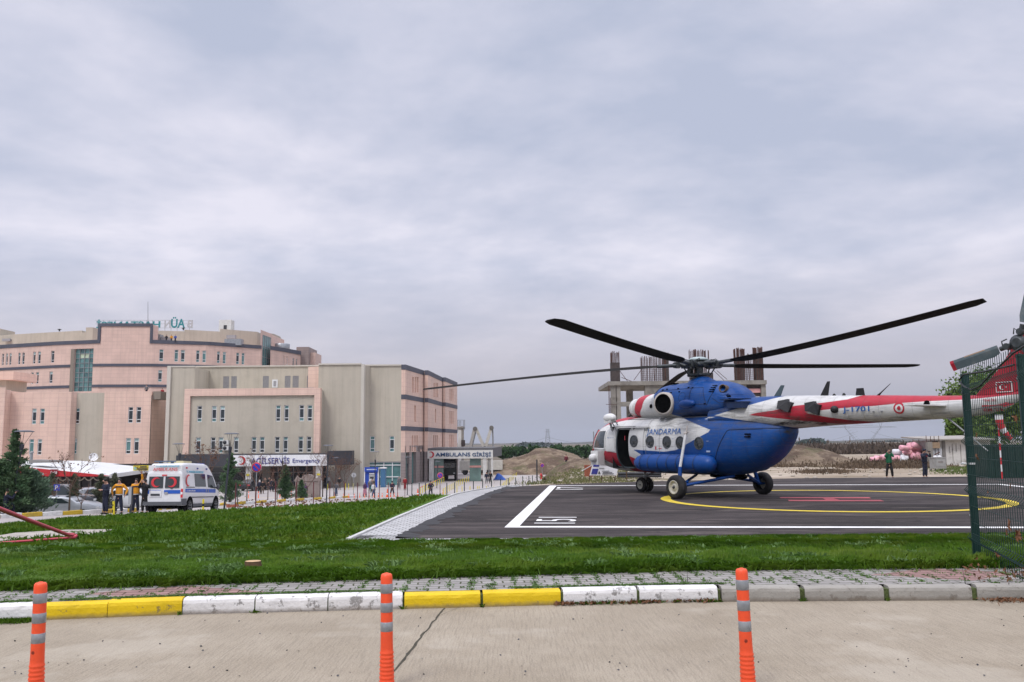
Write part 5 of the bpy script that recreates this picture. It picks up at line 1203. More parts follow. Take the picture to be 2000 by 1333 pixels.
for x,z,w_,h_ in ((-.62,1.68,.09,.03),(-.60,2.05,.05,.008),(1.2,2.15,.03,.01)): mb=MB(); mb.ob((x,hullw(x,z)+.006,z),(w_,.004,h_)); mb.build('small_stencil',mat('stencil_pale',(.35,.42,.55),.6),heli)
# writing
bl=mat('livery_letter_blue',(.012,.09,.30),.5)
def skin_text(name,body,x0,z0,x1,h,fnw,m,bold=.0,y=1,off=.006):
    o=text(name,body,(x0,0,z0),(-1,0,0),(0,0,1),abs(x1-x0),h,m,heli,thick=.0,bold=bold)
    for v in o.data.vertices: v.co.y=fnw(v.co.x,v.co.z)+off
    return o
skin_text('lettering','JANDARMA',2.68,2.25,.76,.285,hullw,bl,.0,off=.03)
bs=spline_sections(BS,.07)
def bw(x,z):
    s=min(bs,key=lambda q:abs(q[0]-x)); _,zb,zt,w,zc,p=s; h=(zt-zc) if z>=zc else (zc-zb); q=min(.999,abs(z-zc)/h); return w*(1-q**p)**(1/p)
skin_text('lettering','J-1701',-5.80,2.875,-6.73,.215,bw,bl,.015,off=.03)
skin_text('lettering','MI-17-1V',5.10,2.19,4.66,.055,lambda x,z:hullw(x,z)+.034,bl)
def disc(name,x,z,r0,r1,m,off,fnw=bw,n=32):
    mb=MB()
    for i in range(n):
        a0,a1=2*math.pi*i/n,2*math.pi*(i+1)/n
        q=[(x+r*math.cos(a),z+r*math.sin(a)) for r,a in ((r0,a0),(r1,a0),(r1,a1),(r0,a1))]
        mb.add([(a,fnw(a,b)+off,b) for a,b in q],[(0,1,2,3)],True)
    return mb.build(name,m,heli)
disc('roundel',-7.69,2.985,.0,.175,whitep,.008); rr_=disc('roundel_ring',-7.69,2.985,.125,.175,redp,.011); disc('roundel_dot',-7.69,2.985,0,.06,redp,.011)
# tail warning arrow and words
mb=MB(); mb.add([(-10.12,bw(-10.12,2.96)+.01,2.93),(-10.65,bw(-10.65,2.96)+.02,2.945),(-10.65,bw(-10.65,2.96)+.02,2.905),(-10.93,.14,2.98),(-10.65,bw(-10.65,2.96)+.02,3.05),(-10.65,bw(-10.65,2.96)+.02,3.0),(-10.12,bw(-10.12,2.98)+.01,2.97)],[(0,1,2,3,4,5,6)],False); mb.build('warning_arrow',redp,heli)
skin_text('lettering','TEHLİKE',-10.15,3.07,-10.52,.09,bw,redp,.02,off=.03); skin_text('lettering','UZAK DUR',-10.12,2.80,-10.58,.09,bw,redp,.02,off=.03)
# fin
fin=[(-9.75,3.20),(-10.5,3.95),(-11.25,4.95),(-11.85,4.95),(-11.55,4.1),(-11.12,3.4),(-10.9,3.22)]
mb=MB()
for s in(1,-1):
    cxz=[(x,z) for x,z in fin]
m=len(fin); core=[(x*.9+(-10.95)*.1,z*.9+3.9*.1) for x,z in fin]
vs=[(x,.02,z) for x,z in fin]+[(x,-.02,z) for x,z in fin]+[(x,.09,z) for x,z in core]+[(x,-.09,z) for x,z in core]
mb.add(vs,[(i,(i+1)%m,m+(i+1)%m,m+i) for i in range(m)]+[(i,2*m+i,2*m+(i+1)%m,(i+1)%m) for i in range(m)]+[(m+i,m+(i+1)%m,3*m+(i+1)%m,3*m+i) for i in range(m)]+[tuple(2*m+i for i in range(m)),tuple(3*m+i for i in range(m))[::-1]],False); mb.build('tail_fin',redp,heli)
fx,fz=-10.44,3.31; mb=MB()
for a,b,c,d in ((0,.44,.265,.285),(0,.44,0,.02),(0,.02,.02,.265),(.42,.44,.02,.265)): mb.box(fx-b,fx-a,.094,.104,fz+c+.0,fz+d)
mb.build('flag_outline',white,heli)
crescent((fx-.17,.098,fz+.14),(-1,0,0),(0,0,1),.075,white,'flag_crescent',heli,thick=.006)
mb=MB(); st=[]; 
for k in range(10): a=math.pi/2*2+k*math.pi/5; r=.035 if k%2==0 else .014; st.append((fx-.27-r*math.cos(a),.104,fz+.14+r*math.sin(a)))
mb.add(st,[tuple(range(10))],False); mb.build('flag_star',white,heli)
# stabiliser
mb=MB()
for s in(1,-1):
    P=[(-8.45,.25*s,2.99),(-9.15,.25*s,2.985),(-8.95,1.5*s,3.0),(-8.55,1.5*s,3.0)]
    mb.ext([Vector(p) for p in P],(0,0,.03)); 
mb.build('stabiliser',whitep,heli)
mb=MB(); mb.lathe([(.10,0),(.06,.10),(.0,.12)],(-8.55,bw(-8.5,3.05)-.02,3.06),10); mb.build('stabiliser_bearing',blk,heli)
# antennas
blka=mat('antenna_black',(.012,.012,.013),.6)
def fin_ant(name,P,w,m): mb=MB(); mb.ext([Vector((x,-w/2,z)) for x,z in P],(0,w,0)); return mb.build(name,m,heli)
fin_ant('blade_antenna',[(-2.62,3.55),(-2.92,3.55),(-3.12,3.95),(-2.98,3.96)],.03,mat('antenna_teal',(.07,.10,.11),.5))
fin_ant('blade_antenna',[(-4.58,3.48),(-4.88,3.48),(-4.98,3.97),(-4.90,3.97)],.05,blka); fin_ant('blade_antenna',[(-5.94,3.42),(-6.26,3.42),(-6.22,3.68),(-5.99,3.68)],.05,blka)
mb=MB(); mb.path([(-6.72,0,3.4),(-6.84,0,3.5),(-7.18,0,3.76)],[.045,.02,.008],n=6); mb.build('whip_antenna',blka,heli)
for x,h in ((-5.13,.10),(-5.5,.09)): mb=MB(); mb.lathe([(.06,0),(.05,.06),(.02,.10)],(x,0,3.46),10); mb.build('small_aerial',blka,heli)
mb=MB(); z0=bw(-8.9,2.7); mb.tube((-8.98,.1,2.68),(-10.1,.12,1.72),.028,.02,n=6); mb.build('tail_skid',grey,heli)
for (x,z) in ((-3.62,3.22),(-4.72,3.10)):
    mb=MB(); r_=random.Random(int(-x*10)); P=[(x+.30,z+.17),(x-.02,z+.22),(x-.10,z+.13),(x-.30,z+.08),(x-.22,z-.24),(x-.08,z-.20),(x+.05,z-.13),(x+.24,z-.10)]
    mb.ext([Vector((a,bw(a,b)-.03,b)) for a,b in P],(0,.16,0)); mb.build('flare_box',blka,heli)
mb=MB(); x,z=-5.52,3.02; mb.ell((x,bw(x,z)+.04,z),(.13,.12,.12),14,8); mb.build('sensor_dome',blka,heli)
for x in (-6.85,-7.12): mb=MB(); mb.tube((x,bw(x,2.92)-.02,2.92),(x-.02,bw(x,2.92)+.06,2.90),.025,n=6); mb.build('lamp_stub',grey,heli)
# undercarriage
tyre=mat('tyre_rubber',(.016,.016,.017),.8,var=.25,vscale=6,dirt=(.06,.055,.05),dscale=5,damt=.5); rimm=mat('cream_rim',(.52,.50,.42),.55,dirt=(.12,.09,.06),dscale=5,damt=.6)
def wheel(c,r,w,rim,s=1,par=heli):
    M=Matrix.Rotation(R(-90*s),3,'X'); h=w/2
    mb=MB(); mb.lathe([(r*.56,-h*.9),(r*.72,-h),(r*.9,-h*.86),(r*.985,-h*.5),(r,0),(r*.985,h*.5),(r*.9,h*.86),(r*.72,h),(r*.56,h*.9)],c,36,M=M,caps=(False,False)); w_=mb.build('wheel',tyre,par)
    mb=MB(); mb.lathe([(r*.57,h*.7),(r*.57,h*.93),(r*.52,h*.98),(r*.46,h*.75),(r*.42,h*.55),(r*.28,h*.55),(r*.24,h*.75),(r*.13,h*.8),(r*.12,h*.72),(.001,h*.74)],c,36,M=M,caps=(False,False)); mb.build('rim',rim,w_)
    mb=MB(); mb.lathe([(r*.12,h*.75),(r*.11,h*1.0),(.001,h*1.02)],c,12,M=M,caps=(False,False)); mb.build('hub_cap',dark,w_)
    return w_
for s in(1,-1):
    wheel((0,2.25*s,.42),.435,.32,rimm,s)
    mb=MB(); mb.tube((.32,1.42*s,2.30),(.14,1.93*s,1.05),.055,n=10); mb.tube((.16,1.88*s,1.2),(.05,2.05*s,.5),.05,n=10); so_=mb.build('shock_strut',whitep if s>0 else bluep,heli)
    mb=MB(); mb.tube((.15,1.90*s,1.12),(.05,2.05*s,.45),.075,n=12); mb.build('strut_sleeve',bluep,so_)
    mb=MB(); mb.tube((.0,2.02*s,.45),(-1.0,.35*s,.80),.055,n=8); mb.build('side_brace',bluep,heli)
    mb=MB(); mb.tube((.0,2.02*s,.48),(.9,.35*s,.80),.05,n=8); mb.tube((-.0,1.7*s,.55),(.1,1.6*s,.62),.04); mb.build('side_brace',bluep,heli)
    mb=MB(); mb.tube((0,2.0*s,.42),(0,2.32*s,.42),.05,n=10); mb.build('axle',bluep,heli)
mb=MB(); mb.tube((.36,1.36,2.32),(.34,1.30,2.62),.03); mb.ell((.33,1.42,2.33),(.07,.07,.07),8,6); mb.tube((.30,1.4,2.34),(.12,1.45,2.40),.025); mb.build('strut_fitting',crm,heli)
for s in(1,-1): wheel((4.28,.17*s,.29),.30,.19,rimm,s)
mb=MB(); mb.tube((4.28,0,.29),(4.22,0,.95),.06,n=12); mb.tube((4.28,0,.6),(3.6,0,.85),.04); mb.tube((4.28,-.2,.29),(4.28,.2,.29),.045); mb.build('nose_strut',grey,heli)
mb=MB(); mb.ell((-.9,0,.76),(.35,.22,.12),12,8); mb.build('belly_fairing',blk,heli); mb=MB(); mb.ell((-.1,.1,.78),(.3,.5,.09),12,8); mb.build('belly_fairing',blk,heli)
# main rotor
hub=Vector((.97,0,4.98))
hm=mat('rotor_hub_metal',(.055,.062,.065),.5,metal=.4,var=.4,vscale=9); bladem=mat('rotor_blade_grey',(.020,.019,.018),.85,var=.15,vscale=1,spec=.05)
mb=MB(); mb.lathe([(.20,-.62),(.16,-.3),(.17,-.1),(.38,-.08),(.40,.10),(.22,.12),(.20,.2)],hub,28); ro=mb.build('rotor_hub',hm,heli)
mb=MB(); mb.lathe([(.36,.16),(.40,.2),(.34,.25),(.2,.30),(.02,.32)],hub,28); mb.build('hub_cap',mat('pale_teal_cap',(.33,.40,.40),.5),ro)
mb=MB(); mb.ob(hub+Vector((.2,.25,-.3)),(.08,.08,.16)); mb.ob(hub+Vector((-.25,.2,-.28)),(.07,.09,.14)); mb.lathe([(.42,-.44),(.46,-.40),(.42,-.34),(.30,-.34)],hub,28); mb.lathe([(.3,-.56),(.34,-.52),(.3,-.48)],hub,24); mb.build('swashplate',hm,ro)
tips={40:(822,763,None),112:(1070,627,1),184:(1924,586,1),256:(1797,714,1),328:(1248,790,1)}
tz={57:4.12,112:5.54,186:6.1,256:5.18,329:3.95}
for az,z in tz.items():
    a=R(az); d=Vector((math.cos(a),math.sin(a),0)); t=Vector((d.y,-d.x,0)); q=hub+d*10.65; q.z=z
    root_=hub+d*.35; st=hub+d*1.55; e=(q-st); st.z=hub.z+(z-hub.z)*.06; 
    m_=MB(); m_.tube(root_,hub+d*.66+Vector((0,0,.02)),.155,n=12); m_.tube(hub+d*.5+t*.24+Vector((0,0,.05)),hub+d*.95+t*.16+Vector((0,0,.03)),.055,n=8); m_.path([hub+d*.35-t*.2+Vector((0,0,.14)),hub+d*.6-t*.3+Vector((0,0,.2)),hub+d*.85-t*.15+Vector((0,0,.08))],.018,n=5); m_.ob(hub+d*.80,(.07,.13,.12),rz=a); m_.ob(hub+d*.52,(.10,.17,.10),rz=a); m_.tube(hub+d*.62,st+d*.05,.075,.07,n=10); m_.tube(hub+d*.9+t*.1,hub+d*.9-t*.02,.12,n=10); m_.tube(hub+d*.75-t*.2+Vector((0,0,.03)),hub+d*.55-t*.28+Vector((0,0,-.05)),.05,n=8)
    m_.tube(hub+d*.70-t*.26,hub+d*.42-t*.15+Vector((0,0,-.42)),.025,n=6); m_.build('blade_grip',hm,ro)
    bm_=MB(); rings=[]; N_=26
    for i in range(N_+1):
        s=i/N_; p=st.lerp(q,s); p.z=st.z+(z-st.z)*(s**1.25) ; c=.26; pitch=R(15-5*s) if az!=112 else R(-12); 
        if s>.985: c=.17
        w=.036
        if s<.05: c=.12+.14*s/.05
        cc=math.cos(pitch);ss=math.sin(pitch)
        def pt(u,v): return p+t*(u*cc-v*ss)+Vector((0,0,u*ss+v*cc))
        rings.append([pt(c*.75,0),pt(c*.6,w*.7),pt(c*.2,w),pt(-c*.5,w*.55),pt(-c*1.25,.003),pt(-c*.5,-w*.4),pt(c*.2,-w*.7),pt(c*.6,-w*.5)])
    bm_.loft(rings,smooth=False); bm_.build('rotor_blade',bladem,heli)
# tail rotor
th=Vector((-11.40,.62,4.56)); trm=mat('tail_blade_grey',(.10,.135,.15),.5,var=.2,vscale=3,dirt=(.3,.25,.2),dscale=3,damt=.35)
mb=MB(); mb.tube((-11.4,-.1,4.56),(-11.4,.75,4.56),.12,n=14); mb.lathe([(.2,-.05),(.22,.05),(.12,.12)],th,16,M=Matrix.Rotation(R(-90),3,'X')); mb.ell((-11.4,0,4.56),(.3,.16,.26),14,8); tr=mb.build('tail_rotor_hub',hm,heli)
for a in (-14,106,226):
    a=R(a); d=Vector((math.cos(a),0,math.sin(a))); t=Vector((-d.z,0,d.x)); tw=Vector((0,1,0))
    mb=MB(); mb.tube(th+d*.1,th+d*.5,.065,n=10); mb.tube(th+d*.3+tw*.1,th+d*.3-tw*.1,.09,n=10); mb.path([th+d*.42+t*.05,th+d*.36+t*.16+tw*.1,th+d*.22+t*.18+tw*.08],.018,n=6); mb.path([th+d*.30-t*.08,th+d*.36-t*.2,th+d*.2-t*.18],.018,n=6); mb.build('blade_grip',hm,tr)
    mb=MB(); rg_=[]
    for s in np.linspace(0,1,9):
        p=th+d*(.55+1.38*s); c=.15; tt=(t*math.cos(R(12))+tw*math.sin(R(12)))
        if s==0: c0,c1=.16,-.10
        else: c0,c1=.16,-.15
        rg_.append([p+tt*c0*.8+tw*.0,p+tt*.05+tw*.022,p+tt*c1,p+tt*.05-tw*.022])
    mb.loft(rg_,smooth=False); b_=mb.build('tail_rotor_blade',trm,heli)
    mb=MB(); rg_=[[p+tw*o for o in (0,)] for p in ()]
    p0=th+d*(.55+1.38*.925);p1=th+d*(.55+1.385)
    mb.loft([[p+tt*.13,p+tt*.05+tw*.026,p-tt*.155,p+tt*.05-tw*.026] for p in (p0,p1)],smooth=False); mb.build('blade_tip',redp,b_)
    mb=MB(); p0=th+d*.9;p1=th+d*1.5; mb.loft([[p+tt*.135,p+tt*.10+tw*.012,p+tt*.10-tw*.012] for p in (p0,p1)],smooth=False); mb.build('leading_edge_strip',mat('worn_tan',(.35,.25,.18),.7),b_)
# ================================================================ land behind, plants
def leafmat(name,c1,c2,rough=.75,scale=1.2):
    m=bpy.data.materials.new(name); m.use_nodes=True; t=m.node_tree; b=t.nodes['Principled BSDF']; b.inputs['Roughness'].default_value=rough; b.inputs['Specular IOR Level'].default_value=.2
    g=t.nodes.new('ShaderNodeNewGeometry'); n=t.nodes.new('ShaderNodeTexNoise'); n.inputs['Scale'].default_value=scale; n.inputs['Detail'].default_value=4; t.links.new(g.outputs['Position'],n.inputs['Vector'])
    ad=t.nodes.new('ShaderNodeMath'); ad.operation='MULTIPLY_ADD'; t.links.new(g.outputs['Random Per Island'],ad.inputs[0]); ad.inputs[1].default_value=.5; 
    mr=t.nodes.new('ShaderNodeMapRange'); mr.inputs[1].default_value=.35; mr.inputs[2].default_value=.65; mr.inputs[3].default_value=0; mr.inputs[4].default_value=.5; t.links.new(n.outputs[0],mr.inputs[0]); t.links.new(mr.outputs[0],ad.inputs[2])
    x=t.nodes.new('ShaderNodeMix'); x.data_type='RGBA'; x.inputs[6].default_value=(*c1,1); x.inputs[7].default_value=(*c2,1); t.links.new(ad.outputs[0],x.inputs[0]); t.links.new(x.outputs[2],b.inputs['Base Color']); return m
lf_con=leafmat('conifer_needles',(.032,.08,.036),(.12,.19,.09)); lf_blue=leafmat('cypress_foliage',(.045,.095,.06),(.15,.22,.14)); lf_olive=leafmat('olive_foliage',(.05,.06,.035),(.13,.14,.085)); lf_far=leafmat('far_pine_foliage',(.015,.045,.015),(.045,.10,.03),scale=.3); lf_green=leafmat('bright_pine_foliage',(.04,.085,.015),(.15,.22,.045),scale=.5); lf_brown=leafmat('dead_leaves',(.10,.045,.025),(.20,.10,.05)); lf_scrub=leafmat('dry_scrub',(.07,.05,.035),(.16,.115,.075),scale=.6); lf_scrub2=leafmat('dark_scrub',(.06,.045,.036),(.125,.095,.072),scale=.3)
lf_haze=leafmat('distant_wood',(.03,.05,.045),(.06,.085,.07),scale=.05)
bark=mat('bark',(.10,.075,.055),.95,var=.3,vscale=8); barkr=mat('reddish_bark',(.13,.075,.055),.95,var=.3,vscale=8)
class NP:
    """big card clouds, built with numpy"""
    def __init__(s): s.V=[];s.n=0;s.F=[]
    def cards(s,P,size,rg,asp=1.6,up=0.0,dirs=None):
        P=np.asarray(P,float); n=len(P); size=np.broadcast_to(size,(n,)).reshape(n,1)
        a=rg.normal(size=(n,3)) if dirs is None else np.asarray(dirs,float)+rg.normal(size=(n,3))*.35
        a/=np.linalg.norm(a,axis=1,keepdims=True); b=rg.normal(size=(n,3)); b-=a*(a*b).sum(1,keepdims=True); b/=np.linalg.norm(b,axis=1,keepdims=True)
        a=a*size*asp*.5;b=b*size*.5
        Q=np.stack([P-a,P+b*.9-a*.1,P+a,P-b*.9+a*.1],1).reshape(-1,3); s.V.append(Q); s.F.append(np.arange(4*n).reshape(n,4)+s.n); s.n+=4*n
    def build(s,name,m,parent=None,off=None,smooth=False):
        V=np.concatenate(s.V); F=np.concatenate(s.F)
        if off is not None: V=V-np.array(off)
        me=bpy.data.meshes.new(name); k=F.shape[1]; me.vertices.add(len(V)); me.vertices.foreach_set('co',V.ravel()); me.loops.add(F.size); me.loops.foreach_set('vertex_index',F.ravel().astype(np.int32)); me.polygons.add(len(F)); me.polygons.foreach_set('loop_start',(np.arange(len(F))*k).astype(np.int32)); me.polygons.foreach_set('loop_total',np.full(len(F),k,np.int32)); me.materials.append(m); me.update(calc_edges=True); me.validate()
        o=bpy.data.objects.new(name,me); C.objects.link(o)
        if parent is not None:o.parent=parent
        elif off is not None:o.location=off
        return o
def clumps(rg,centre,rad,nclump,per,csz):
    """leaf clumps spread through an ellipsoid volume, open between"""
    u=rg.normal(size=(nclump,3)); u/=np.linalg.norm(u,axis=1,keepdims=True); r=rg.random((nclump,1))**.45
    c=np.asarray(centre)+u*r*np.asarray(rad)
    cs_=csz*(.55+.9*rg.random((nclump,1)))
    P=(c[:,None,:]+rg.normal(size=(nclump,per,3))*.45*cs_[:,None,:]).reshape(-1,3); return P
def conifer(name,label,px,ybase,Y,ytop,w,m,group=None,n=2600,leaf=.10,seed=1,cat='conifer',droop=.25,z=None,bushy=False):
    p=at(px,ybase,Y); zt=at(px,ytop,Y).z; 
    if z is not None: p.z=z
    H=zt-p.z; rg=np.random.default_rng(seed); t=thing(name,label,cat,p,0,group)
    mb=MB(); mb.path([(0,0,-.1),(.03,0,H*.4),(0,.02,H*.93)],[.09+.01*H,.05,.01],n=7); 
    g=NP(); nb=int(22+H*9); dirs=[];P=[]
    for i in range(nb):
        f=(i+.5)/nb; zz=H*(.04+.94*f); 
        R_=w/2*((1-f)**.75 if not bushy else math.sqrt(max(.03,1-(f*1.02-.28)**2/.56)))*(.75+.5*rg.random())
        a=rg.random()*6.283+i*2.4; tipz=zz+R_*(.25 if not bushy else .5)
        d=np.array([math.cos(a),math.sin(a),.25]); k=max(3,int(n/nb))
        s=rg.random(k)**.7; base=np.array([0,0,zz]); q=base+d*R_*s[:,None]; q+=rg.normal(size=(k,3))*(.05+.10*R_)*np.array([1,1,.7])
        P.append(q); dirs.append(np.tile([math.cos(a),math.sin(a),.6],(k,1)))
        if i%3==0: mb.tube((0,0,zz),tuple(base+d*R_*.75),.015,.006,n=4)
    # ragged leader
    k=30; P.append(np.stack([rg.normal(size=k)*.05,rg.normal(size=k)*.05,H*(.88+.12*rg.random(k))],1)); dirs.append(np.tile([0,0,1],(k,1)))
    P=np.concatenate(P); D=np.concatenate(dirs); g.cards(P,leaf*(.7+.6*rg.random(len(P))),rg,2.6,dirs=D)
    mb.build('trunk',bark,t); g.build('crown',m,t); return t
def bare(name,label,px,ybase,Y,ytop,wpx,group=None,seed=1,leaves=60,m=None,trunkf=.34,z=None,lean=0,depth=4,col=None,cat='tree'):
    p=at(px,ybase,Y); H=at(px,ytop,Y).z-p.z; W_=wpx*Y/1700
    if z is not None:p.z=z
    t=thing(name,label,cat,p,0,group); rr=random.Random(seed); mb=MB(); cr=MB(); tips=[]
    def grow(mb_,a,d,L,r,k):
        b=a+d*L; m_=a.lerp(b,.5)+Vector((rr.gauss(0,.04),rr.gauss(0,.04),0))*L; mb_.path([a,m_,b],[r,r*.82,r*.62],n=5 if r>.02 else 4,caps=False); 
        if k==0: tips.append(b);return
        for _ in range(rr.choice([2,3,3])):
            v=Vector((rr.gauss(0,1),rr.gauss(0,1),rr.gauss(0,.4))); v=(v-d*v.dot(d)).normalized(); nd=(d*1.0+v*rr.uniform(.35,.75)+Vector((0,0,.18))).normalized(); grow(cr,b,nd,L*rr.uniform(.62,.86),r*.6,k-1)
        tips.append(b)
    r0=.011*H**.9+.008; tz_=H*trunkf
    grow_top=Vector((lean*H,0,tz_)); mb.path([(0,0,-.1),(lean*H*.5,.0,tz_*.5),grow_top],[r0*1.2,r0,r0*.8],n=7)
    # limbs
    nl=5; L0=(H-tz_)*.36
    for i in range(nl):
        a=i*2.4+rr.random(); sp_=min(1.2,W_/(H-tz_+.01)*.75); d=Vector((math.cos(a)*sp_,math.sin(a)*sp_,1)).normalized(); grow(cr,grow_top-Vector((0,0,rr.random()*tz_*.15)),d,L0*rr.uniform(.75,1.1),r0*.55,depth-1)
    mb.build('trunk',col or bark,t); c=cr.build('crown',col or barkr,t)
    if leaves:
        rg=np.random.default_rng(seed); T=np.array([tuple(x) for x in tips]); P=T[rg.integers(0,len(T),leaves)]+rg.normal(size=(leaves,3))*.06; g=NP(); g.cards(P,.05+.05*rg.random(leaves),rg,1.4); g.build('leaves',m or lf_brown,c)
    return t
# left corner
conifer('spruce','tall pale spruce at the left edge rising behind the leaning lamp',22,1004,43,838,1.7,lf_con,seed=3,n=9000,leaf=.06)
conifer('cypress_bush','big dense dark green bush beside the kneeling photographer',46,1004,44,921,2.1,lf_blue,seed=4,n=20000,leaf=.06,cat='bush',bushy=True)
conifer('cypress_bush','dark green bush at the extreme left edge of the lawn road',-14,1006,43,900,2.0,lf_con,seed=5,n=12000,leaf=.07,cat='bush',bushy=True)
G='young trees along the far side of the road'
bare('bare_tree','bare young tree with a yellow trunk in front of the red cafeteria fascia',135,998,46,860,62,None,seed=8,leaves=70,col=None)
bare('bare_sapling','small leafless shrub with forked stems beside the parked grey car',158,998,47,928,40,None,seed=12,leaves=0,trunkf=.2,depth=3,cat='shrub')
conifer('young_cypress','thin olive green young cypress right of the parking sign',143,998,50,926,.7,lf_olive,n=2600,leaf=.05,seed=6)
conifer('young_cypress','thin grey green young cypress left of the parking sign',99,998,52,924,.9,lf_olive,n=2600,leaf=.05,seed=7)
conifer('young_cypress','wider olive green cypress behind the medic in navy looking at his phone',196,996,56,926,1.5,lf_olive,n=6000,leaf=.05,seed=9)
conifer('young_cypress','olive green cypress right behind the yellow jacket medic',222,996,60,924,1.1,lf_olive,n=4000,leaf=.05,seed=10)
conifer('young_cypress','dense green cypress beside the lamp right of the ambulance',449,982,73,884,1.9,lf_con,n=8000,leaf=.07,seed=11)
conifer('young_cypress','dense green cypress under the emergency sign between two lamps',556,976,85,908,1.7,lf_con,n=7000,leaf=.08,seed=13)
conifer('young_cypress','small green cypress in front of the carved stone fountain',588,974,88,938,1.0,lf_con,n=3000,leaf=.07,seed=14)
for i,(px,yb,Y,yt,w,lv,lb_,dp) in enumerate([
 (673,971,99,886,46,420,'bare tree with many brown leaves left of the cash machine kiosk',4),
 (630,973,96,868,26,120,'tall thin bare tree in front of the right end of the emergency sign',4),
 (404,985,68,848,44,420,'bare tree with reddish leaves behind the ambulance roof',4),
 (482,980,76,880,34,60,'thin bare tree at the left end of the emergency sign',4),
 (499,980,78,868,40,160,'bare tree behind the round no parking sign',4),
 (523,978,80,896,34,30,'thin bare tree in front of the entrance pillars',3),
 (541,978,84,888,40,120,'thin bare tree left of the middle lamp',4),
 (577,975,88,900,46,30,'spreading bare tree in front of the dark entrance glazing',4),
 (600,974,90,905,44,20,'spreading bare tree above the stone fountain',4),
 (652,972,99,890,38,200,'bare tree with rusty leaves beside the right entrance lamp',4),
 (290,992,60,880,36,90,'thin bare tree behind the group beside the yellow banner',3),
 (105,998,48,905,36,20,'thin bare tree beside the dense bush',3)]):
    bare('bare_tree',lb_,px,yb,Y,yt,w,'bare trees along the kerb',seed=20+i,leaves=lv,z=apron(Y),depth=dp)
# ---------------------------------------------------------------- spoil heaps
def f_mound(t,g,nz,rg,mix,mt,bump,xyz):
    c=mix(rg(nz(.45,8,.7,sc3=(1,1,2.2)),.38,.62),(.15,.105,.07),(.30,.235,.165)); c=mix(mt('MULTIPLY',rg(nz(.28,6,.7,sc3=(1,1,1.6,.4)),.48,.56),.8),c,(.10,.068,.05)); c=mix(rg(nz(1.6,7,.8),.60,.68),c,(.36,.32,.26)); c=mix(mt('MULTIPLY',rg(nz(.3,6,.7),.55,.65),.6),c,(.10,.11,.045)); bump(nz(2.5,8,.75),1.0,.4); return c
moundm=shader('spoil_earth',f_mound)
from mathutils import noise as mn
def heap(name,label,outline,Y,depth,zb,seed=0,rough=.5,step=1.0,m=None,back=.6):
    """heap whose skyline is given in photo px; a real body `depth` metres deep"""
    xs=[a for a,b in outline]; pts=[at(a,b,Y) for a,b in outline]; X=[p.x for p in pts]; Z=[p.z for p in pts]
    x0,x1=X[0],X[-1]; nx=max(8,int((x1-x0)/step)); ny=max(8,int(depth/step)); V=[]
    c=Vector(((x0+x1)/2,Y,zb))
    for j in range(ny+1):
        s=j/ny; y=Y-depth*(1-back)+depth*s; pf=math.sin(math.pi*min(1,max(0,s)))**.75
        for i in range(nx+1):
            x=x0+(x1-x0)*i/nx; h=float(np.interp(x,X,Z))-zb
            nzv=mn.fractal(Vector((x*.22,y*.22,seed)),.9,2.2,5)
            V.append((x,y,zb-.3+max(0,(h+.3)*pf*(1+0*nzv)+rough*nzv*pf*min(1,h*.6))))
    mb=MB(); mb.smooth=True; n=nx+1; mb.add(V,[(j*n+i,j*n+i+1,(j+1)*n+i+1,(j+1)*n+i) for j in range(ny) for i in range(nx)])
    o=mb.build(name,m or moundm,None,off=tuple(c)); tag(o,label,'earth mound'); return o
heap('spoil_heap','large brown earth mound right of the ambulance entrance canopy',[(940,912),(965,903),(990,897),(1010,893),(1030,884),(1042,876.5),(1075,877),(1090,880),(1105,887),(1118,889),(1135,897),(1150,903),(1180,912)],172,26,-4.35,1,.7,.7)
heap('spoil_heap','lower bank of pale earth and rubble behind the notice board left of the helicopter nose',[(1066,935),(1078,922),(1092,914),(1108,906),(1130,901),(1160,899),(1190,899),(1215,903),(1235,912)],92,22,-2.6,2,.45,.5)
heap('spoil_heap','overgrown grey brown rubble heap right of the helicopter belly',[(1500,905),(1530,886),(1560,875),(1580,874.5),(1600,876),(1622,880),(1640,888),(1652,895),(1665,902)],84,12,-.85,3,.35,.4)
# scrub, as ground cover nobody could count
def scrub(name,m,n,fx,fy,fz,size,seed,cl=60):
    rg=np.random.default_rng(seed); P=[]
    for k in range(cl):
        cxp,cyp=fx(rg.random()),fy(rg.random()); c=np.array([cxp,cyp,0]); q=c+rg.normal(size=(n//cl,3))*np.array([1.2,1.0,0])*size[1]; zz=np.array([gz(a,b) for a,b,_ in q[:1]])[0]; q[:,2]=zz+np.abs(rg.normal(size=len(q)))*fz; P.append(q)
    g=NP(); P=np.concatenate(P); g.cards(P,size[0]*(.6+.8*rg.random(len(P))),rg,3.0,dirs=np.tile([0,0,1.4],(len(P),1))); o=g.build(name,m); tag(o,kind='stuff',label='dry brown scrub growing on the waste ground',cat='scrub'); return o
def bandx(a,b,ya,yb):
    return None
rg=np.random.default_rng(77)
def scrubband(name,m,pxr,Yr,h,leaf,n,seed,label):
    rg=np.random.default_rng(seed); px=rg.uniform(*pxr,n//25); Y=rg.uniform(*Yr,n//25); P=[]
    for a,y in zip(px,Y):
        c=at(a,870,y); s=.35+.8*rg.random(); q=np.array([c.x,c.y,gz(c.x,c.y)])+rg.normal(size=(25,3))*np.array([s,s,0]); q[:,2]+=np.abs(rg.normal(size=25))*h*(.4+.9*rg.random()); P.append(q)
    P=np.concatenate(P); g=NP(); g.cards(P,leaf*(.6+.8*rg.random(len(P))),rg,2.6,dirs=np.tile([0,0,1.2],(len(P),1))); o=g.build(name,m); o['kind']='stuff'; o['label']=label; o['category']='scrub'
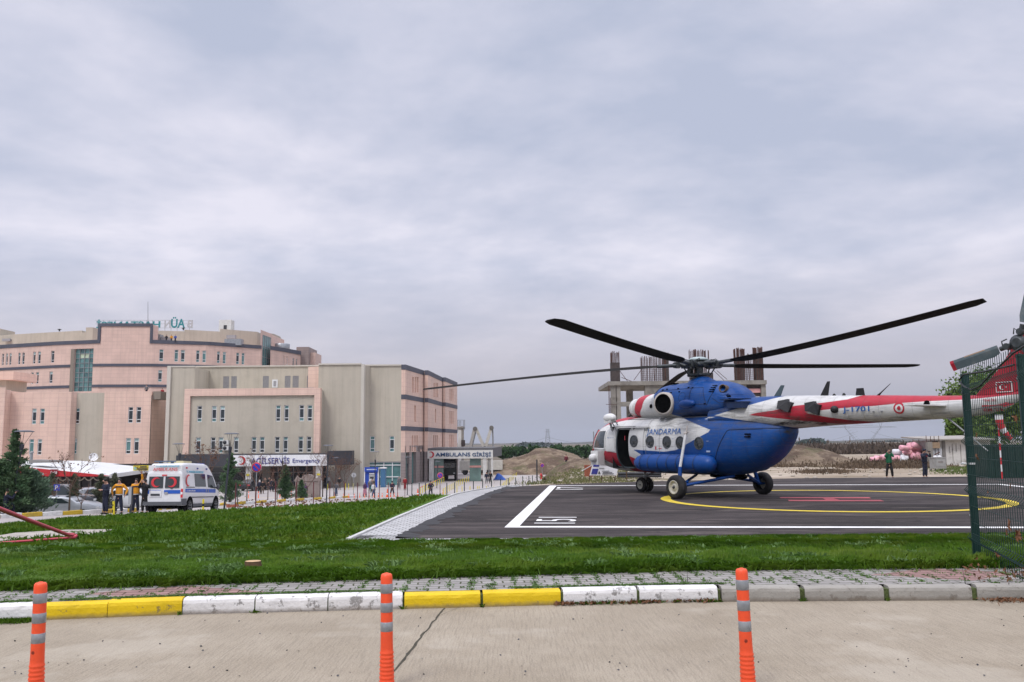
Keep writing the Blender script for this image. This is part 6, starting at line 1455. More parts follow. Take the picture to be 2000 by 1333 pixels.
scrubband('dark_scrub',lf_scrub2,(1560,1900),(150,230),.55,.35,30000,31,'band of dark brown scrub across the plain behind the photographer in green')
scrubband('dry_scrub',lf_scrub,(1650,1815),(74,88),.22,.11,9000,32,'dry brown weeds round the pink insulation heap')
scrubband('dry_scrub',lf_scrub,(1575,1640),(64,70),.08,.07,2500,33,'low dry weeds in the middle of the dirt field')
scrubband('dry_scrub',lf_scrub,(1500,1660),(80,86),.25,.12,4000,38,'dry weeds on the rubble heap')
scrubband('rough_grass',leafmat('rough_grass_blades',(.06,.08,.02),(.20,.19,.09)),(1010,1235),(48,80),.04,.06,9000,34,'rough grass and weeds on the slope behind the pad')
scrubband('rough_grass',leafmat('weed_green',(.06,.10,.02),(.13,.16,.05)),(1830,1990),(60,78),.04,.07,4000,36,'rough green grass in front of the white hut')
# ---------------------------------------------------------------- far trees and hills
def roundtree(name,label,px,ybase,Y,ytop,w,m,group,seed,ncl=60,per=40,leaf=.5,cat='tree',cz=.58,rz=.42):
    p=at(px,ybase,Y); H=at(px,ytop,Y).z-p.z; t=thing(name,label,cat,p,0,group); rg=np.random.default_rng(seed)
    mb=MB(); mb.path([(0,0,-.5),(.1,0,H*.3),(0,0,H*.6)],[.05*H,.035*H,.02*H],n=6)
    for k in range(5): a=k*1.26; mb.tube((0,0,H*(.25+.06*k)),(math.cos(a)*w*.3,math.sin(a)*w*.3,H*(.5+.05*k)),.02*H,.008*H,n=5)
    mb.build('trunk',bark,t); g=NP(); P=clumps(rg,(0,0,H*cz),(w*.5,w*.5,H*rz),ncl,per,w*.16); g.cards(P,leaf*(.6+.8*rg.random(len(P))),rg,1.5); g.build('crown',m,t); return t
FT=[(983,894,876,3.6),(996,893,875,3.4),(1009,892,873,3.9),(1022,890,876,3.2),(1044,888,872,3.2),(1058,888,875,2.8),(1090,888,869,3.8),(1112,893,873,3.6),(1129,896,872,4.0),(1146,897,873,3.6),(1160,897,874,3.4)]
for i,(px,yb,yt,w) in enumerate(FT): roundtree('stone_pine',['leftmost pine of the row, beside the canopy roof','pine second from the canopy roof','tall pine third from the canopy roof','last pine of the left group, at the left slope of the mound','pine peeping over the left shoulder of the mound','small pine peeping over the mound just left of the lattice tower','highest pine, just right of the lattice tower','pine above the right slope of the mound','broad pine in the middle of the right group','pine second from the helicopter nose','pine just left of the helicopter windshield'][i],px,yb+2,235+(i%3)*10,yt,w*1.1,lf_far,'pines behind the earth mound',40+i,40,40,.42)
# bright pines behind the tail and the hut
for i,(px,yb,Y,yt,w,l) in enumerate([(1940,905,98,734,8.2,'large bright green pine behind the helicopter tail boom'),(2040,905,100,722,10,'large bright green pine at the right edge behind the tail fin'),(1893,905,92,806,3.6,'smaller pine with visible trunk beside the fence post')]):
    roundtree('pine_tree',l,px,yb,Y,yt,w,lf_green,None,60+i,190,170,.24,cz=.66,rz=.36)
# hills in the murk
def f_hill(t,g,nz,rg,mix,mt,bump,xyz): return mix(rg(nz(.01,6,.65),.4,.6),(.055,.06,.05),(.11,.10,.08))
hillm=shader('hillside',f_hill)
def hills(name,prof,Y,th=260):
    mb=MB(); mb.smooth=True; T=[at(a,b,Y) for a,b in prof]; V=[]
    for p in T: V+= [(p.x,p.y-th,-3),(p.x,p.y-th*.5,p.z*.6-1),(p.x,p.y,p.z),(p.x,p.y+th,-3)]
    mb.add(V,[(i*4+j,(i+1)*4+j,(i+1)*4+j+1,i*4+j+1) for i in range(len(T)-1) for j in range(3)]); struct(mb.build(name,hillm))
hills('far_hills',[(x,867.0-.008*(x-1000)-3.0-2.2*math.sin(x*.011)-1.3*math.sin(x*.037+1)) for x in range(850,2200,10)],1900)
hills('near_hill',[(1540,872),(1580,864),(1605,861.5),(1650,863),(1700,866),(1760,868)],900,120)
def wood(name,label,prof,Y,seed,n=9000,leaf=2.2,m=None):
    rg=np.random.default_rng(seed); xs=[a for a,b in prof]; P=[]
    px=rg.uniform(xs[0],xs[-1],n); top=np.interp(px,xs,[b for a,b in prof])+np.abs(np.sin(px*1.1))*1.2+rg.normal(size=n)*.6; f=rg.random(n)
    for a,b,c in zip(px,top,f): q=at(a,b,Y+rg.normal()*12); z0=-3; P.append((q.x,q.y,z0+(q.z-z0)*c))
    g=NP(); P=np.array(P); g.cards(P,leaf*(.5+rg.random(len(P))),rg,1.5); o=g.build(name,m or lf_haze); o['kind']='stuff'; o['label']=label; o['category']='wood'
wood('distant_wood','blue grey distant wood above the earth mound',[(1010,873),(1020,868),(1040,869),(1056,868),(1070,869),(1080,872)],800,51,5000,3.0)
wood('distant_wood','blue grey distant wood right of the helicopter',[(1556,868),(1572,861),(1590,860),(1602,859),(1608,864),(1612,869)],560,52,5000,2.2)
wood('distant_wood','hazy line of distant trees along the plain',[(1612,868),(1680,868),(1700,865),(1725,866),(1745,863),(1765,866),(1790,867),(1830,869)],1000,53,6000,3.5)
# ---------------------------------------------------------------- pylons and lines
pyl=mat('galvanised_lattice',(.22,.23,.24),.6)
def pylon(label,px,ybase,ytop,Y,w,vee=False):
    p=at(px,ybase,Y); H=at(px,ytop,Y).z-p.z; t=thing('power_pylon',label,'pylon',p,0); mb=MB(); r=.055*Y/350
    if not vee:
        for sx in(-1,1):
            for sy in(-1,1): mb.tube((sx*w/2,sy*w/2,0),(sx*w*.16,sy*w*.16,H),r,n=4)
        k=10
        for i in range(k):
            for s in(-1,1):
                z0,z1=H*i/k,H*(i+1)/k; w0=w*(.5-.34*i/k); w1=w*(.5-.34*(i+1)/k)
                mb.tube((-w0,s*w0,z0),(w1,s*w1,z1),r*.7,n=4); mb.tube((w0,s*w0,z0),(-w1,s*w1,z1),r*.7,n=4)
        mb.tube((-w*.45,0,H*.9),(w*.45,0,H*.9),r,n=4); mb.tube((-w*.35,0,H),(w*.35,0,H),r,n=4)
    else:
        for s in(-1,1):
            for d in(-1,1):
                mb.tube((s*w*.10+d*w*.05,d*1,0),(s*w*.42,d*.6,H*.72),r,n=4); mb.tube((s*w*.42,0,H*.72),(s*w*.42+d*w*.05,0,H),r,n=4)
            for i in range(8): z=H*.72*i/8; mb.tube((s*w*(.10+.04*i)-w*.05,0,z),(s*w*(.10+.04*i)+w*.08,0,z+H*.09),r*.7,n=4)
        mb.tube((-w*.8,0,H*.74),(w*.8,0,H*.74),r*1.2,n=4); mb.tube((-w*.8,0,H*.74),(0,0,H*.82),r,n=4); mb.tube((w*.8,0,H*.74),(0,0,H*.82),r,n=4)
    mb.build('lattice_frame',pyl,t); return t
pylon('slim lattice tower rising behind the brown earth mound',1070,884,839,420,3.2)
pylon('wide hazy V shaped pylon on the plain beyond the photographer in green',1687,869,823,620,30,True)
def wire(label,pts,Y,sag,r):
    a,b=[at(x,y,Y) for x,y in pts]; mb=MB(); P=[]
    for i in range(25): s=i/24; q=a.lerp(b,s); q.z-=sag*4*s*(1-s); P.append(q)
    mb.path(P,r,n=4); o=mb.build('power_line',pyl,None,off=tuple(a)); tag(o,label,'power line')
wire('thin power line running left from the lattice tower',[(1070,854),(880,872)],420,3,.06); wire('thin power line running right from the lattice tower',[(1070,854),(1185,864)],420,1.5,.06)
wire('hazy power line left of the V shaped pylon',[(1675,843),(1560,862)],620,3,.08); wire('hazy power line right of the V shaped pylon',[(1700,843),(1900,866)],620,4,.08)
def pole(name,label,px,yb,yt,Y,r,m,cat='pole'):
    p=at(px,yb,Y);H=at(px,yt,Y).z-p.z; mb=MB(); mb.tube((0,0,-.2),(0,0,H),r,r*.7,n=8); mb.tube((-.0,0,H-.0),(0,0,H+.15),r*1.1,r*.2,n=8); o=mb.build(name,m,None); o.location=p; tag(o,label,cat); return o
pole('utility_pole','thin grey pole on the plain between the two pylons',1661,878,853,300,.22,pyl); pole('utility_pole','thin pole just left of the helicopter windshield',1160,885,844,230,.18,pyl)
# ================================================================ people
skinm=mat('skin',(.42,.24,.17),.6,var=.06); hairm=mat('hair_black',(.015,.012,.011),.7); shoem=mat('shoe_black',(.012,.012,.012),.5)
def cloth(name,c): return mat(name,c,.85,var=.15,vscale=6)
navyc=cloth('navy_cloth',(.012,.016,.035)); blackc=cloth('black_cloth',(.010,.010,.012)); yelc=cloth('yellow_orange_jacket',(.62,.27,.015)); greenc=cloth('green_jacket',(.008,.11,.05)); redc=cloth('red_cloth',(.25,.015,.02)); pinkc=cloth('dusty_pink_cloth',(.40,.18,.24)); whitec=cloth('white_cloth',(.55,.55,.55)); greyc=cloth('grey_cloth',(.13,.13,.14)); brownc=cloth('brown_cloth',(.12,.09,.07)); tealc=cloth('teal_cloth',(.03,.13,.13)); bluec=cloth('bright_blue_cloth',(.02,.07,.35)); purplec=cloth('purple_cloth',(.07,.03,.09)); jeans=cloth('jeans_blue',(.05,.08,.16))
def skinmesh(name,V,E_,Rr,m,parent,root=0,sub=1):
    me=bpy.data.meshes.new(name); me.from_pydata([tuple(v) for v in V],E_,[]); o=bpy.data.objects.new(name,me); C.objects.link(o)
    md=o.modifiers.new('s','SKIN'); md.use_smooth_shade=True
    for i,sv in enumerate(me.skin_vertices[0].data):
        r=Rr[i]; sv.radius=(r,r) if not isinstance(r,tuple) else r; sv.use_root=(i==root)
    if sub: sm=o.modifiers.new('u','SUBSURF'); sm.levels=sub; sm.render_levels=sub
    dg=bpy.context.evaluated_depsgraph_get(); m2=bpy.data.meshes.new_from_object(o.evaluated_get(dg)); o.modifiers.clear(); o.data=m2; bpy.data.meshes.remove(me)
    m2.materials.clear(); m2.materials.append(m); m2.name=name; o.parent=parent; return o
POSES={ # elbow L, hand L, elbow R, hand R (x right, y forward, z up; for height 1.75), head offset
'stand':((-.25,-.02,1.13),(-.25,.08,.88),(.25,-.02,1.13),(.25,.08,.88),(0,.02)),
'clasp':((-.26,-.02,1.15),(-.05,.2,1.0),(.26,-.02,1.15),(.05,.2,1.0),(0,.02)),
'phone':((-.25,.05,1.14),(-.06,.28,1.18),(.25,.05,1.14),(.05,.27,1.16),(0,.09)),
'akimbo':((-.38,-.06,1.17),(-.30,.02,.92),(.38,-.06,1.17),(.30,.02,.92),(0,.02)),
'raise':((-.30,.05,1.70),(-.27,.12,1.98),(.27,0,1.13),(.22,.18,.98),(0,.02)),
'face':((-.24,.22,1.30),(-.07,.22,1.58),(.24,.22,1.30),(.07,.22,1.60),(0,.04)),
'photo':((-.26,.24,1.26),(-.08,.36,1.52),(.26,.24,1.26),(.08,.36,1.52),(0,.05)),
'walk':((-.25,-.12,1.14),(-.24,-.08,.9),(.25,.10,1.14),(.25,.25,.93),(0,.03)),
'hip':((-.36,-.05,1.17),(-.17,.05,1.02),(.25,.0,1.13),(.25,.1,.88),(0,.02)),
'pocket':((-.29,-.06,1.16),(-.2,.08,.95),(.29,-.06,1.16),(.2,.08,.95),(0,.03))}
def person(label,px,yfoot,Y,H,pose,top,legs,face=0.0,group=None,z=None,hair='short',stance=.12,fine=False,crouch=False,extra=None,coat=.0,skirt=False,hairm_=None,headwear=None):
    p=at(px,yfoot,Y); 
    if z is None: p.z=gz(p.x,p.y)+.03
    else: p.z=z
    t=thing('person',label,'person',p,face,group); k=H/1.75; sub=1
    eL,hL,eR,hR,(hx,hy)=POSES[pose]
    def S(v): return Vector(v)*k
    if crouch:
        pel=(0,0,.50);kn=[(-.16,.36,.52),(.18,.12,.10)];an=[(-.15,.30,.10),(.17,-.25,.08)];dz=-.43
    else:
        pel=(0,0,.95);kn=[(-stance*.8,.02,.51),(stance*.8,.02,.51)];an=[(-stance,-.03,.09),(stance,-.03,.09)];dz=0
        if pose=='walk': kn=[(-.08,.14,.51),(.08,-.02,.50)];an=[(-.09,.16,.09),(.09,-.24,.13)]
    def up_(v): return (v[0],v[1],v[2]+dz)
    ch=up_((0,.0,1.22));nb=up_((0,.0,1.44));nk=up_((0,.01,1.50));hd=up_((hx,hy+.01,1.60));ht=up_((hx,hy,1.685))
    sL=up_((-.17,0,1.40));sR=up_((.17,0,1.40)); eL,hL,eR,hR=map(up_,(eL,hL,eR,hR))
    V=[pel,ch,nb,nk,hd,ht,sL,eL,hL,sR,eR,hR,kn[0],an[0],kn[1],an[1]]
    E_=[(0,1),(1,2),(2,3),(3,4),(4,5),(2,6),(6,7),(7,8),(2,9),(9,10),(10,11),(0,12),(12,13),(0,14),(14,15)]
    Rr=[(.14,.10),(.14,.10),.085,.055,(.078,.092),(.062,.072),.055,.042,.028,.055,.042,.028,.062,.042,.062,.042]
    # feet
    for a in (13,15):
        f=V[a]; V.append((f[0],f[1]+.15,.045)); E_.append((a,len(V)-1)); Rr.append((.042,.03))
    # nose
    V.append((hd[0],hd[1]+.11,hd[2]-.0)); E_.append((4,len(V)-1)); Rr.append(.016)
    # hands: palm, four fingers, thumb
    for hi,ei in ((8,7),(11,10)):
        h=Vector(V[hi]);d=(h-Vector(V[ei])).normalized(); s=d.orthogonal().normalized() if abs(d.z)<.9 else Vector((0,1,0)); palm=h+d*.07; V.append(tuple(palm)); E_.append((hi,len(V)-1)); Rr.append((.032,.022)); pi=len(V)-1
        if fine:
            n=d.cross(s)
            for q in(-1.5,-.5,.5,1.5):
                a_=palm+s*q*.018+d*.045; b_=a_+d*(.035-.004*abs(q))+n*.015; V.append(tuple(a_));V.append(tuple(b_)); E_+=[(pi,len(V)-2),(len(V)-2,len(V)-1)]; Rr+=[.009,.008]
            a_=h+d*.03+s*.04; V.append(tuple(a_)); V.append(tuple(a_+d*.035+s*.01)); E_+=[(hi,len(V)-2),(len(V)-2,len(V)-1)]; Rr+=[.012,.010]
        else:
            a_=h+d*.05+s*.04; V.append(tuple(a_+d*.02)); E_+=[(hi,len(V)-1)]; Rr+=[.011]; V.append(tuple(palm+d*.06)); E_+=[(pi,len(V)-1)]; Rr+=[(.028,.012)]
    Rk=[tuple(x*k for x in r) if isinstance(r,tuple) else r*k for r in Rr]
    skinmesh('body',[S(v) for v in V],E_,Rk,skinm,t,0,1)
    wr=lambda e,h,f: tuple(Vector(e).lerp(Vector(h),f))
    pel2=(pel[0],pel[1],pel[2]-coat-.09)
    V2=[pel2,ch,nb,sL,eL,wr(eL,hL,.93),sR,eR,wr(eR,hR,.93),(nk[0],nk[1],nk[2]-.015)]; E2=[(0,1),(1,2),(2,3),(3,4),(4,5),(2,6),(6,7),(7,8),(2,9)]; R2=[(.20,.15),(.185,.14),(.11,.10),.078,.062,.05,.078,.062,.05,.07]
    skinmesh('jacket' if not skirt else 'coat',[S(v) for v in V2],E2,[tuple(x*k for x in r) if isinstance(r,tuple) else r*k for r in R2],top,t,0,1)
    if skirt:
        mb=MB(); mb.lathe([(.17,.95),(.2,.8),(.24,.4),(.27,.14),(.24,.13)],(0,0,0),14); o=mb.build('skirt',legs,t); o.data.transform(Matrix.Scale(k,4))
    else:
        V3=[(pel[0],pel[1],pel[2]+.10),kn[0],(an[0][0],an[0][1],an[0][2]+.02),kn[1],(an[1][0],an[1][1],an[1][2]+.02)]; skinmesh('trousers',[S(v) for v in V3],[(0,1),(1,2),(0,3),(3,4)],[(.165*k,.13*k),.09*k,.07*k,.085*k,.07*k],legs,t,0,1)
    mb=MB()
    for a in an: mb.ell((a[0]*k,(a[1]+.06)*k,.05*k),(.052*k,.145*k,.05*k),10,6)
    mb.build('shoes',shoem,t)
    mb=MB(); 
    if hair=='scarf': mb.ell((hd[0]*k,(hd[1]-.012)*k,(hd[2]+.005)*k),(.098*k,.10*k,.13*k),12,8); mb.ell((0,0,(nk[2]-.01)*k),(.13*k,.11*k,.06*k),10,6); mb.build('headscarf',headwear or greyc,t)
    else:
        mb.ell((hd[0]*k,(hd[1]-.022)*k,(hd[2]+.045)*k),(.085*k,.098*k,.085*k),12,8)
        if hair=='long': mb.ell((hd[0]*k,(hd[1]-.06)*k,(hd[2]-.08)*k),(.085*k,.06*k,.17*k),10,8)
        mb.build('hair',hairm_ or hairm,t)
        if headwear: mb=MB(); mb.lathe([(.10*k,0),(.105*k,.04*k),(.08*k,.09*k),(.0,.10*k)],(hd[0]*k,(hd[1]-.01)*k,(hd[2]+.05)*k),14); mb.box(-.07*k,.07*k,(hd[1]+.06)*k,(hd[1]+.16)*k,(hd[2]+.05)*k,(hd[2]+.065)*k); mb.build('cap',headwear,t)
    if extra: extra(t,k,dz)
    return t
def stripe_extra(t,k,dz):
    mb=MB(); 
    for s in(-1,1): mb.box(s*.07*k-.035*k,s*.07*k+.035*k,.118*k,.150*k,1.29*k,1.33*k)
    mb.build('chest_flash',cloth('red_flash',(.4,.03,.05)),t)
silver=mat('reflective_silver',(.45,.47,.48),.35,var=.1)
def medic_extra(t,k,dz):
    mb=MB(); mb.lathe([(.188*k,.93*k),(.190*k,.95*k),(.188*k,.97*k)],(0,0,0),20,caps=(False,False)); o=mb.build('reflective_band',silver,t); o.scale=(1,.74,1)
    mb=MB(); mb.box(-.15*k,.15*k,.118*k,.14*k,1.30*k,1.36*k); mb.build('chest_panel',navyc,t)
    mb=MB()
    for s in(-1,1): mb.tube((s*.115*k,-.03*k,.30*k),(s*.115*k,-.03*k,.33*k),.085*k,n=10)
    mb.build('leg_band',silver,t)
def cam_extra(t,k,dz):
    mb=MB(); mb.box(-.07,.07,.36,.44,1.54*k+dz,1.63*k+dz); mb.tube((0,.44,1.58*k+dz),(0,.53,1.58*k+dz),.035,n=10); mb.build('held_camera',dark,t)
def phone_extra(t,k,dz):
    mb=MB(); mb.ob((0,.34,1.22*k),(.035,.008,.07)); mb.build('held_phone',dark,t)
def badge_extra(t,k,dz):
    mb=MB(); mb.ob((-.245*k,.03,1.30*k+dz),(.01,.035,.05)); mb.build('shoulder_badge',cloth('badge_gold',(.5,.33,.06)),t); cam_extra(t,k,dz)
PI=math.pi
NB='people around the ambulance'
person('person kneeling at the left edge in navy uniform with shoulder badge aiming a small camera',10,1012,42.5,1.78,'photo',navyc,navyc,R(-55),None,fine=True,crouch=True,extra=badge_extra)
person('person in long navy coat looking down at a phone, leftmost of the standing group',205,1005,44,1.80,'phone',navyc,navyc,PI-.5,NB,fine=True,coat=.12,stance=.10)
person('medic in yellow orange jacket with arms held out, standing by the short yellow post',231,1005,44.3,1.78,'akimbo',yelc,navyc,PI+.1,NB,fine=True,extra=medic_extra,stance=.15)
person('medic in yellow orange jacket waving one raised arm behind the grey sign post',264,1003.5,44.8,1.78,'raise',yelc,navyc,PI+.15,NB,fine=True,extra=medic_extra)
person('person all in black with both hands at the face beside the ambulance',282,1003.5,44.6,1.74,'face',blackc,blackc,PI-.35,NB,fine=True,coat=.1,stance=.15)
person('gendarme in navy with red chest flashes standing with legs apart, left of the pair',766,969.8,100,1.80,'clasp',navyc,navyc,PI,'gendarmes on the drive',stance=.2,extra=stripe_extra,headwear=navyc)
person('gendarme in navy with red chest flashes beside the tall orange cone',841,969.8,100,1.80,'hip',navyc,navyc,PI-.1,'gendarmes on the drive',stance=.18,extra=stripe_extra,headwear=navyc)
person('photographer in green jacket and black trousers at the far edge of the pad',1738,934,54,1.78,'face',greenc,blackc,PI-.2,None,fine=True,stance=.17,extra=cam_extra)
person('gendarme in navy overalls filming beside the grey waste container',1807.5,934,54,1.80,'photo',navyc,navyc,PI+.3,None,fine=True,stance=.10,extra=lambda t,k,dz:(stripe_extra(t,k,dz),cam_extra(t,k,dz)),headwear=navyc)
HB='people in front of the hospital'
L5=[(712.6,968,101,1.62,'walk',purplec,pinkc,.6,'woman in purple top and long pink skirt walking by the kiosk','scarf',True,purplec),
(722.5,962,108,1.70,'stand',greyc,tealc,.2,'person in grey top and teal trousers queuing at the cash machine','scarf',False,whitec),
(727.5,962,110,1.72,'stand',brownc,blackc,-.3,'person in brown at the cash machine','short',False,None),
(729.5,971,97,1.66,'walk',whitec,jeans,.5,'person in white jacket and blue trousers half hidden by the lamp post','long',False,None),
(779.3,956.5,116,1.72,'walk',greyc,greyc,.3,'person in grey standing before the green glass corner','short',False,None),
(791,958,114,1.70,'stand',redc,redc,0,'person in dark red standing at the corner of the stone wall','short',False,None),
(950,943,130,1.70,'stand',navyc,greyc,0,'left of the two people by the white canopy column','short',False,None),
(958,943,130,1.80,'stand',blackc,blackc,.2,'taller of the two people by the white canopy column, all in black','short',False,None),
(634.5,956,121,1.74,'stand',blackc,blackc,.2,'person in black standing beside the white column of the emergency entrance','short',False,None),
(640.8,957,122,1.70,'stand',whitec,greyc,-.2,'person in white top next to the emergency entrance column','short',False,None),
(662.5,963,116,1.72,'pocket',blackc,brownc,.4,'person in black jacket and brown trousers between the two right lamps','short',False,None),
(656.5,969,103,1.62,'stand',greyc,jeans,.2,'shorter person in grey beside the lamp foot','long',False,None),
(560,975,88,1.72,'walk',navyc,blackc,-.8,'person in dark coat in front of the cypress and lamp','short',False,None),
(595.8,973.5,92,1.66,'stand',purplec,navyc,.3,'person in purple headscarf and dark coat before the stone fountain','scarf',False,purplec),
(506.5,967,108,1.72,'stand',navyc,blackc,.3,'leftmost of the crowd waiting in the entrance, with pale headscarf','scarf',False,whitec),
(512.5,967,108,1.66,'pocket',blackc,brownc,.2,'person in the entrance crowd with brown trousers','short',False,None),
(517.5,961,116,1.76,'stand',brownc,blackc,0,'tall person in brown in the entrance crowd','short',False,None),
(525,961,116,1.78,'clasp',blackc,navyc,.1,'person in black in the middle of the entrance crowd','short',False,None),
(530,963,113,1.70,'hip',navyc,navyc,.4,'person in navy in the entrance crowd','short',False,None),
(535.5,964,112,1.68,'stand',blackc,blackc,.3,'rightmost person of the entrance crowd','scarf',False,blackc),
]
for px,yf,Y,H,po,tp,lg_,fa,lab,hr,sk,hw_ in L5: person(lab,px,yf,Y,H,po,tp,lg_,PI+fa,HB,hair=hr,skirt=sk,headwear=hw_)
zr_=zc+.3
for px,tp,lab in ((324.7,blackc,'person in black on the tall roof, leftmost of three'),(334.6,yelc,'person in yellow on the tall roof, middle of three'),(342.2,bluec,'person in bright blue on the tall roof, rightmost of three')): person(lab,px,667,182.5,1.72,'stand',tp,navyc,PI,'people watching from the roofs',z=zr_-.4)
zq=zt-.6
person('person in grey leaning at the edge of the low pink roof',286,762,129.5,1.7,'stand',greyc,navyc,PI,'people watching from the roofs',z=zq); person('person in red on the low roof beside the beige block',317,765,133,1.7,'stand',redc,redc,PI,'people watching from the roofs',z=zq-.3)
person('tiny person in dark red standing on the earth bank',1106,907,120,1.7,'stand',cloth('dark_red_cloth',(.12,.02,.03)),navyc,PI,None,z=at(1106,905,120).z-.5)
# ================================================================ vehicles
carglass=glassy('car_glass',(.02,.028,.03),.08)
def vwheel(par,c,r,w,s,rim=grey):
    M=Matrix.Rotation(R(90*s),3,'Y'); h=w/2
    mb=MB(); mb.lathe([(r*.62,-h*.9),(r*.9,-h*.9),(r,-h*.5),(r,h*.5),(r*.92,h*.9),(r*.66,h)],c,24,M=M,caps=(True,False)); o=mb.build('wheel',tyre,par)
    mb=MB(); mb.lathe([(r*.66,h),(r*.6,h*.6),(r*.3,h*.45),(r*.25,h*.8),(.001,h*.85)],c,24,M=M,caps=(False,False)); 
    for k in range(6):
        a=k*PI/3; d=M@Vector((math.cos(a),math.sin(a),0)); ax=M@Vector((0,0,1)); mb.bar(Vector(c)+d*r*.2+ax*h*.75,Vector(c)+d*r*.6+ax*h*.8,.05,.03)
    mb.build('rim',rim,o)
def ringv(y,zb,zt,wb,wt,belt,rt=.16,n=6):
    """car-like hoop: vertical lower side, tumblehome above the belt, rounded roof"""
    P=[(-wb*.93,zb),(-wb,zb+.12),(-wb,belt)]
    zt=max(zt,belt+.02); wtt=wb+(wt-wb)*min(1,(zt-belt)/1.1); r=min(rt,(zt-belt)*.8)
    for k in range(n+1):
        a=PI-PI/2*k/n; P.append((-wtt+r+r*math.cos(a),zt-r+r*math.sin(a)))
    P+=[(-x,z) for x,z in reversed(P)]
    return [Vector((x,y,z)) for x,z in P]
vanw=mat('van_white',(.66,.67,.68),.3,var=.03,spec=.5,coat=.3,dirt=(.35,.32,.28),dscale=1.5,damt=.35)
p=onz(0,0,0); P0=Vector((-16.67-.99,44.5,apron(45)+.03)); 
amb=thing('ambulance','white high roof ambulance van with blue side stripe and red crescents, seen from behind','ambulance',P0,R(-1)); amb.rotation_euler=(-.052,0,R(-1))
S_=[(0.02,.48,2.02,.97,.86,1.25),(0.0,.48,2.0,.985,.87,1.25),(.10,.42,2.42,.985,.85,1.25),(.28,.4,2.52,.985,.84,1.25),(1.0,.4,2.56,.985,.83,1.25),(3.3,.4,2.58,.985,.83,1.25),(3.7,.4,2.52,.985,.83,1.25),(4.05,.4,2.34,.985,.84,1.25),(4.35,.4,2.08,.985,.85,1.25),(4.6,.4,1.80,.98,.87,1.22),(4.85,.4,1.50,.97,.88,1.18),(5.02,.4,1.30,.96,.88,1.12),(5.3,.4,1.18,.92,.86,1.05),(5.5,.42,1.02,.84,.8,.92),(5.6,.45,.85,.76,.72,.75)]
mb=MB(); mb.loft([ringv(y,zb,zt,wb,wt,be) for y,zb,zt,wb,wt,be in S_[1:]]); mb.build('body',vanw,amb)
def sidex(z): return .985 if z<1.25 else .985-(.155)*min(1,(z-1.25)/1.1)
def vpanel(name,pts,m,s=1,off=.012,par=None):
    """panel on the van's side from (y,z) points"""
    mb=MB(); a=[Vector((s*(sidex(z)+off),y,z)) for y,z in pts]; mb.ext(a,(-s*.03,0,0)); 
    o=mb.build(name,m,par or amb); return o
bluest=mat('stripe_blue',(.015,.09,.42),.4); redst=mat('crescent_red',(.55,.03,.04),.4); cyan=mat('letter_cyan',(.06,.40,.55),.5); rbl=mat('bumper_grey',(.085,.09,.10),.7,var=.1)
for s in(1,-1):
    vpanel('side_window',[(1.62,1.35),(3.15,1.35),(3.15,2.02),(1.62,2.02)],carglass,s); 
    vpanel('cab_window',[(3.45,1.32),(4.70,1.25),(4.25,1.95),(3.45,2.0)],carglass,s)
    vpanel('blue_stripe',[(.28,1.06),(4.6,1.02),(4.6,1.22),(.28,1.24)],bluest,s,.010)
    vpanel('rubbing_strip',[(1.1,.78),(4.3,.78),(4.3,.83),(1.1,.83)],rbl,s,.03)
    vpanel('sill',[(1.35,.32),(4.15,.32),(4.15,.46),(1.35,.46)],rbl,s,.008)
    for yy in (1.55,3.3,4.55): vpanel('door_gap',[(yy,.5),(yy+.012,.5),(yy+.012,2.1),(yy,2.1)],dark,s,.004)
    vpanel('door_gap',[(.35,1.30),(1.55,1.30),(1.55,1.34),(.35,1.34)],dark,s,.012)
    for y,z in ((3.1,1.12),(3.42,1.12)): vpanel('door_handle',[(y,z-.06),(y+.06,z-.06),(y+.06,z+.1),(y,z+.1)],mat('handle_grey',(.3,.3,.3),.5),s,.035)
    # wheel arches and wheels
    for yy in (.95,4.72):
        mb=MB(); mb.lathe([(.44,-.01),(.44,.02),(.36,.02)],(s*.975,yy,.42),24,M=Matrix.Rotation(R(90*s),3,'Y'),caps=(True,True)); mb.build('wheel_arch',blk,amb)
        vwheel(amb,(s*.90,yy,.34),.345,.22,s)
    mb=MB(); mb.ell((s*1.17,4.45,1.35),(.10,.07,.17),10,8); mb.bar((s*.97,4.5,1.3),(s*1.1,4.47,1.3),.05,.05); mb.build('wing_mirror',rbl,amb)
    # writing on the side
    for y in (.62,2.1,3.4): 
        mb=MB(); mb.ob((s*(sidex(2.28)+.02),y,2.30),(.03,.07,.035)); mb.build('marker_lamp',navy if y>1 else redst,amb)
    u=(0,1,0) if s>0 else (0,-1,0)
    y0=.55 if s>0 else 2.9
    o=text('lettering','T.C. BALIKESİR ÜNİVERSİTESİ',(s*(sidex(2.12)+.02),y0,2.06),u,(0,0,1),2.35,.135,cyan,amb,thick=.006,bold=.01)
    o=text('lettering','ACİL HASTA AMBULANSI',(s*(1.003),.42 if s>0 else 1.62,1.10),u,(0,0,1),1.15,.10,white,amb,thick=.005)
crescent((.985-.03,.62,1.66),(0,1,0),(0,0,1),.31,redst,'red_crescent',amb,thick=.02)
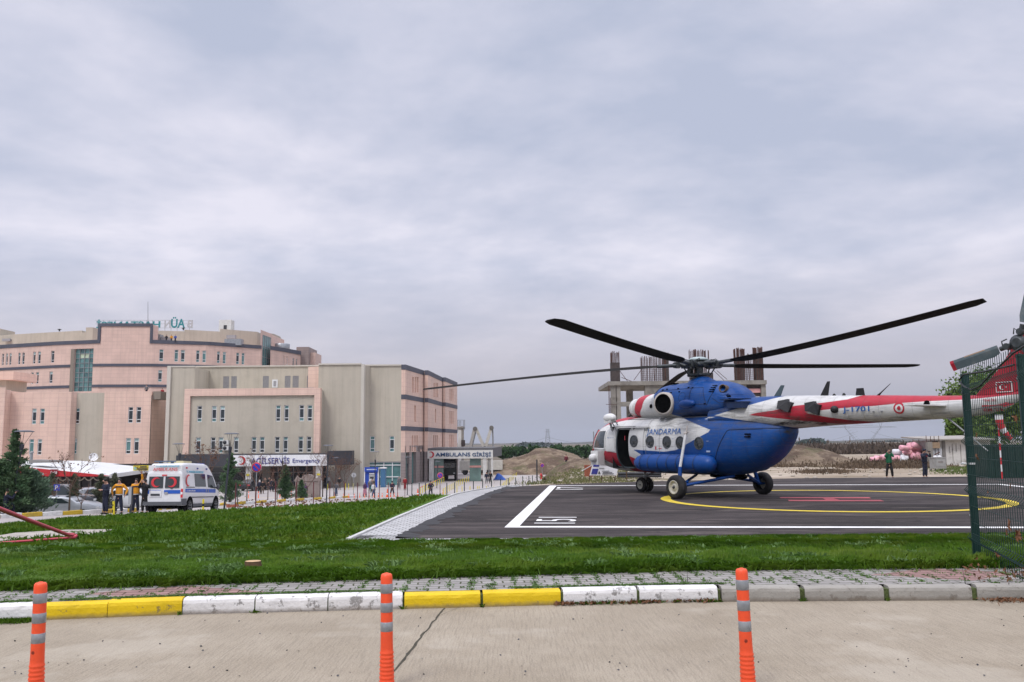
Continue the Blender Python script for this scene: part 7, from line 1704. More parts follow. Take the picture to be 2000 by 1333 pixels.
# rear face
def rear(name,x0,x1,z0,z1,m,off=.0,par=None):
    mb=MB(); yf=lambda z: .0 if z<1.25 else .0+(z-1.25)*.055
    mb.ext([Vector((x0,yf(z0)-off,z0)),Vector((x1,yf(z0)-off,z0)),Vector((x1,yf(z1)-off,z1)),Vector((x0,yf(z1)-off,z1))],(0,.03,0)); return mb.build(name,m,par or amb)
rear('rear_door',-.86,-.008,.58,2.08,vanw,.015); rear('rear_door',.008,.86,.58,2.08,vanw,.015)
rw=[rear('rear_window',-.78,-.05,1.28,1.86,carglass,.035),rear('rear_window',.05,.78,1.28,1.86,carglass,.035)]
for k,(cx_,orr) in enumerate(((-.40,True),(.40,False))):
    crescent((cx_,-.035,1.57),(1,0,0),(0,0.055,1),.25,redst,'red_crescent',rw[k],thick=.012,open_right=orr)
rear('blue_stripe',-.84,-.14,1.0,1.18,bluest,.025); rear('blue_stripe',.02,.84,1.0,1.18,bluest,.025)
rear('number_plate_panel',-.72,-.10,.84,1.16,vanw,.04); rear('number_plate',-.64,-.18,.90,1.00,mat('plate_dark',(.03,.035,.04),.5),.06); rear('door_handle',.05,.22,.98,1.08,mat('handle_grey',(.3,.3,.3),.5),.05)
rear('logo_plate',.34,.46,1.24,1.27,dark,.03)
text('lettering','AMBULANS',(-.60,.045-.085,2.135),(1,0,0),(0,.12,.99),1.25,.16,redst,amb,thick=.012,bold=.0)
text('lettering','T.C. BALIKESİR ÜNİVERSİTESİ',(-.46,.065-.085,2.335),(1,0,0),(0,.16,.98),1.18,.10,cyan,amb,thick=.012,bold=.01)
mb=MB(); mb.lathe([(.075,0),(.07,.012),(0,.012)],(-.60,.075,2.37),16,M=Matrix.Rotation(R(82),3,'X')); mb.build('round_emblem',dark,amb)
mb=MB(); mb.box(-.86,.86,.03,.09,2.1,2.42); mb.build('rear_panel',vanw,amb)
mb=MB(); mb.ob((0,-.02,1.92),(.12,.02,.03)); mb.build('brake_lamp',redst,amb)
for s in(1,-1):
    mb=MB(); mb.ob((s*.93,-.01,1.02),(.05,.03,.22)); tl=mb.build('tail_lamp',redst,amb); mb=MB(); mb.ob((s*.93,-.045,1.02),(.045,.01,.06)); mb.build('reverse_lens',white,tl)
mb=MB(); mb.box(-.99,.99,-.12,.05,.42,.60); mb.box(.90,1.0,.0,.5,.42,.75); mb.box(-1.0,-.90,.0,.5,.42,.75); mb.build('rear_bumper',rbl,amb)
mb=MB(); mb.box(-.6,.6,.2,5.0,.24,.42); mb.tube((-.3,.1,.3),(-.3,.6,.3),.05); mb.build('chassis',blk,amb)
mb=MB(); mb.box(-.72,.30,.35,.62,2.60,2.66); mb.box(-.5,-.4,.4,.6,2.5,2.6); mb.box(.1,.2,.4,.6,2.5,2.6); mb.build('roof_light_bar',mat('bar_blue_grey',(.10,.14,.2),.3),amb)
mb=MB(); mb.box(-.35,.45,1.2,2.3,2.56,2.68); mb.build('roof_ventilator',mat('cream_plastic',(.55,.50,.30),.5),amb); mb=MB(); mb.box(-.6,.6,3.55,3.8,2.5,2.62); mb.build('front_light_bar',navy,amb)
mb=MB(); mb.add([(-.82,4.37,2.05),(.82,4.37,2.05),(.86,5.0,1.33),(-.86,5.0,1.33)],[(0,1,2,3)],False); mb.build('windscreen',carglass,amb)
def car(label,px,yb,Y,rz,col,L_=4.4,W2=.87,Hh=1.48,group='parked cars',hatch=True,z=None,name='parked_car'):
    p=at(px,yb,Y); p.z=gz(p.x,p.y)+.03 if z is None else z
    t=thing(name,label,'car',p,rz,group); k=L_/4.4
    S2=[(-2.2,.35,.55,.70),(-2.15,.28,.85,.80),(-2.0,.25,1.0,.86),(-1.7,.22,1.30 if hatch else 1.02,.87),(-1.3,.2,Hh-.04 if hatch else 1.2,.87),(-.6,.2,Hh,.87),(.3,.2,Hh-.02,.87),(.8,.2,1.18,.87),(1.05,.2,.98,.87),(1.7,.22,.90,.85),(2.1,.26,.75,.78),(2.2,.35,.6,.68)]
    mb=MB(); mb.loft([ringv(y*k,zb,zt,w*W2/.87,w*.72,.86 if zt>.9 else zt-.05,.12) for y,zb,zt,w in S2]); mb.build('body',col,t)
    def sx(z): return W2-(W2-.63)*max(0,z-.86)/1.1
    for s in(1,-1):
        mb=MB(); 
        for pts in ([(-1.45*k,.93),(-.55*k,.93),(-.6*k,Hh-.12),(-1.1*k,Hh-.15)],[(-.48*k,.93),(.75*k,.93),(.3*k,Hh-.12),(-.5*k,Hh-.12)]):
            mb.ext([Vector((s*(sx(z)+.012),y,z)) for y,z in pts],(-s*.03,0,0))
        mb.build('side_window',carglass,t)
        for yy in(-1.35*k,1.38*k): vwheel(t,(s*(W2-.09),yy,.31),.315,.2,s)
        mb=MB(); mb.ob((s*(W2-.18),-2.17*k,.78),(.14,.05,.08)); mb.build('tail_lamp',redst,t); mb=MB(); mb.ob((s*(W2-.22),2.12*k,.66),(.15,.06,.06)); mb.build('headlight',silver,t)
    mb=MB(); mb.add([(-.6,-1.98*k,1.02),(.6,-1.98*k,1.02),(.52,-1.35*k,Hh-.05),(-.52,-1.35*k,Hh-.05)],[(0,1,2,3)],False); mb.add([(-.62,1.02*k,1.0),(.62,1.02*k,1.0),(.54,.38*k,Hh-.04),(-.54,.38*k,Hh-.04)],[(0,1,2,3)],False)
    o=mb.build('windscreen',carglass,t)
    for v in o.data.vertices: v.co.z+=.03; v.co.y+=(.02 if v.co.y>0 else -.02)
    return t
cdk=mat('car_dark_grey',(.03,.033,.04),.25,coat=.5,var=.05); cgr=mat('car_silver',(.30,.32,.34),.3,metal=.4,coat=.4,var=.05); cwh=mat('car_white',(.6,.62,.64),.3,coat=.4,var=.04); cbk=mat('car_black',(.012,.012,.014),.22,coat=.5,var=.05); cbl=mat('car_blue_grey',(.10,.14,.18),.3,coat=.4,var=.05)
car('dark grey car parked beyond the striped kerb beside the dense bush',116,1003,55,R(-75),cdk,Hh=1.62)
car('silver grey saloon in front of the dark grey car, only its roof above the kerb',116,1010,48.5,R(-80),cgr,Hh=1.3,z=apron(48.5)-.35)
car('pale silver car behind the man in navy',203,1000,60,R(-62),cgr)
car('dark car behind the medics',238,999,62,R(-65),cdk)
car('blue grey car behind the waving medic',262,1000,58,R(-80),cwh,Hh=1.4)
car('black car parked under the emergency entrance beside the first pillar',497,964,116,R(-20),cbk,group=None)
# military truck in the shade of the canopy
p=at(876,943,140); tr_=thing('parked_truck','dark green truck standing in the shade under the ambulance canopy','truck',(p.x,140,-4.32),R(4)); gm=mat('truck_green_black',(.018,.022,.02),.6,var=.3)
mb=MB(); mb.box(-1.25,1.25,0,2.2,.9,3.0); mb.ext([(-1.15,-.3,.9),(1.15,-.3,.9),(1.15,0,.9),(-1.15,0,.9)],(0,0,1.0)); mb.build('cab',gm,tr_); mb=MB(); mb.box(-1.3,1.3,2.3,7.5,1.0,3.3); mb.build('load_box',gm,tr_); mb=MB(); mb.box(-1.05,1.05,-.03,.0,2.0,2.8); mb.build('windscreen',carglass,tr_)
for s in(1,-1):
    for yy in(.8,5,6.2): vwheel(tr_,(s*1.05,yy,.5),.5,.3,s)
    mb=MB(); mb.ob((s*.9,-.32,1.2),(.12,.03,.1)); mb.build('headlight',silver,tr_)
# concrete pump with folded boom behind the canopy
p=at(940,905,165); pump=thing('concrete_pump','pale concrete pump truck with its boom folded into a zigzag above the ambulance canopy','pump truck',(p.x,165,-4.3),0); pb=mat('boom_cream',(.50,.49,.44),.5,dirt=(.25,.22,.18),dscale=1,damt=.4)
def q(x,y): return at(x,y,165)-Vector(pump.location)
mb=MB(); 
for a,b in (((916,885),(926,840)),((930,838),(946,876)),((948,874),(959,838))): mb.bar(q(*a),q(*b),.75,.55)
mb.build('boom',pb,pump); mb=MB(); mb.bar(q(920,882),q(930,842),.18,.18); mb.bar(q(950,872),q(961,838),.18,.18); mb.bar(q(930,842),q(950,874),.15,.15); mb.tube(q(962,835),q(963.5,880),.14); mb.build('delivery_pipe',grey,pump)
mb=MB()
for a in ((928,838),(947,876),(960,836)): mb.tube(q(*a)-Vector((0,.5,0)),q(*a)+Vector((0,.5,0)),.42,n=12)
mb.build('joint',mat('joint_dark',(.15,.145,.13),.6),pump); mb=MB(); mb.box(-4,4,-1.2,1.2,.9,2.6); mb.build('truck_body',pb,pump)
for sx in(-3,-1.7,2.8):
    for sy in(-1,1):
        mb=MB(); mb.tube((sx,sy*1.0-.15,.5),(sx,sy*1.0+.15,.5),.5,n=16); mb.build('wheel',tyre,pump)
# ================================================================ street furniture and small things
lampm=mat('lamp_dark_grey',(.030,.035,.045),.5,var=.15)
def lamp(label,dx,dy,Y,tx,ty,bx,wpx,group='street lamps with flat discs'):
    b=at(bx,980,Y); b.z=gz(b.x,b.y)+.02; t=thing('street_lamp',label,'street lamp',b,0,group)
    top=at(tx,ty,Y)-b; dc=at(dx,dy,Y)-b; r=wpx/2*Y/1700; ax=top.normalized(); s=r/.44
    mb=MB(); mb.lathe([(.16*s,0),(.16*s,.03),(.07*s,.05)],(0,0,0),14); mb.tube((0,0,0),top*.86,.055*s,.05*s,n=10); mb.build('pole',lampm,t)
    mb=MB(); mb.path([top*.84,top*.9,top*.97,top],[.05*s,.075*s,.105*s,.10*s],n=12); mb.build('lamp_head',lampm,t)
    mb=MB()
    for k in range(3): a=k*2.094+.5; mb.tube(top+Vector((math.cos(a)*.06*s,math.sin(a)*.06*s,-.05)),dc+Vector((math.cos(a)*r*.82,math.sin(a)*r*.82,-.03)),.009*s,n=5)
    mb.tube(top,dc,.012*s,n=5); mb.build('rod',lampm,t)
    mb=MB(); mb.lathe([(.02,.055*s),(r*.55,.05*s),(r*.9,.015*s),(r,-.01),(r*.97,-.03*s),(r*.8,-.03*s)],dc,28,caps=(True,False)); d=mb.build('reflector_disc',mat('disc_slate',(.09,.10,.12),.4,var=.1),t)
    mb=MB(); mb.lathe([(r*.8,-.03*s),(r*.75,-.012*s),(.01,-.005*s)],dc,28,caps=(False,False)); mb.build('disc_underside',mat('disc_olive_white',(.36,.37,.30),.5),d)
lamp('big lamp leaning right at the left edge beside the dense bush',47.5,843,43,43.5,868,19,36)
lamp('lamp with its disc above the left end of the dark entrance canopy, behind the ambulance',349,867.5,64,351,886,346,24)
lamp('tall leaning lamp just right of the ambulance front',452.5,847.5,51,450,873,438,29.5)
lamp('tall lamp at the right end of the emergency sign board',641,870.5,74,640.5,888,637.5,20)
lamp('lamp before the middle of the emergency sign',552.6,886,88,552,901,551,16.5)
lamp('lamp with pale disc under the right end of the dark canopy',656,894.5,102,656,907,656,13)
lamp('lamp in front of the blue cash machine kiosk',735,883,93,733,898,731.6,13.5)
lamp('lamp in front of the grey stone base of the pink wing',796.5,893.3,103,796,906,795.5,13)
lamp('smallest lamp, before the green glass of the ambulance entrance',854.3,901.5,118,855,908,853,12)
ORD='first second third fourth fifth sixth seventh eighth ninth tenth eleventh twelfth thirteenth fourteenth fifteenth sixteenth seventeenth eighteenth nineteenth twentieth'.split()
_cnt={}
def nth(key):
    k=_cnt.get(key,0); _cnt[key]=k+1
    if k<20: return ORD[k]
    t=k+1; return ['','','twenty','thirty','forty','fifty'][t//10]+('-'+ORD[t%10-1] if t%10 else 'th')
def post(name,label,cat,px,yt,h,Y,r,m,group,bands=None,base=None,extra_down=.5,lean=0):
    p=at(px,yt,Y); z0=max(gz(p.x,p.y),p.z-h*Y/1700)-(.0 if extra_down==0 else 0); z0=min(z0,p.z-.2); H=p.z-z0
    o=None; mb=MB(); mb.tube((lean*H,0,-.15),(0,0,H),r,n=7)
    if bands: 
        mb.cur=1
        for a,b in bands: mb.tube((0,0,H*a),(0,0,H*b),r*1.06,n=7,caps=False)
    o=mb.build(name,[m,bands_m] if bands else m); o.location=(p.x,p.y,z0); tag(o,label,cat,group); return o
bands_m=mat('band_black',(.012,.012,.012),.6); rpm=mat('dark_red_post',(.10,.018,.022),.6,var=.2); gpm=mat('dark_green_post',(.018,.035,.03),.6,var=.2)
for px,yt,yb in ((460.8,943,995),(500,962,990.5),(538.5,940.6,988.5),(579,942,986),(612.7,942,983.8),(644.5,942.6,981.8),(672.5,943,980),(698.5,943,979),(720.8,944,975.8),(741,942.7,975),(758.6,943,973.8),(776.5,944,971.8),(791,944.7,969.7)):
    h=yb-yt; Y=min(80,max(43,1.22*1700/max(h,1))) if px!=500 else 47; post('fence_post',nth('r')+' from the left of the thin dark red fence posts behind the lawn','fence post',px,yt,h+6,Y,.026,rpm,'dark red fence posts behind the lawn')
for px,yt,yb in ((804.6,944,968),(818.8,944,967),(831,943.5,966.5),(844,943,966),(872.8,943,964),(888,942.5,963.5),(907,942,962.8),(924.6,940,960.5),(942.7,939.5,959),(960,939,957),(977.5,936,954.5),(992.8,934,953),(1007,933,951),(1021,930.5,948),(1033,930,945),(1040,929,942),(1049,926,938)):
    post('fence_post',nth('g')+' from the left of the thin dark green fence posts along the drive','fence post',px,yt,yb-yt,96+max(0,px-960)*.18,.05,gpm,'dark green fence posts along the drive')
post('marker_post','black post beside the small round sign at the end of the drive','post',1048.5,898,38,108,.09,dark,None)
def psign(label,px,py,dia,Y,yb,lean=0):
    c=at(px,py,Y); r=dia/2*Y/1700; z0=min(gz(c.x,c.y),c.z-1.5); t=thing('road_sign',label,'road sign',(c.x,c.y,z0)); H=c.z-z0
    mb=MB(); mb.tube((0,.03,0),(0,.03,H*.55),.035,n=8); mb.build('pole_sleeve',rpm,t); mb=MB(); mb.tube((0,.03,H*.5),(0,.03,H+r),.03,n=8); mb.build('pole',grey,t)
    M=Matrix.Rotation(R(90),3,'X')
    mb=MB(); mb.lathe([(r,-.012),(r,.0),(0.001,.0)],(0,0,H),32,M=M,caps=(True,False)); f=mb.build('sign_rim',mat('sign_red',(.50,.02,.03),.4),t)
    mb=MB(); mb.lathe([(r*.76,.006),(.001,.006)],(0,0,H),32,M=M,caps=(False,False)); mb.build('sign_face',mat('sign_blue',(.02,.05,.42),.4),f)
    mb=MB(); d=Vector((1,0,-1)).normalized(); mb.ob((0,-.012,H),(r*.80,.003,r*.11),M=Matrix.Rotation(R(45),3,'Y')); mb.build('sign_bar',_M['sign_red'],f)
    mb=MB(); mb.lathe([(r*1.06,-.016),(r*1.06,-.004)],(0,0,H),32,M=M,caps=(True,False)); mb.build('sign_edge',white,f)
psign('large round no parking sign on a pole with dark red sleeve',501,913,18.5,52,990); psign('small round no parking sign left of the green entrance glass',859.5,929,10.8,95,968); psign('tiny round no parking sign at the foot of the earth mound',1059,909.5,7.2,112,935)
c=at(691,928.5,99); t=thing('road_sign','round traffic sign seen from its grey back near the kiosk','road sign',(c.x,c.y,gz(c.x,c.y))); H=c.z-t.location.z; mb=MB(); mb.tube((0,-.03,0),(0,-.03,H+.2),.035,n=8); mb.build('pole',grey,t); mb=MB(); mb.lathe([(.28,-.01),(.28,.01)],(0,0,H),28,M=Matrix.Rotation(R(90),3,'X')); mb.build('sign_back',mat('sign_back_grey',(.40,.41,.42),.5),t)
# front reflector post, yellow posts
c=at(257,951,40.5); z0=gz(c.x,c.y)+.3; t=thing('marker_sign','grey reflector panel on a short black post behind the lawn crest','marker sign',(c.x,c.y,z0-.5)); H=c.z-z0+.5; mb=MB(); mb.box(-.045,.045,-.03,.03,0,H*.45); mb.tube((0,0,0),(0,0,H-.1),.035); mb.build('post',dark,t); mb=MB(); mb.box(-.11,.03,-.05,-.03,H-.80,H); mb.build('panel',mat('panel_grey',(.33,.34,.36),.5),t); mb=MB(); mb.box(.031,.10,-.05,-.02,H-.80,H); mb.build('panel_edge',dark,t)
yelp=mat('yellow_post_paint',(.62,.52,.02),.5,var=.08)
post('guard_post','short yellow and black post in front of the medic with arms out','post',222,979.5,34,39.5,.05,yelp,'yellow and black guard posts',bands=[(.35,.52),(.75,.82)],lean=.06); post('guard_post','short yellow and black post beside the ambulance rear wheel','post',397.2,975.5,30,41,.045,yelp,'yellow and black guard posts',bands=[(.55,.72)])
c=at(461.5,944,47); mb=MB(); mb.tube((0,0,-.5),(-.0,0,0),.01); mb=MB(); mb.tube((0,0,0),(.14,0,-1.45),.028,n=7); o=mb.build('leaning_pole',dark); o.location=c; tag(o,'dark leaning pole beside the leftmost red fence post','pole')
c=at(452,993,45); mb=MB(); rr=random.Random(4)
for i in range(9): mb.ob((rr.uniform(-.2,.25),rr.uniform(-.1,.1),rr.uniform(0,.12)),(.1,.06,.04),rz=rr.random()*3)
o=mb.build('brick_heap',mat('brick_red',(.30,.10,.06),.9,var=.3,vscale=5)); o.location=(c.x,c.y,gz(c.x,c.y)+.3); tag(o,'small heap of red bricks at the foot of the leaning pole','bricks')
# orange flexible posts and cones
orm=mat('traffic_orange',(.72,.10,.02),.45,var=.08)
def fpost(px,yb,Y,h=.5): 
    p=at(px,yb,Y); mb=MB(); mb.lathe([(.10,0),(.10,.02),(.045,.03),(.04,h),(.0,h+.01)],(0,0,0),10); mb.cur=1; mb.lathe([(.043,h*.6),(.043,h*.75)],(0,0,0),10,caps=(False,False)); o=mb.build('flexible_post',[orm,white]); o.location=(p.x,p.y,gz(p.x,p.y)+.02); tag(o,nth('o')+(' of the small orange posts between the ambulance and the entrance drive' ),'flexible post','small orange posts before the hospital')
for px,yb,Y in ((485.4,974,98),(504.7,973,98),(546.7,971,100),(569,970,101),(652.8,969,102),(671,974.5,96),(681,974,96),(692,973.6,96.5),(702.6,973.2,97),(712,972.8,97),(721,972.4,98),(730,972,98),(739,971.8,98.5),(746.5,971.5,99),(763,971,99),(770,970.5,99.5),(777,970,100),(865,965.5,105),(596,969,102)): fpost(px,yb,Y,.75 if px<600 else .45)
def cone(px,yb,Y,h,label):
    p=at(px,yb,Y); t=thing('traffic_cone',label,'traffic cone',(p.x,p.y,gz(p.x,p.y)+.02),0,'tall orange cones'); mb=MB(); mb.box(-.2,.2,-.2,.2,0,.04); mb.lathe([(.16,.04),(.035,h)],(0,0,0),14); mb.build('cone',orm,t)
    mb=MB(); mb.lathe([(.125,h*.33),(.10,h*.5)],(0,0,0),14,caps=(False,False)); mb.build('reflective_band',white,t)
cone(756.6,971,98.5,.95,'tall orange cone left of the first gendarme'); cone(816,968.5,99.5,.9,'tall orange cone at the foot of the second gendarme')
# yellow posts by the ambulance entrance
def ypost(px,yb,Y,h=.85,lab=None):
    p=at(px,yb,Y); mb=MB(); mb.tube((0,0,-.1),(0,0,h),.045,n=7); o=mb.build('barrier_post',yelp); o.location=(p.x,p.y,gz(p.x,p.y)); tag(o,lab or 'thin yellow post beside the ambulance entrance drive, '+nth('y')+' of its kind','barrier post','thin yellow posts round the ambulance entrance')
for i in range(12): f=i/11; ypost(821+46*f,951-18*f,104+30*f,lab=ORD[i]+' post from the camera in the left yellow row, under the striped rail')
for i in range(14): f=i/13; ypost(866+49*f,956-21*f,102+34*f,lab=ORD[i]+' post from the camera in the middle yellow row, leading to the canopy glass')
for i in range(12): f=i/11; ypost(978+31*f,945-15*f,108+44*f,lab=ORD[i]+' post from the camera in the right yellow row, near the blue tarpaulin')
for px,yb in ((892.5,955),(902.5,954.5),(918,954),(932.6,953.5),(950,952.5),(964.5,951),(936,957),(980,946)): ypost(px,yb,106,lab=nth('s')+' of the single yellow posts standing on the open drive before the canopy')
for px,yb in ((640,953),(681,951),(690,952),(675,957)): ypost(px,yb,116,lab=nth('w')+' of the yellow posts at the foot of the beige wall')
def rail(label,a,b,m1,m2):
    p,q=Vector(a),Vector(b); mb=MB(); n=14
    for i in range(n): mb.cur=i%2; mb.tube(p.lerp(q,i/n),p.lerp(q,(i+1)/n),.05,n=6)
    o=mb.build('barrier_rail',[m1,m2],None,off=tuple(p)); tag(o,label,'barrier rail')
g0_=at(821,951,104);g1_=at(867,933,134)
rail('red and yellow striped rail leading to the ambulance entrance',(g0_.x,g0_.y,gz(g0_.x,g0_.y)+.85),(g1_.x,g1_.y,gz(g1_.x,g1_.y)+.85),redst,yelp)
# kiosk with the cash machine
p=at(727,950,121); ki=thing('cash_machine_kiosk','blue and white cash machine kiosk at the foot of the beige wall','kiosk',(p.x,121,gz(p.x,121)),0); kb=mat('kiosk_blue',(.015,.06,.36),.4,var=.06)
mb=MB(); mb.box(-1.0,.75,0,1.2,0,2.75); mb.build('body',kb,ki); mb=MB(); mb.box(-1.12,-1.0,-.1,1.2,0,2.7); mb.box(.75,.87,-.1,1.2,0,2.7); mb.build('side_panel',white,ki); mb=MB(); mb.box(-1.05,.8,-.25,.2,2.2,2.8); hd_=mb.build('header',kb,ki); mb=MB(); mb.box(-.75,.6,-.27,-.25,2.42,2.56); mb.build('header_lettering',mat('kiosk_pale',(.45,.5,.65),.5),hd_)
mb=MB(); mb.box(-.45,.35,-.05,0,.9,1.8); mb.build('machine_front',mat('steel_panel',(.35,.36,.37),.4),ki); mb=MB(); mb.box(-.3,.2,-.07,-.05,1.25,1.5); mb.build('screen',dark,ki); mb=MB(); mb.box(-.4,.3,-.06,0,1.85,2.0); mb.build('sign_strip',white,ki)
mb=MB(); mb.box(1.1,1.75,.2,1.3,0,2.6); mb.build('advert_column',mat('kiosk_teal',(.05,.14,.26),.4,var=.1),ki); mb=MB(); mb.box(1.0,1.85,.1,1.3,2.6,2.75); mb.build('column_cap',white,ki)
# carved stone fountain
p=at(600,974,95); st_=thing('stone_fountain','grey brown carved stone fountain with curved pediment by the kerb','fountain',(p.x,95,gz(p.x,95)),0); sm_=mat('fountain_stone',(.25,.205,.185),.9,var=.12,dirt=(.1,.08,.07),dscale=1.5,damt=.5)
w=1.32; prof=[(-w,0),(w,0),(w,1.9),(w*1.06,2.0),(w*1.06,2.12),(w*.98,2.2),(w*.9,2.45),(w*.78,2.2),(w*.55,2.15)]+[(w*.5*math.cos(a),2.15+.45*math.sin(a)) for a in np.linspace(0,PI,12)]+[(-w*.55,2.15),(-w*.78,2.2),(-w*.9,2.45),(-w*.98,2.2),(-w*1.06,2.12),(-w*1.06,2.0),(-w,1.9)]
mb=MB(); mb.ext([Vector((x,0,z)) for x,z in prof],(0,.6,0)); mb.build('slab',sm_,st_); mb=MB(); mb.box(-w*1.08,w*1.08,-.08,.0,1.88,2.0); mb.box(-w*.98,-w*.86,-.06,0,.0,1.88); mb.box(w*.86,w*.98,-.06,0,0,1.88); mb.build('moulding',sm_,st_); mb=MB(); mb.box(-.05,.05,-.05,0,.9,1.1); mb.build('tap',grey,st_); mb=MB(); mb.box(-.5,.5,-.5,0,0,.5); mb.build('basin',sm_,st_)
# ---------------------------------------------------------------- cafeteria
zg=gz(-38,76); caf=thing('cafeteria','low cafeteria with white sheet roof and a red lettered fascia left of the ambulance','cafeteria',(at(150,930,78).x,78,zg)); rf=mat('white_sheet_roof',(.60,.61,.60),.5,var=.04,dirt=(.35,.35,.33),dscale=.5,damt=.3); rdm=mat('fascia_red',(.45,.02,.025),.5,var=.1)
B=caf.location
a0=at(-30,906,76);a1=at(54,912,76);a2=at(213,929.2,76);b1=at(298,917,88);r0=at(-30,898,88);r1_=at(158,900.5,90);r2=at(272,909,92)
mb=MB(); mb.ext([a0,a2,r1_,r0],(0,0,-.12)); mb.ext([a2,b1,r2,r1_],(0,0,-.12)); mb.ext([r0,r1_,r2,at(298,917,104),at(-30,905,104)],(0,0,-.12)); part(mb,'roof',rf,caf)
f0_=at(-30,931,75.9);f1_=at(196,931,75.9); mb=MB(); mb.ext([at(-30,905,75.9),at(213,929.6,75.9),f1_,f0_],(0,.25,0)); fs_=part(mb,'fascia',rdm,caf)
wtext(fs_,caf,'lettering','AMAR',55,73.8,915.8,921.2,75.8,white,.01); wtext(fs_,caf,'lettering','KAFETERYA',48.5,86,923.8,928.8,75.8,white,.01); 
mb=MB(); P_=at(98.5,928.5,75.85)-B; mb.box(P_.x,P_.x+.62,P_.y-.05,P_.y,P_.z,P_.z+.5); dr=mb.build('drink_sign',mat('dark_sign_red',(.22,.012,.02),.5),fs_); wtext(dr,caf,'lettering','Coca-Cola',99,111.5,920.3,925.8,75.72,white,.0)
mb=MB(); c0=at(215,930.5,76.2); c1=at(298,919,88); mb.bar(c0,c1,.1,.35); part(mb,'eaves_board',rf,caf)
mb=MB(); X0=at(-30,940,77).x; X1=at(205,940,77).x; mb.box(X0,X1,77,77.1,zg,f0_.z+.1); mb.box(at(203,940,90).x,at(300,940,90).x,90,90.1,zg-1.2,f0_.z+.7); part(mb,'glazing',mat('cafe_dark_glass',(.020,.017,.015),.3,var=.5,vscale=.8),caf)
mb=MB()
for px in range(-20,206,22): x=at(px,940,76.9).x; mb.box(x-.06,x+.06,76.8,76.95,zg,f0_.z)
part(mb,'mullion',mat('cafe_frame',(.16,.15,.14),.6),caf)
mb=MB(); 
for i in range(7):
    x0_=at(80+i*17,934,76.6).x; w_=at(97+i*17,934,76.6).x-x0_; mb.path([(x0_+w_*s,76.6,f0_.z-.15-.28*4*s*(1-s)) for s in np.linspace(0,1,8)],.05,n=5)
part(mb,'gathered_blind',mat('blind_cream',(.42,.38,.30),.9),caf)
mb=MB(); mb.box(at(88,960,76.4).x,at(178,960,76.4).x,76.2,76.4,zg,zg+.85); part(mb,'low_wall',white,caf)
mb=MB(); p=at(60.5,907,80)-B; mb.tube(p,p+Vector((0,0,1.0)),.13,n=10); mb.tube(p+Vector((0,0,1.0)),p+Vector((0,0,1.15)),.2,.16,n=10); mb.build('flue',grey,caf)
mb=MB(); mb.ext([at(56,905,79),at(99,904,79),at(99,900,79),at(56,898.5,79)],(0,2,0)); part(mb,'plant_box',mat('slate_box',(.2,.19,.18),.7),caf)
mb=MB(); p=at(182.5,894,86)-B; mb.tube(p-Vector((0,0,.9)),p,.03); Md=Vector((.5,-1,.35)).to_track_quat('Z','Y').to_matrix(); mb.lathe([(.02,0),(.2,.03),(.36,.1),(.42,.16)],p,20,M=Md,caps=(False,False)); mb.tube(p,p+Md@Vector((0,0,.4)),.012); mb.build('satellite_dish',white,caf)
mb=MB(); mb.box(at(260,915,84).x,at(294.5,915,84).x,84,84.04,at(277,919.7,84).z,at(277,909.7,84).z); o=part(mb,'yellow_banner',mat('banner_yellow',(.62,.50,.02),.6),caf)
mb=MB(); 
for a,b,y in ((273,286,912.3),(268,288,916.5)): mb.box(at(a,y,83.95).x,at(b,y,83.95).x,83.95,83.99,at(270,y+1.2,84).z,at(270,y-1.2,84).z)
mb.build('banner_lettering',dark,o,off=caf.location); mb=MB(); q_=at(264,915,83.95)-B; mb.lathe([(.16,0),(.16,.01)],q_,18,M=Matrix.Rotation(R(90),3,'X')); mb.build('banner_emblem',mat('emblem_green',(.25,.4,.3),.6),o)
# parking sign and small blue boards
c=at(111,952.5,50); t=thing('parking_sign','square blue parking sign with a white letter P','parking sign',(c.x,c.y,gz(c.x,c.y))); H=c.z-t.location.z; mb=MB(); mb.tube((0,.02,0),(0,.02,H),.03); mb.build('pole',grey,t); mb=MB(); mb.box(-.175,.175,-.012,0,H-.17,H+.17); o=mb.build('sign_face',mat('sign_blue',(.02,.05,.42),.4),t); text('lettering','P',(-.09,-.02,H-.11),(1,0,0),(0,0,1),.17,.22,white,o,thick=.004,bold=.02)
for px,py,w,h,lab,dot in ((175.3,986.5,8,9,'small blue board with a pale cyan disc in front of the parked cars',1),(149,990,9.5,8,'small plain blue board left of the one with the disc',0)):
    c=at(px,py,49); t=thing('advert_board',lab,'advert board',(c.x,c.y,gz(c.x,c.y)),0,'small blue boards by the kerb'); H=c.z-t.location.z; s=49/1700; mb=MB(); mb.box(-w*s/2,w*s/2,-.02,.02,H-h*s/2,H+h*s/2); mb.build('panel',navy if not dot else mat('board_blue',(.02,.03,.25),.4),t); mb=MB(); mb.tube((-w*s/2,0,0),(-w*s/2,0,H+h*s/2),.02); mb.tube((w*s/2,0,0),(w*s/2,0,H+h*s/2),.02); mb.build('frame',white,t)
    if dot: mb=MB(); mb.lathe([(.08,.0),(.08,.01)],(0,-.025,H),16,M=Matrix.Rotation(R(90),3,'X')); mb.build('disc',cyan,t)
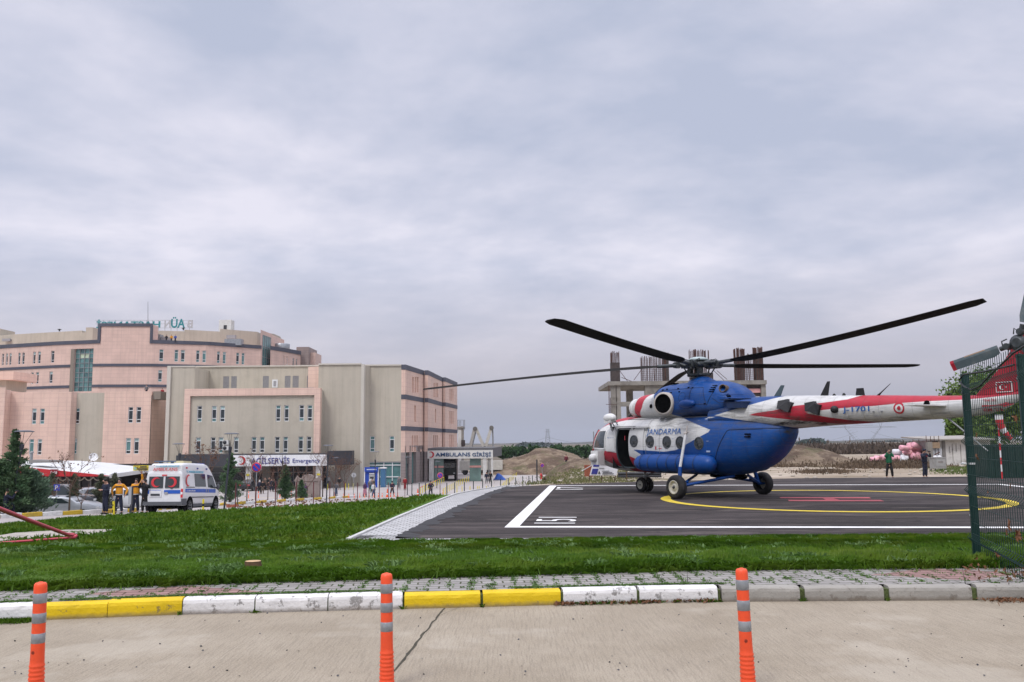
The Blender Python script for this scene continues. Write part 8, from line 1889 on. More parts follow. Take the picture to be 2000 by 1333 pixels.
# ---------------------------------------------------------------- behind the pad, left of the helicopter
c=at(1180,945,52); nb_=thing('notice_board','slanting white construction notice board with blue panels on thin legs by the helicopter nose','notice board',(c.x,52,gz(c.x,52)),0); B=nb_.location
bw_=mat('board_white',(.62,.63,.66),.5,var=.04,dirt=(.4,.4,.42),damt=.3)
mb=MB(); mb.ext([at(1151.6,929,52),at(1204,929,52),at(1213,890,52),at(1161.5,890,52)],(0,.06,0)); bo=part(mb,'board',bw_,nb_)
mb=MB(); 
for y0,y1 in ((892,897),(899,904),(906,912),(916,926.5)): 
    s0=(929-y1)/39*10;s1=(929-y0)/39*10; mb.ext([at(1154+s0,y1,51.97),at(1165.5+s0,y1,51.97),at(1165.5+s1,y0,51.97),at(1154+s1,y0,51.97)],(0,.02,0))
mb.build('blue_panel',mat('panel_navy',(.03,.035,.22),.5),bo,off=tuple(B))
mb=MB()
for a,b,y in ((1170,1180,915),(1176,1190,920.5),(1177,1196,923.2),(1176,1199,926),(1172,1185,908),(1170,1190,903)): mb.box(at(a,y,51.96).x,at(b,y,51.96).x,51.95,51.97,at(a,y+.5,52).z,at(a,y-.5,52).z)
mb.ext([at(1168,926,51.96),at(1173,926,51.96),at(1170.5,920,51.96)],(0,.01,0)); mb.build('board_lettering',dark,bo,off=tuple(B))
for a,b in ((1152,1149.5),(1175,1176),(1202,1199),(1222,1225)):
    mb=MB(); mb.tube(at(a,929 if a<1210 else 905,52.1),at(b,947,52.3),.035,n=6); part(mb,'leg',mat('wood_leg',(.10,.06,.035),.9),nb_)
c=at(1149.5,924,60); mb=MB(); mb.box(-.27,.27,-.3,.3,0,.72); mb.box(-.3,.3,-.33,.33,.72,.76); o=mb.build('brick_red_box',mat('terracotta_box',(.25,.075,.04),.85,var=.2)); o.location=(c.x,c.y,c.z); o.location.z=min(c.z,gz(c.x,c.y)+.1); tag(o,'small terracotta coloured box behind the notice board','box')
mb=MB(); c=at(1208,929,58); L_=at(1292,929,58).x-c.x
for k in range(6): mb.tube((0,(k%3)*.22,.1+.18*(k//3)),(L_,(k%3)*.22+.1,.1+.18*(k//3)),.09,n=10)
o=mb.build('pipe_stack',mat('pipe_dark',(.03,.032,.036),.6)); o.location=(c.x,c.y,gz(c.x,c.y)+.05); tag(o,'stack of dark pipes lying under the helicopter cabin','pipes')
c=at(976,925,142); mb=MB(); V=[];nx=14;rr=random.Random(9)
for j in range(7):
    for i in range(nx+1):
        s=i/nx; h=1.0*math.sin(PI*min(1,s*1.5 if s<.35 else .52+ (s-.35)*.74))*math.sin(PI*j/6)+rr.gauss(0,.05); V.append((-.95+1.95*s,(j-3)*.3,max(0,h)*1.0))
mb.add(V,[(j*(nx+1)+i,j*(nx+1)+i+1,(j+1)*(nx+1)+i+1,(j+1)*(nx+1)+i) for j in range(6) for i in range(nx)],False); o=mb.build('blue_tarpaulin',mat('tarp_blue',(.01,.09,.42),.5,var=.2)); o.location=(c.x,c.y,gz(c.x,c.y)+.05); tag(o,'crumpled bright blue tarpaulin heap right of the canopy columns','tarpaulin')
for px,lab in ((1001,'left white pipe barrier at the foot of the earth mound'),(1018,'right white pipe barrier at the foot of the earth mound')):
    c=at(px,925,140); mb=MB(); w=.62; h=.62
    for x in(-w,-w*.55,w*.55,w): mb.tube((x,0,0),(x,0,h),.045,n=6)
    mb.tube((-w,0,h),(w*1.3,0,h),.045,n=6); mb.tube((-w,0,h*.5),(-w*.55,0,h*.5),.03,n=6); o=mb.build('pipe_barrier',white); o.location=(c.x,c.y,gz(c.x,c.y)+.02); tag(o,lab,'barrier','white pipe barriers')
c=at(1057,936,112); mb=MB(); mb.lathe([(.16,0),(.14,.1),(.13,.5),(.15,.52),(.1,.66),(.02,.7)],(0,0,0),12); mb.tube((-.2,0,.42),(.2,0,.42),.06); o=mb.build('fire_hydrant',redst); o.location=(c.x,c.y,c.z); tag(o,'red hydrant under the tiny no parking sign','hydrant')
# ---------------------------------------------------------------- right side: hut, bin, insulation, windsock, screen
zr=-.82
hut=thing('hut','long low dirty white hut with peeling walls behind the gendarme','hut',(at(1850,907,83).x,83,zr)); hw=mat('peeling_white_wall',(.60,.59,.56),.9,var=.08,dirt=(.16,.14,.12),dscale=.9,damt=.75)
X=lambda px,Y=83: at(px,880,Y).x; Z=lambda y,px=1850,Y=83: at(px,y,Y).z
fh=lambda px,py=0:(X(px),83.0)
mb=MB(); hs_=[(1853,1856,Z(886),Z(873)),(1859,1861.3,zr+.05,Z(868)),(1875,1877.2,zr+.05,Z(868)),(1866,1869,Z(884),Z(867)),(1893,1896,zr+.05,Z(868)),(1905,1912,Z(886),Z(872))]
facade(mb,fh,1831,1935,zr,Z(860.5),hs_,.12); mb.box(X(1831),X(1935),83.2,88,zr,Z(860.5)); part(mb,'wall',hw,hut)
mb=MB(); mb.box(X(1840),X(1846),82.9,83,zr,Z(861)); part(mb,'stained_pier',mat('stain_grey',(.2,.19,.18),.9),hut)
mb=MB(); mb.ext([(X(1811),82.3,Z(860)),(X(1938),82.3,Z(860.5)),(X(1938),88.5,Z(853)),(X(1811),88.5,Z(855))],(0,0,.12)); part(mb,'roof',mat('roof_sheet_worn',(.33,.31,.28),.8,dirt=(.14,.11,.08),damt=.6),hut)
mb=MB(); mb.box(X(1802.5),X(1812),82,82.4,zr,Z(863)); mb.box(X(1812),X(1829),82.6,86,Z(884),Z(862)) if False else None; part(mb,'block_pier',conc,hut)
mb=MB(); mb.box(X(1811.5),X(1827.5),82.1,82.15,Z(875.5),Z(864)); part(mb,'plywood',mat('plywood',(.28,.2,.13),.9,var=.2),hut)
mb=MB(); 
for a in (1813,1819,1825): mb.box(X(a),X(a)+.35,82.3,82.5,zr,Z(876))
part(mb,'white_panel',mat('panel_dirty',(.42,.43,.45),.8),hut); mb=MB(); mb.box(X(1812),X(1831),82.8,83,zr,Z(862)); part(mb,'dark_opening',dark,hut)
mb=MB()
for a,y in ((1802.5,851),(1811,852),(1818,852),(1827,851.5)): mb.tube((X(a),82.2,Z(863)),(X(a),82.2,Z(y)),.03,n=5)
mb.tube((X(1813),81.9,Z(889)),(X(1825),82.0,Z(883)),.05,n=5); part(mb,'rebar_stub',rust,hut)
bin_=thing('waste_container','grey steel waste container on castors beside the gendarme','waste container',(X(1830,68),68,zr),R(6)); bm_=mat('container_grey',(.30,.30,.29),.6,dirt=(.13,.12,.1),dscale=2,damt=.5)
mb=MB(); mb.ext([(-.46,-.35,.2),(.46,-.35,.2),(.46,.35,.2),(-.46,.35,.2)],(0,0,.85)); mb.box(-.5,.5,-.38,.38,1.0,1.05); mb.box(-.40,.40,-.38,-.35,.35,.9); mb.build('body',bm_,bin_); mb=MB(); mb.lathe([(.36,-.5),(.36,.5)],(0,0,1.03),20,M=Matrix.Rotation(R(90),3,'Y')) if False else None; mb.box(-.2,.2,-.4,-.385,.68,.72); mb.build('stencil',rust,bin_)
for x in(-.4,.4):
    for y in(-.3,.3): mb=MB(); mb.tube((x,y,.2),(x,y,.08),.03); mb.tube((x-.03,y,.07),(x+.03,y,.07),.07,n=12); mb.build('castor',dark,bin_)
for dx in (-.18,.15):
    mb=MB(); mb.ell((dx,-.0,1.10),(.16,.14,.09),10,6); o=mb.build('rubbish_bag',white); o.location=bin_.location; tag(o,'white rubbish bag on the grey container lid, '+('left one' if dx<0 else 'right one'),'rubbish bag','rubbish bags on the container')
pk=mat('pink_insulation_wrap',(.72,.36,.42),.5,var=.12,vscale=2,dirt=(.62,.42,.30),dscale=1.2,damt=.7); pw=mat('white_wrap',(.6,.6,.62),.5)
rr=random.Random(21); IB=[(1708,898,0),(1716,896,0),(1727,894,0),(1748,896,0),(1757,893,0),(1766,896,1),(1776,895,0),(1787,893,0),(1797,892,0),(1752,884,1),(1763,885,0),(1774,884,0),(1785,884,0),(1796,883,0),(1766,876,0),(1776,877,0),(1787,875,0),(1798,874,0),(1780,870.5,0),(1790,872,0),(1757,890,1),(1764,899,1)]
wh_=['lowest left','low left','low middle','base','second layer','upper','top']
for i,(px,py,wv) in enumerate(IB):
    c=at(px,py,86+rr.uniform(-.8,.8)); a=rr.gauss(0,.25); mb=MB(); L_=rr.uniform(.75,1.05); rr0=rr.uniform(.26,.34)
    M=(Matrix.Rotation(a,3,'Y')@Matrix.Rotation(rr.gauss(0,.5),3,'Z')@Matrix.Rotation(R(90),3,'Y')); mb.lathe([(rr0*.5,-L_/2),(rr0*.95,-L_/2+.06),(rr0,-L_*.2),(rr0*.96,0),(rr0,L_*.25),(rr0*.93,L_/2-.06),(rr0*.5,L_/2)],(0,0,0),14,M=M); o=mb.build('insulation_bundle',pw if wv and rr.random()<.7 else pk); o.location=c
    tag(o,('lowest row' if py>890 else 'middle row' if py>880 else 'top')+' of the pink insulation heap, '+nth('b%d'%(0 if py>890 else 1 if py>880 else 2))+' bundle','insulation bundle','insulation bundles heaped left of the hut')
# dark green screen / container behind the wire fence
c=at(1965,931,46.5); gs_=thing('green_container','dark green ribbed container behind the wire fence','container',(c.x,46.5,ZP-.3)); gm_=mat('container_green',(.012,.035,.028),.6,var=.15)
x0_=at(1929,900,46.5).x-c.x;x1_=at(2040,900,46.5).x-c.x; H=at(1965,869,46.5).z-(ZP-.3); mb=MB(); mb.box(x0_,x1_,0,1.6,.0,H); mb.build('body',gm_,gs_); mb=MB()
for k in range(9): x=x0_+(x1_-x0_)*k/8; mb.box(x-.02,x+.02,-.04,0,.05,H-.05)
mb.build('rib',gm_,gs_)
# windsock
c=at(1957,925,45.5); ws=thing('windsock','red and white windsock hanging from a striped mast behind the wire fence','windsock',(c.x,45.5,ZP)); top=at(1950.5,812,45.5)-ws.location
mb=MB(); n=9
for k in range(n):
    mb.cur=k%2; mb.tube((0,0,top.z*k/n),(0,0,top.z*(k+1)/n),.05,n=10)
o=mb.build('mast',[redst,white],ws)
pts_=[at(x,y,45.3)-ws.location for x,y in ((1950.5,811),(1951.5,820),(1954,829),(1957.5,837),(1963,845),(1969,852),(1975,858))]; rs_=[.19,.19,.18,.16,.14,.12,.10]
for k in range(6):
    mb=MB(); mb.path(pts_[k:k+2],rs_[k:k+2],n=14,caps=False); mb.build('sock_band',[white,redst,redst,white,redst,redst][k],ws)
mb=MB(); mb.lathe([(.2,-.02),(.2,.02)],pts_[0],16,caps=(False,False)); mb.tube(pts_[0],top,.02); mb.build('ring',grey,ws)
# ---------------------------------------------------------------- wire mesh fence, near right
fg=mat('fence_green',(.003,.030,.026),.45,var=.15); 
A=onz(1908,1084,.13); Bq=at(2007,860,8.85); 
fence=thing('mesh_fence','dark green welded mesh fence panel between two posts at the right edge','fence',A,0)
Bl=Bq-A; d=Vector((Bl.x,Bl.y,0)).normalized(); nn=Vector((d.y,-d.x,0)); Lf=Vector((Bl.x,Bl.y,0)).length; FH=2.42
for q,lab in ((Vector((0,0,0)),0),(Vector((Bl.x,Bl.y,0)),1)):
    mb=MB(); mb.ob(q+Vector((0,0,FH/2-.1)),(.03,.045,FH/2),rz=math.atan2(d.y,d.x)); mb.ob(q+Vector((0,0,FH-.09)),(.034,.05,.015),rz=math.atan2(d.y,d.x)); o=mb.build('post',fg,fence)
    for z in (.5,1.02,1.55,2.1): mb=MB(); mb.lathe([(.014,0),(.012,.008),(0,.01)],q+nn*.048+Vector((0,0,z)),8,M=nn.to_track_quat('Z','Y').to_matrix()); mb.build('bolt',grey,o)
folds=[.22,.83,1.46,2.13]; 
def prof(z):
    for f in folds:
        if abs(z-f)<.055: return .05*(1-abs(z-f)/.055)
    return 0
zsp=sorted(set([.02,FH]+[f+o for f in folds for o in(-.055,0,.055)]))
mb=MB(); kk=-1
for s in np.arange(-.06,Lf+.5,.10):
    P=[d*s+nn*(.035+prof(z))+Vector((0,0,z+.0)) for z in zsp]; 
    for a,b in zip(P,P[1:]): mb.tube(a,b,.0040,n=4,caps=False)
for z in sorted(set([f+o for f in folds for o in(-.055,.055)]+[.42,.63,1.03,1.25,1.66,1.86,2.32])): mb.tube(d*-.05+nn*.035+Vector((0,0,z)),d*(Lf+.5)+nn*.035+Vector((0,0,z)),.0032,n=4)
mb.build('mesh_panel',fg,fence)
cab_=[d*s+nn*.07+Vector((0,0,z)) for s,z in ((0,2.27),(.3,2.32),(.8,2.30),(1.5,2.27),(Lf,2.24))]; cb2=[d*s+nn*.07+Vector((0,0,z)) for s,z in ((0,2.25),(.3,2.16),(.7,2.10),(1.2,2.12),(1.8,2.22),(Lf,2.36),(Lf+.6,2.4))]
mb=MB(); mb.path(cab_,.011,n=7); mb.path(cb2,.011,n=7); o=mb.build('black_cable',mat('cable_black',(.012,.013,.014),.5),None); o.location=A; tag(o,'black cable looped along the top of the mesh fence','cable')
mb=MB(); q=Vector((0,0,1.17)); mb.ob(q,(.036,.052,.012)); mb.path([q+nn*.05,q+nn*.09-d*.07,q+nn*.06-d*.09],.012,n=6); o=mb.build('white_tie',white); o.location=A; tag(o,'white tie wrapped round the near fence post','tie')
# dead leaves caught in the mesh and on the ground
lfm=mat('plane_leaf_brown',(.17,.075,.035),.8,var=.3,vscale=20)
def leaf(mb,c,s,M,rr):
    P=[]; n=20
    for k in range(n):
        a=2*PI*k/n; r=s*(1 if k%4==0 else .45 if k%2 else .7)*(.8+.4*rr.random()); P.append(Vector((r*math.cos(a),r*math.sin(a),rr.gauss(0,s*.13))))
    cen=Vector((0,0,s*.15)); vs_=[Vector(c)+M@cen]+[Vector(c)+M@p for p in P]; mb.add(vs_,[(0,i+1,(i+1)%n+1) for i in range(n)],False)
    vs2=[v+M@Vector((0,0,-.002)) for v in vs_]; mb.add(vs2,[(0,(i+1)%n+1,i+1) for i in range(n)],False)
rr=random.Random(31)
for i,(px,py,s,lab) in enumerate(((1909,893,.055,'brown leaf caught in the mesh beside the white tie'),(1983,818,.05,'orange brown leaf caught high in the mesh'),(1907,851,.04,'brown leaf caught in the upper fold of the mesh'),(1973,949,.03,'small leaf caught just below mid height'),(1971,1027,.075,'large brown leaf caught low in the mesh'),(1988,1047,.085,'largest brown leaf, low at the right edge of the mesh'),(1966,1040,.045,'curled leaf hanging under the large one'),(1929,961,.022,'tiny leaf caught on the lower fold'),(1948,1085,.05,'leaf caught at the foot of the mesh'))):
    rdir=ray(px,py); nA=Vector((nn.x,nn.y,0)); P0_=Vector((A.x,A.y,0))+nn*.06; t_=P0_.dot(nA)/(rdir.x*nA.x+rdir.y*nA.y); c=Vector((rdir.x*t_,rdir.y*t_,CZ+rdir.z*t_))
    M=nn.to_track_quat('Z','Y').to_matrix()@Matrix.Rotation(rr.random()*6,3,'Z')@Matrix.Rotation(rr.gauss(0,.35),3,'X'); mb=MB(); leaf(mb,(0,0,0),s,M,rr); o=mb.build('dead_leaf',lfm); o.location=c; tag(o,lab,'leaf','dead leaves caught in the mesh fence')
# hose pipe, stump, bollards
hp=[at(-60,975,12.2),at(-30,984,13),at(0,994.5,14.2),at(50,1014,16.2),at(95,1031,18),at(130,1044,19.2)]+[lawnZ(px,py)+Vector((0,0,.09)) for px,py in ((144,1052),(149,1055),(144,1058),(128,1059.5),(95,1062),(40,1066),(0,1068.5))]+[lawnZ(0,1068.5)+Vector((-1.2,-.2,.08))]
mb=MB(); mb.path(hp,[.038]*6+[.037]*3+[.026,.024,.022,.022,.022],n=12); o=mb.build('hose_pipe',mat('dusty_red_hose',(.50,.06,.09),.6,var=.1,dirt=(.3,.15,.14),dscale=5,damt=.4),None,off=tuple(hp[0])); tag(o,'thick dusty red hose bending over the lawn at the left edge','hose')
def lz(px,py): # lawn point in the front band
    best=None
    for t in np.linspace(0,1,80):
        p=lawnA(px,t); q=ray(px,py); e=abs(CZ+q.z*(p.y/q.y)-p.z)
        if best is None or e<best[0]: best=(e,p)
    return best[1]
q=lz(494,1108); st=thing('tree_stump','small sawn tree stump with pale cut top in the lawn','tree stump',q); s_=q.y/1700; mb=MB(); mb.lathe([(16.5*s_,-.05),(16*s_,.0),(15.5*s_,.05),(15*s_,.075)],(0,0,0),18); 
for i,v in enumerate(mb.v): mb.v[i]=(v[0]*(1+.06*math.sin(i*1.7)),v[1]*.9,v[2])
mb.build('bark_ring',mat('stump_bark',(.12,.07,.04),.95,var=.3,vscale=15),st); mb=MB(); mb.lathe([(14.6*s_,.076),(7*s_,.082),(.001,.078)],(0,0,0),18,caps=(False,False)); mb.build('cut_face',mat('cut_wood',(.50,.34,.19),.85,var=.2,vscale=18),st)
bor=mat('bollard_orange',(.80,.085,.025),.42,var=.05,vscale=5,dirt=(.35,.05,.03),dscale=7,damt=.35,spec=.4); bsl=mat('bollard_silver',(.27,.285,.30),.35,metal=.2,var=.2,vscale=14,dirt=(.14,.15,.16),dscale=9,damt=.6)
def bollard(px,yt,lean,label):
    hx={80:873,755:867,1448:861.5}[px]; Y={80:5.75,755:6.02,1448:5.85}[px]; p=at(px,yt,Y); t=thing('bollard',label,'bollard',(p.x-lean*.75,p.y,0),0,'orange flexible bollards'); t.rotation_euler=(0,lean,0); t.scale=(1,1,1.05 if px==1448 else 1)
    b=.0625; z=.75; mb=MB(); pr=[(.001,z),(.012,z+.004),(.016,z),(.030,z-.002),(.037,z-.010),(.0395,z-.03),(.040,z-8.1*b+.0)]; 
    zb_=.243; k=0; zz=zb_
    body=[(.040,.50),(.0415,.30),(.0425,zb_+.02)]
    ribs=[]
    nr=9
    for i in range(nr):
        z1=zb_-i*.0262; r=.043+.0055*(i/nr); ribs+=[(r,z1),(r+.0035,z1-.007),(r+.0035,z1-.013),(r,z1-.020)]
    mb.lathe(pr[:6]+body+ribs+[(.052,.008),(.10,.006),(.105,0.0)],(0,0,0),40); mb.build('body',bor,t)
    for i,(a,c_) in enumerate(((z-.066,z-.128),(z-.190,z-.252),(z-.315,z-.377))): mb=MB(); mb.lathe([(.0402,a),(.0412,a-.001),(.0415,c_+.001),(.0405,c_)],(0,0,0),40,caps=(False,False)); mb.build('reflective_band',bsl,t)
    mb=MB(); a0=-PI/2+.0
    if px!=755:
        c_=Vector((-.008,-.0418,z-.43)); 
        for i in range(16):
            a,b2=2*PI*i/16,2*PI*(i+1)/16; mb.add([c_+Vector((.0105*math.cos(a),0,.0105*math.sin(a))),c_+Vector((.0105*math.cos(b2),0,.0105*math.sin(b2))),c_+Vector((.0085*math.cos(b2),0,.0085*math.sin(b2))),c_+Vector((.0085*math.cos(a),0,.0085*math.sin(a)))],[(0,1,2,3)],False)
        for k in (-.004,0,.004): mb.box(c_.x-.007,c_.x+.007,c_.y-.0005,c_.y,c_.z+k-.001,c_.z+k+.001)
        mb.build('moulded_mark',mat('mark_dark',(.10,.02,.015),.7),t)
    mb=MB()
    for k in range(4): a=k*PI/2+.7; mb.lathe([(.009,.006),(.009,.012),(0,.013)],(math.cos(a)*.08,math.sin(a)*.08,0),8)
    mb.build('anchor_bolt',dark,t)
bollard(80,1130.5,-.008,'orange bollard with silver bands at the left, in front of the yellow kerb'); bollard(755,1112.5,-.012,'middle orange bollard, in front of the white to yellow kerb change'); bollard(1448,1104,-.022,'orange bollard at the right, scratched bands, in front of the bare grey kerb')
# ================================================================ grass and litter
rg=np.random.default_rng(5)
def blades(name,label,P,h,w,m,seed,lean=.5,cat='grass'):
    rg=np.random.default_rng(seed); P=np.asarray(P); n=len(P); h=h*(.55+.8*rg.random(n))*(np.clip(.75+1.1*np.sin(P[:,0]*7.1+1.7*np.sin(P[:,1]*5.3))*np.sin(P[:,1]*8.7+2.1*np.sin(P[:,0]*4.1)),.45,1.6) if name=='grass' else 1); a=rg.random(n)*6.283; ln=np.abs(rg.normal(size=n))*lean
    d=np.stack([np.cos(a),np.sin(a),np.zeros(n)],1); s=np.stack([-np.sin(a),np.cos(a),np.zeros(n)],1); ww=(w*(.6+.8*rg.random(n))*np.clip(P[:,1]/11,1,3))[:,None]
    b0=P-s*ww/2; b1=P+s*ww/2; mid=P+d*(h*ln*.35)[:,None]+np.array([0,0,1])*(h*.6)[:,None]; tip=P+d*(h*ln)[:,None]+np.array([0,0,1])*(h*(1-.25*ln))[:,None]
    V=np.stack([b0,b1,mid+s*ww*.4,tip,mid-s*ww*.4],1).reshape(-1,3); F=(np.arange(n)[:,None]*5+np.array([[0,1,2,3,4]])); g=NP(); g.V=[V]; g.F=[F]; o=g.build(name,m); o['kind']='stuff'; o['label']=label; o['category']=cat; return o
def grassmat(name,c1,c2,c3):
    m=leafmat(name,c1,c2,.6,1.0); t=m.node_tree; b=t.nodes['Principled BSDF']; b.inputs['Specular IOR Level'].default_value=.25
    lk=[l for l in t.links if l.to_socket==b.inputs['Base Color']][0]; src=lk.from_socket
    g=t.nodes.new('ShaderNodeNewGeometry'); n=t.nodes.new('ShaderNodeTexNoise'); n.inputs['Scale'].default_value=.45; n.inputs['Detail'].default_value=5; n.inputs['Roughness'].default_value=.65; t.links.new(g.outputs['Position'],n.inputs['Vector'])
    mr=t.nodes.new('ShaderNodeMapRange'); mr.inputs[1].default_value=.47; mr.inputs[2].default_value=.66; mr.inputs[3].default_value=0; mr.inputs[4].default_value=.75; t.links.new(n.outputs[0],mr.inputs[0])
    x=t.nodes.new('ShaderNodeMix'); x.data_type='RGBA'; t.links.new(mr.outputs[0],x.inputs[0]); t.links.new(src,x.inputs[6]); x.inputs[7].default_value=(*c3,1); t.links.new(x.outputs[2],b.inputs['Base Color']); 
    # blades let some light through
    tr=t.nodes.new('ShaderNodeBsdfTranslucent'); t.links.new(x.outputs[2],tr.inputs[0]); mx=t.nodes.new('ShaderNodeMixShader'); mx.inputs[0].default_value=.3; out=t.nodes['Material Output']; t.links.new(b.outputs[0],mx.inputs[1]); t.links.new(tr.outputs[0],mx.inputs[2]); t.links.new(mx.outputs[0],out.inputs[0]); return m
gm1=grassmat('grass_blade',(.040,.100,.005),(.095,.195,.010),(.17,.24,.025)); gm2=grassmat('clover_leaf',(.07,.15,.03),(.18,.30,.10),(.22,.32,.12))
def lawn_pts(n,seed,front=True):
    rg=np.random.default_rng(seed); out=[]
    # sample on the photo-facing area evenly by patch so density follows nearness
    T=np.linspace(0,1,25); PX=list(range(-60,2120,20)) if front else list(range(-420,661,20))
    G=np.array([[tuple((lawnA if front else lb)(px,t)) for px in PX] for t in T])
    u=rg.random(n)*(len(PX)-1); 
    v=(rg.random(n)**(1.0 if front else 1.0))*(len(T)-1)
    i=np.minimum(u.astype(int),len(PX)-2); j=np.minimum(v.astype(int),len(T)-2); fu=(u-i)[:,None];fv=(v-j)[:,None]
    return (G[j,i]*(1-fu)+G[j,i+1]*fu)*(1-fv)+(G[j+1,i]*(1-fu)+G[j+1,i+1]*fu)*fv
def keep(P,f=.35,sc=.9,seed=0):
    k=np.array([mn.noise(Vector((p[0]*sc,p[1]*sc,seed)))for p in P]); return P[k>f]
P=lawn_pts(150000,1); blades('grass','green lawn grass in front of the pad',P,.058,.017,gm1,1,.55)
P=lawn_pts(90000,2,False)
# leave the paved patch clear
cxp=[lawnZ(max(-480,x),y) for x,y in slab]; poly=[(p.x,p.y) for p in cxp]; k=sdf(poly,P[:,0],P[:,1]); P=P[k<0.02]
blades('grass','green lawn grass on the left slope',P,.085,.018,gm1,2)
P=keep(lawn_pts(60000,3),.30,1.6,3.0); blades('clover','pale broad leaved weeds in the lawn',P,.075,.024,gm2,3,.9,'weeds')
P=keep(lawn_pts(20000,4,False),.30,1.2,8.0); blades('clover','pale broad leaved weeds on the left slope',P,.08,.03,gm2,4,.9,'weeds')
# shaggy edge of the lawn over the paving
P=[]
for px in np.arange(-60,2060,.55):
    p=pave_back(px); P.append((p.x,p.y+rg.normal()*.05+.0,.15))
blades('edge_grass','longer grass hanging over the back of the pavement',P,.10,.012,gm1,5,1.1)
# weeds in paving joints and kerb gaps
P=[]
for _ in range(800):
    px=rg.uniform(-50,2050); t=rg.random(); a=street_edge(px); b=pave_back(px); 
    if px<700 and rg.random()<.45: continue
    x=a.x+(b.x-a.x)*t; y=a.y+kw+(b.y-a.y-kw)*t; x=round(x/.225)*.225+rg.normal()*.01; y=round(y/.135)*.135; k=rg.integers(2,9)
    for _k in range(k): P.append((x+rg.normal()*.022,y+rg.normal()*.008,.147))
for px in np.concatenate([rg.uniform(100,760,520),rg.uniform(-40,70,160),rg.uniform(1000,1420,300)]):
    a=street_edge(px); 
    for _k in range(4): P.append((a.x+rg.normal()*.03,a.y+kw+.012+abs(rg.normal())*.02,.147))
blades('joint_weeds','small weeds growing between the paving stones',P,.021,.010,gm2,6,1.2,'weeds')
P=[]
for px in (353,497,787,941,1098,1405,1568,1733): 
    a=street_edge(px); 
    for _k in range(12): P.append((a.x+rg.normal()*.015,a.y-.006-abs(rg.normal())*.01,0.0))
for px in rg.uniform(-40,64,150): a=street_edge(px); P+= [(a.x+rg.normal()*.02,a.y-.02-abs(rg.normal())*.05,0) for _k in range(7)]
for px in rg.uniform(1120,1410,70): a=street_edge(px); P+= [(a.x+rg.normal()*.02,a.y-.01-abs(rg.normal())*.015,0) for _k in range(3)]
blades('kerb_weeds','tufts of grass at the foot of the kerb',P,.04,.007,gm1,7,.9,'weeds')
# litter against the kerb
g=NP(); P=[]
for px,n_ in ((1108,60),(1150,30),(1210,40),(1260,60),(1330,30),(1380,25),(1930,30),(1965,40),(1990,40),(1945,30)):
    for _ in range(n_): a=street_edge(px+rg.normal()*14); P.append((a.x,a.y-.02-abs(rg.normal())*(.03 if px<1500 else .07),.012+.02*rg.random()))
g.cards(P,.013+.016*rg.random(len(P)),rg,2.2); o=g.build('leaf_litter',lf_brown); o['kind']='stuff'; o['label']='dry brown leaf litter lying against the kerb'; o['category']='leaf litter'
g=NP(); P=[]
for _ in range(130):
    px=rg.uniform(-20,2020); y=rg.uniform(1190,1325); p=onz(px,y,.006); P.append((p.x,p.y,.008))
g.cards(P,.008+.010*rg.random(len(P)),rg,1.3,dirs=np.tile([3,0,0],(len(P),1))); o=g.build('grit',dark); o['kind']='stuff'; o['label']='dark grit scattered over the street'; o['category']='grit'
g=NP(); P=[]
for _ in range(420): 
    px=rg.uniform(455,735); Y=rg.uniform(50,88); p=at(px,900,Y); P.append((p.x,p.y,gz(p.x,p.y)+.07))
g.cards(P,.13+.12*rg.random(len(P)),rg,1.5); o=g.build('fallen_leaves',lf_brown); o['kind']='stuff'; o['label']='brown fallen leaves on the road behind the lawn'; o['category']='leaf litter'
g=NP(); P=[]
for _ in range(110):
    px=rg.uniform(1885,2010); f=rg.random(); p=onz(px,1088+f*45+(px-1885)*.15,.16); P.append((p.x,p.y,.17+.03*rg.random()))
g.cards(P,.014+.02*rg.random(len(P)),rg,2.4); o=g.build('dead_stalks',lf_brown); o['kind']='stuff'; o['label']='dead leaves and stalks under the mesh fence'; o['category']='leaf litter'
# rubble on the dirt
mb=MB(); rr=random.Random(8); stn=mat('rubble_stone',(.38,.34,.29),.95,var=.25,vscale=1)
for _ in range(240):
    px=rr.uniform(1000,1990); Y=rr.uniform(49,88); p=at(px,900,Y); s=rr.uniform(.03,.16)*(1 if rr.random()<.85 else 1.8); mb.ell((p.x,p.y,gz(p.x,p.y)+s*.3),(s,s*rr.uniform(.6,1),s*.55),6,4)
o=mb.build('rubble',stn); o['kind']='stuff'; o['label']='scattered stones and rubble on the dirt field'; o['category']='rubble'
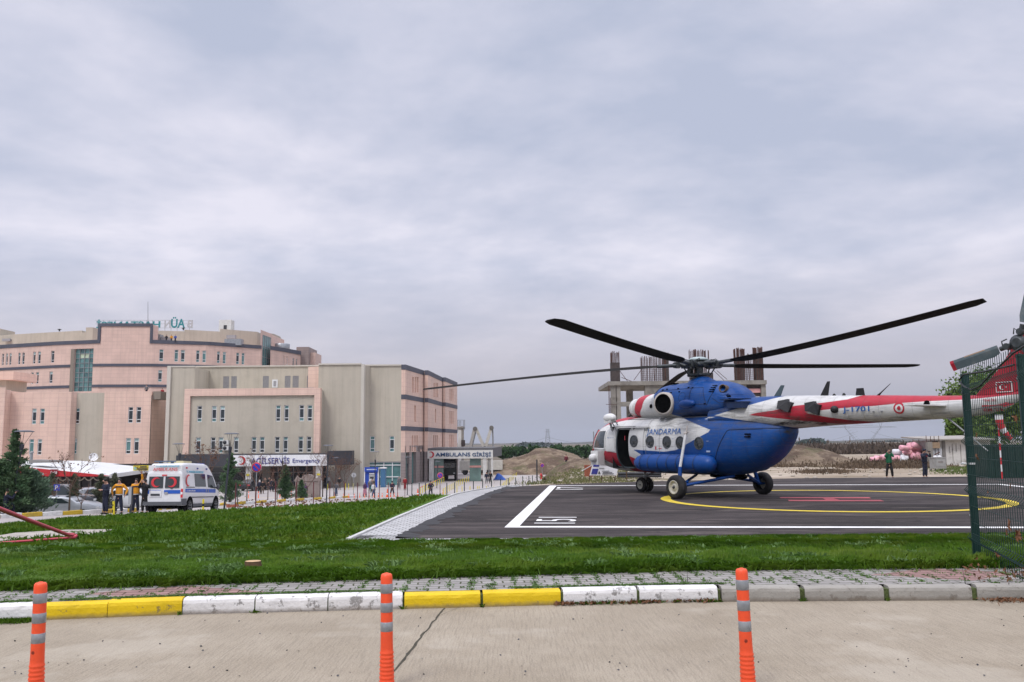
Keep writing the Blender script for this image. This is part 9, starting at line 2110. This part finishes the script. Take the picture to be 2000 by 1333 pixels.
# ================================================================ haze
hm_=bpy.data.materials.new('haze_air'); hm_.use_nodes=True; t=hm_.node_tree; t.nodes.clear(); o_=t.nodes.new('ShaderNodeOutputMaterial'); v_=t.nodes.new('ShaderNodeVolumePrincipled'); v_.inputs['Color'].default_value=(.80,.84,.95,1); v_.inputs['Density'].default_value=.00012; v_.inputs['Anisotropy'].default_value=.2; t.links.new(v_.outputs[0],o_.inputs['Volume'])
mb=MB(); mb.box(-3800,3800,-60,4700,-8,64); o=mb.build('haze',hm_); o['kind']='stuff'; o['label']='pale haze over the plain'; o['category']='haze'

# pieces of one part that stand apart become parts of their own
def split_loose(o,tol=.3):
    me=o.data; n=len(me.vertices); par=list(range(n))
    def f(a):
        while par[a]!=a: par[a]=par[par[a]]; a=par[a]
        return a
    for e_ in me.edges: a,b=f(e_.vertices[0]),f(e_.vertices[1]); par[a]=b
    isl={}
    for i,v in enumerate(me.vertices): isl.setdefault(f(i),[]).append(i)
    B=[[np.array([me.vertices[i].co[k] for i in ids]) for k in range(3)] for ids in isl.values()]; keys=list(isl); bb=[[(q.min()-tol,q.max()+tol) for q in b] for b in B]; g=list(range(len(keys)))
    def h(a):
        while g[a]!=a: a=g[a]
        return a
    for i in range(len(keys)):
        for j in range(i):
            if all(bb[i][k][0]<bb[j][k][1]-tol and bb[j][k][0]<bb[i][k][1]-tol for k in range(3)): g[h(i)]=h(j)
    grp={}
    for i,k in enumerate(keys): grp.setdefault(h(i),set()).update(isl[k])
    if len(grp)<2: return
    base=o.name.split('.')[0]; first=True
    for ids in grp.values():
        m={}; V=[];Fc=[];mi=[]
        for p in me.polygons:
            if p.vertices[0] in ids:
                for v in p.vertices:
                    if v not in m: m[v]=len(V); V.append(tuple(me.vertices[v].co))
                Fc.append([m[v] for v in p.vertices]); mi.append(p.material_index)
        m2=bpy.data.meshes.new(base); m2.from_pydata(V,[],Fc); 
        for q in me.materials: m2.materials.append(q)
        m2.polygons.foreach_set('material_index',mi); m2.update()
        if first: o.data=m2; first=False
        else: c=o.copy(); c.data=m2; C.objects.link(c)
for o in [o for o in C.objects if o.parent and o.type=='MESH' and o.name.split('.')[0] in ('formwork','glazing','louvre','glass_screen','entrance_wall','penthouse_wall','dark_band','dark_infill','canopy_column','column','white_panel','safety_stripe','side_window','roof_duct','inner_wall','warning_plate','scaffold_pole')]: split_loose(o,.12)
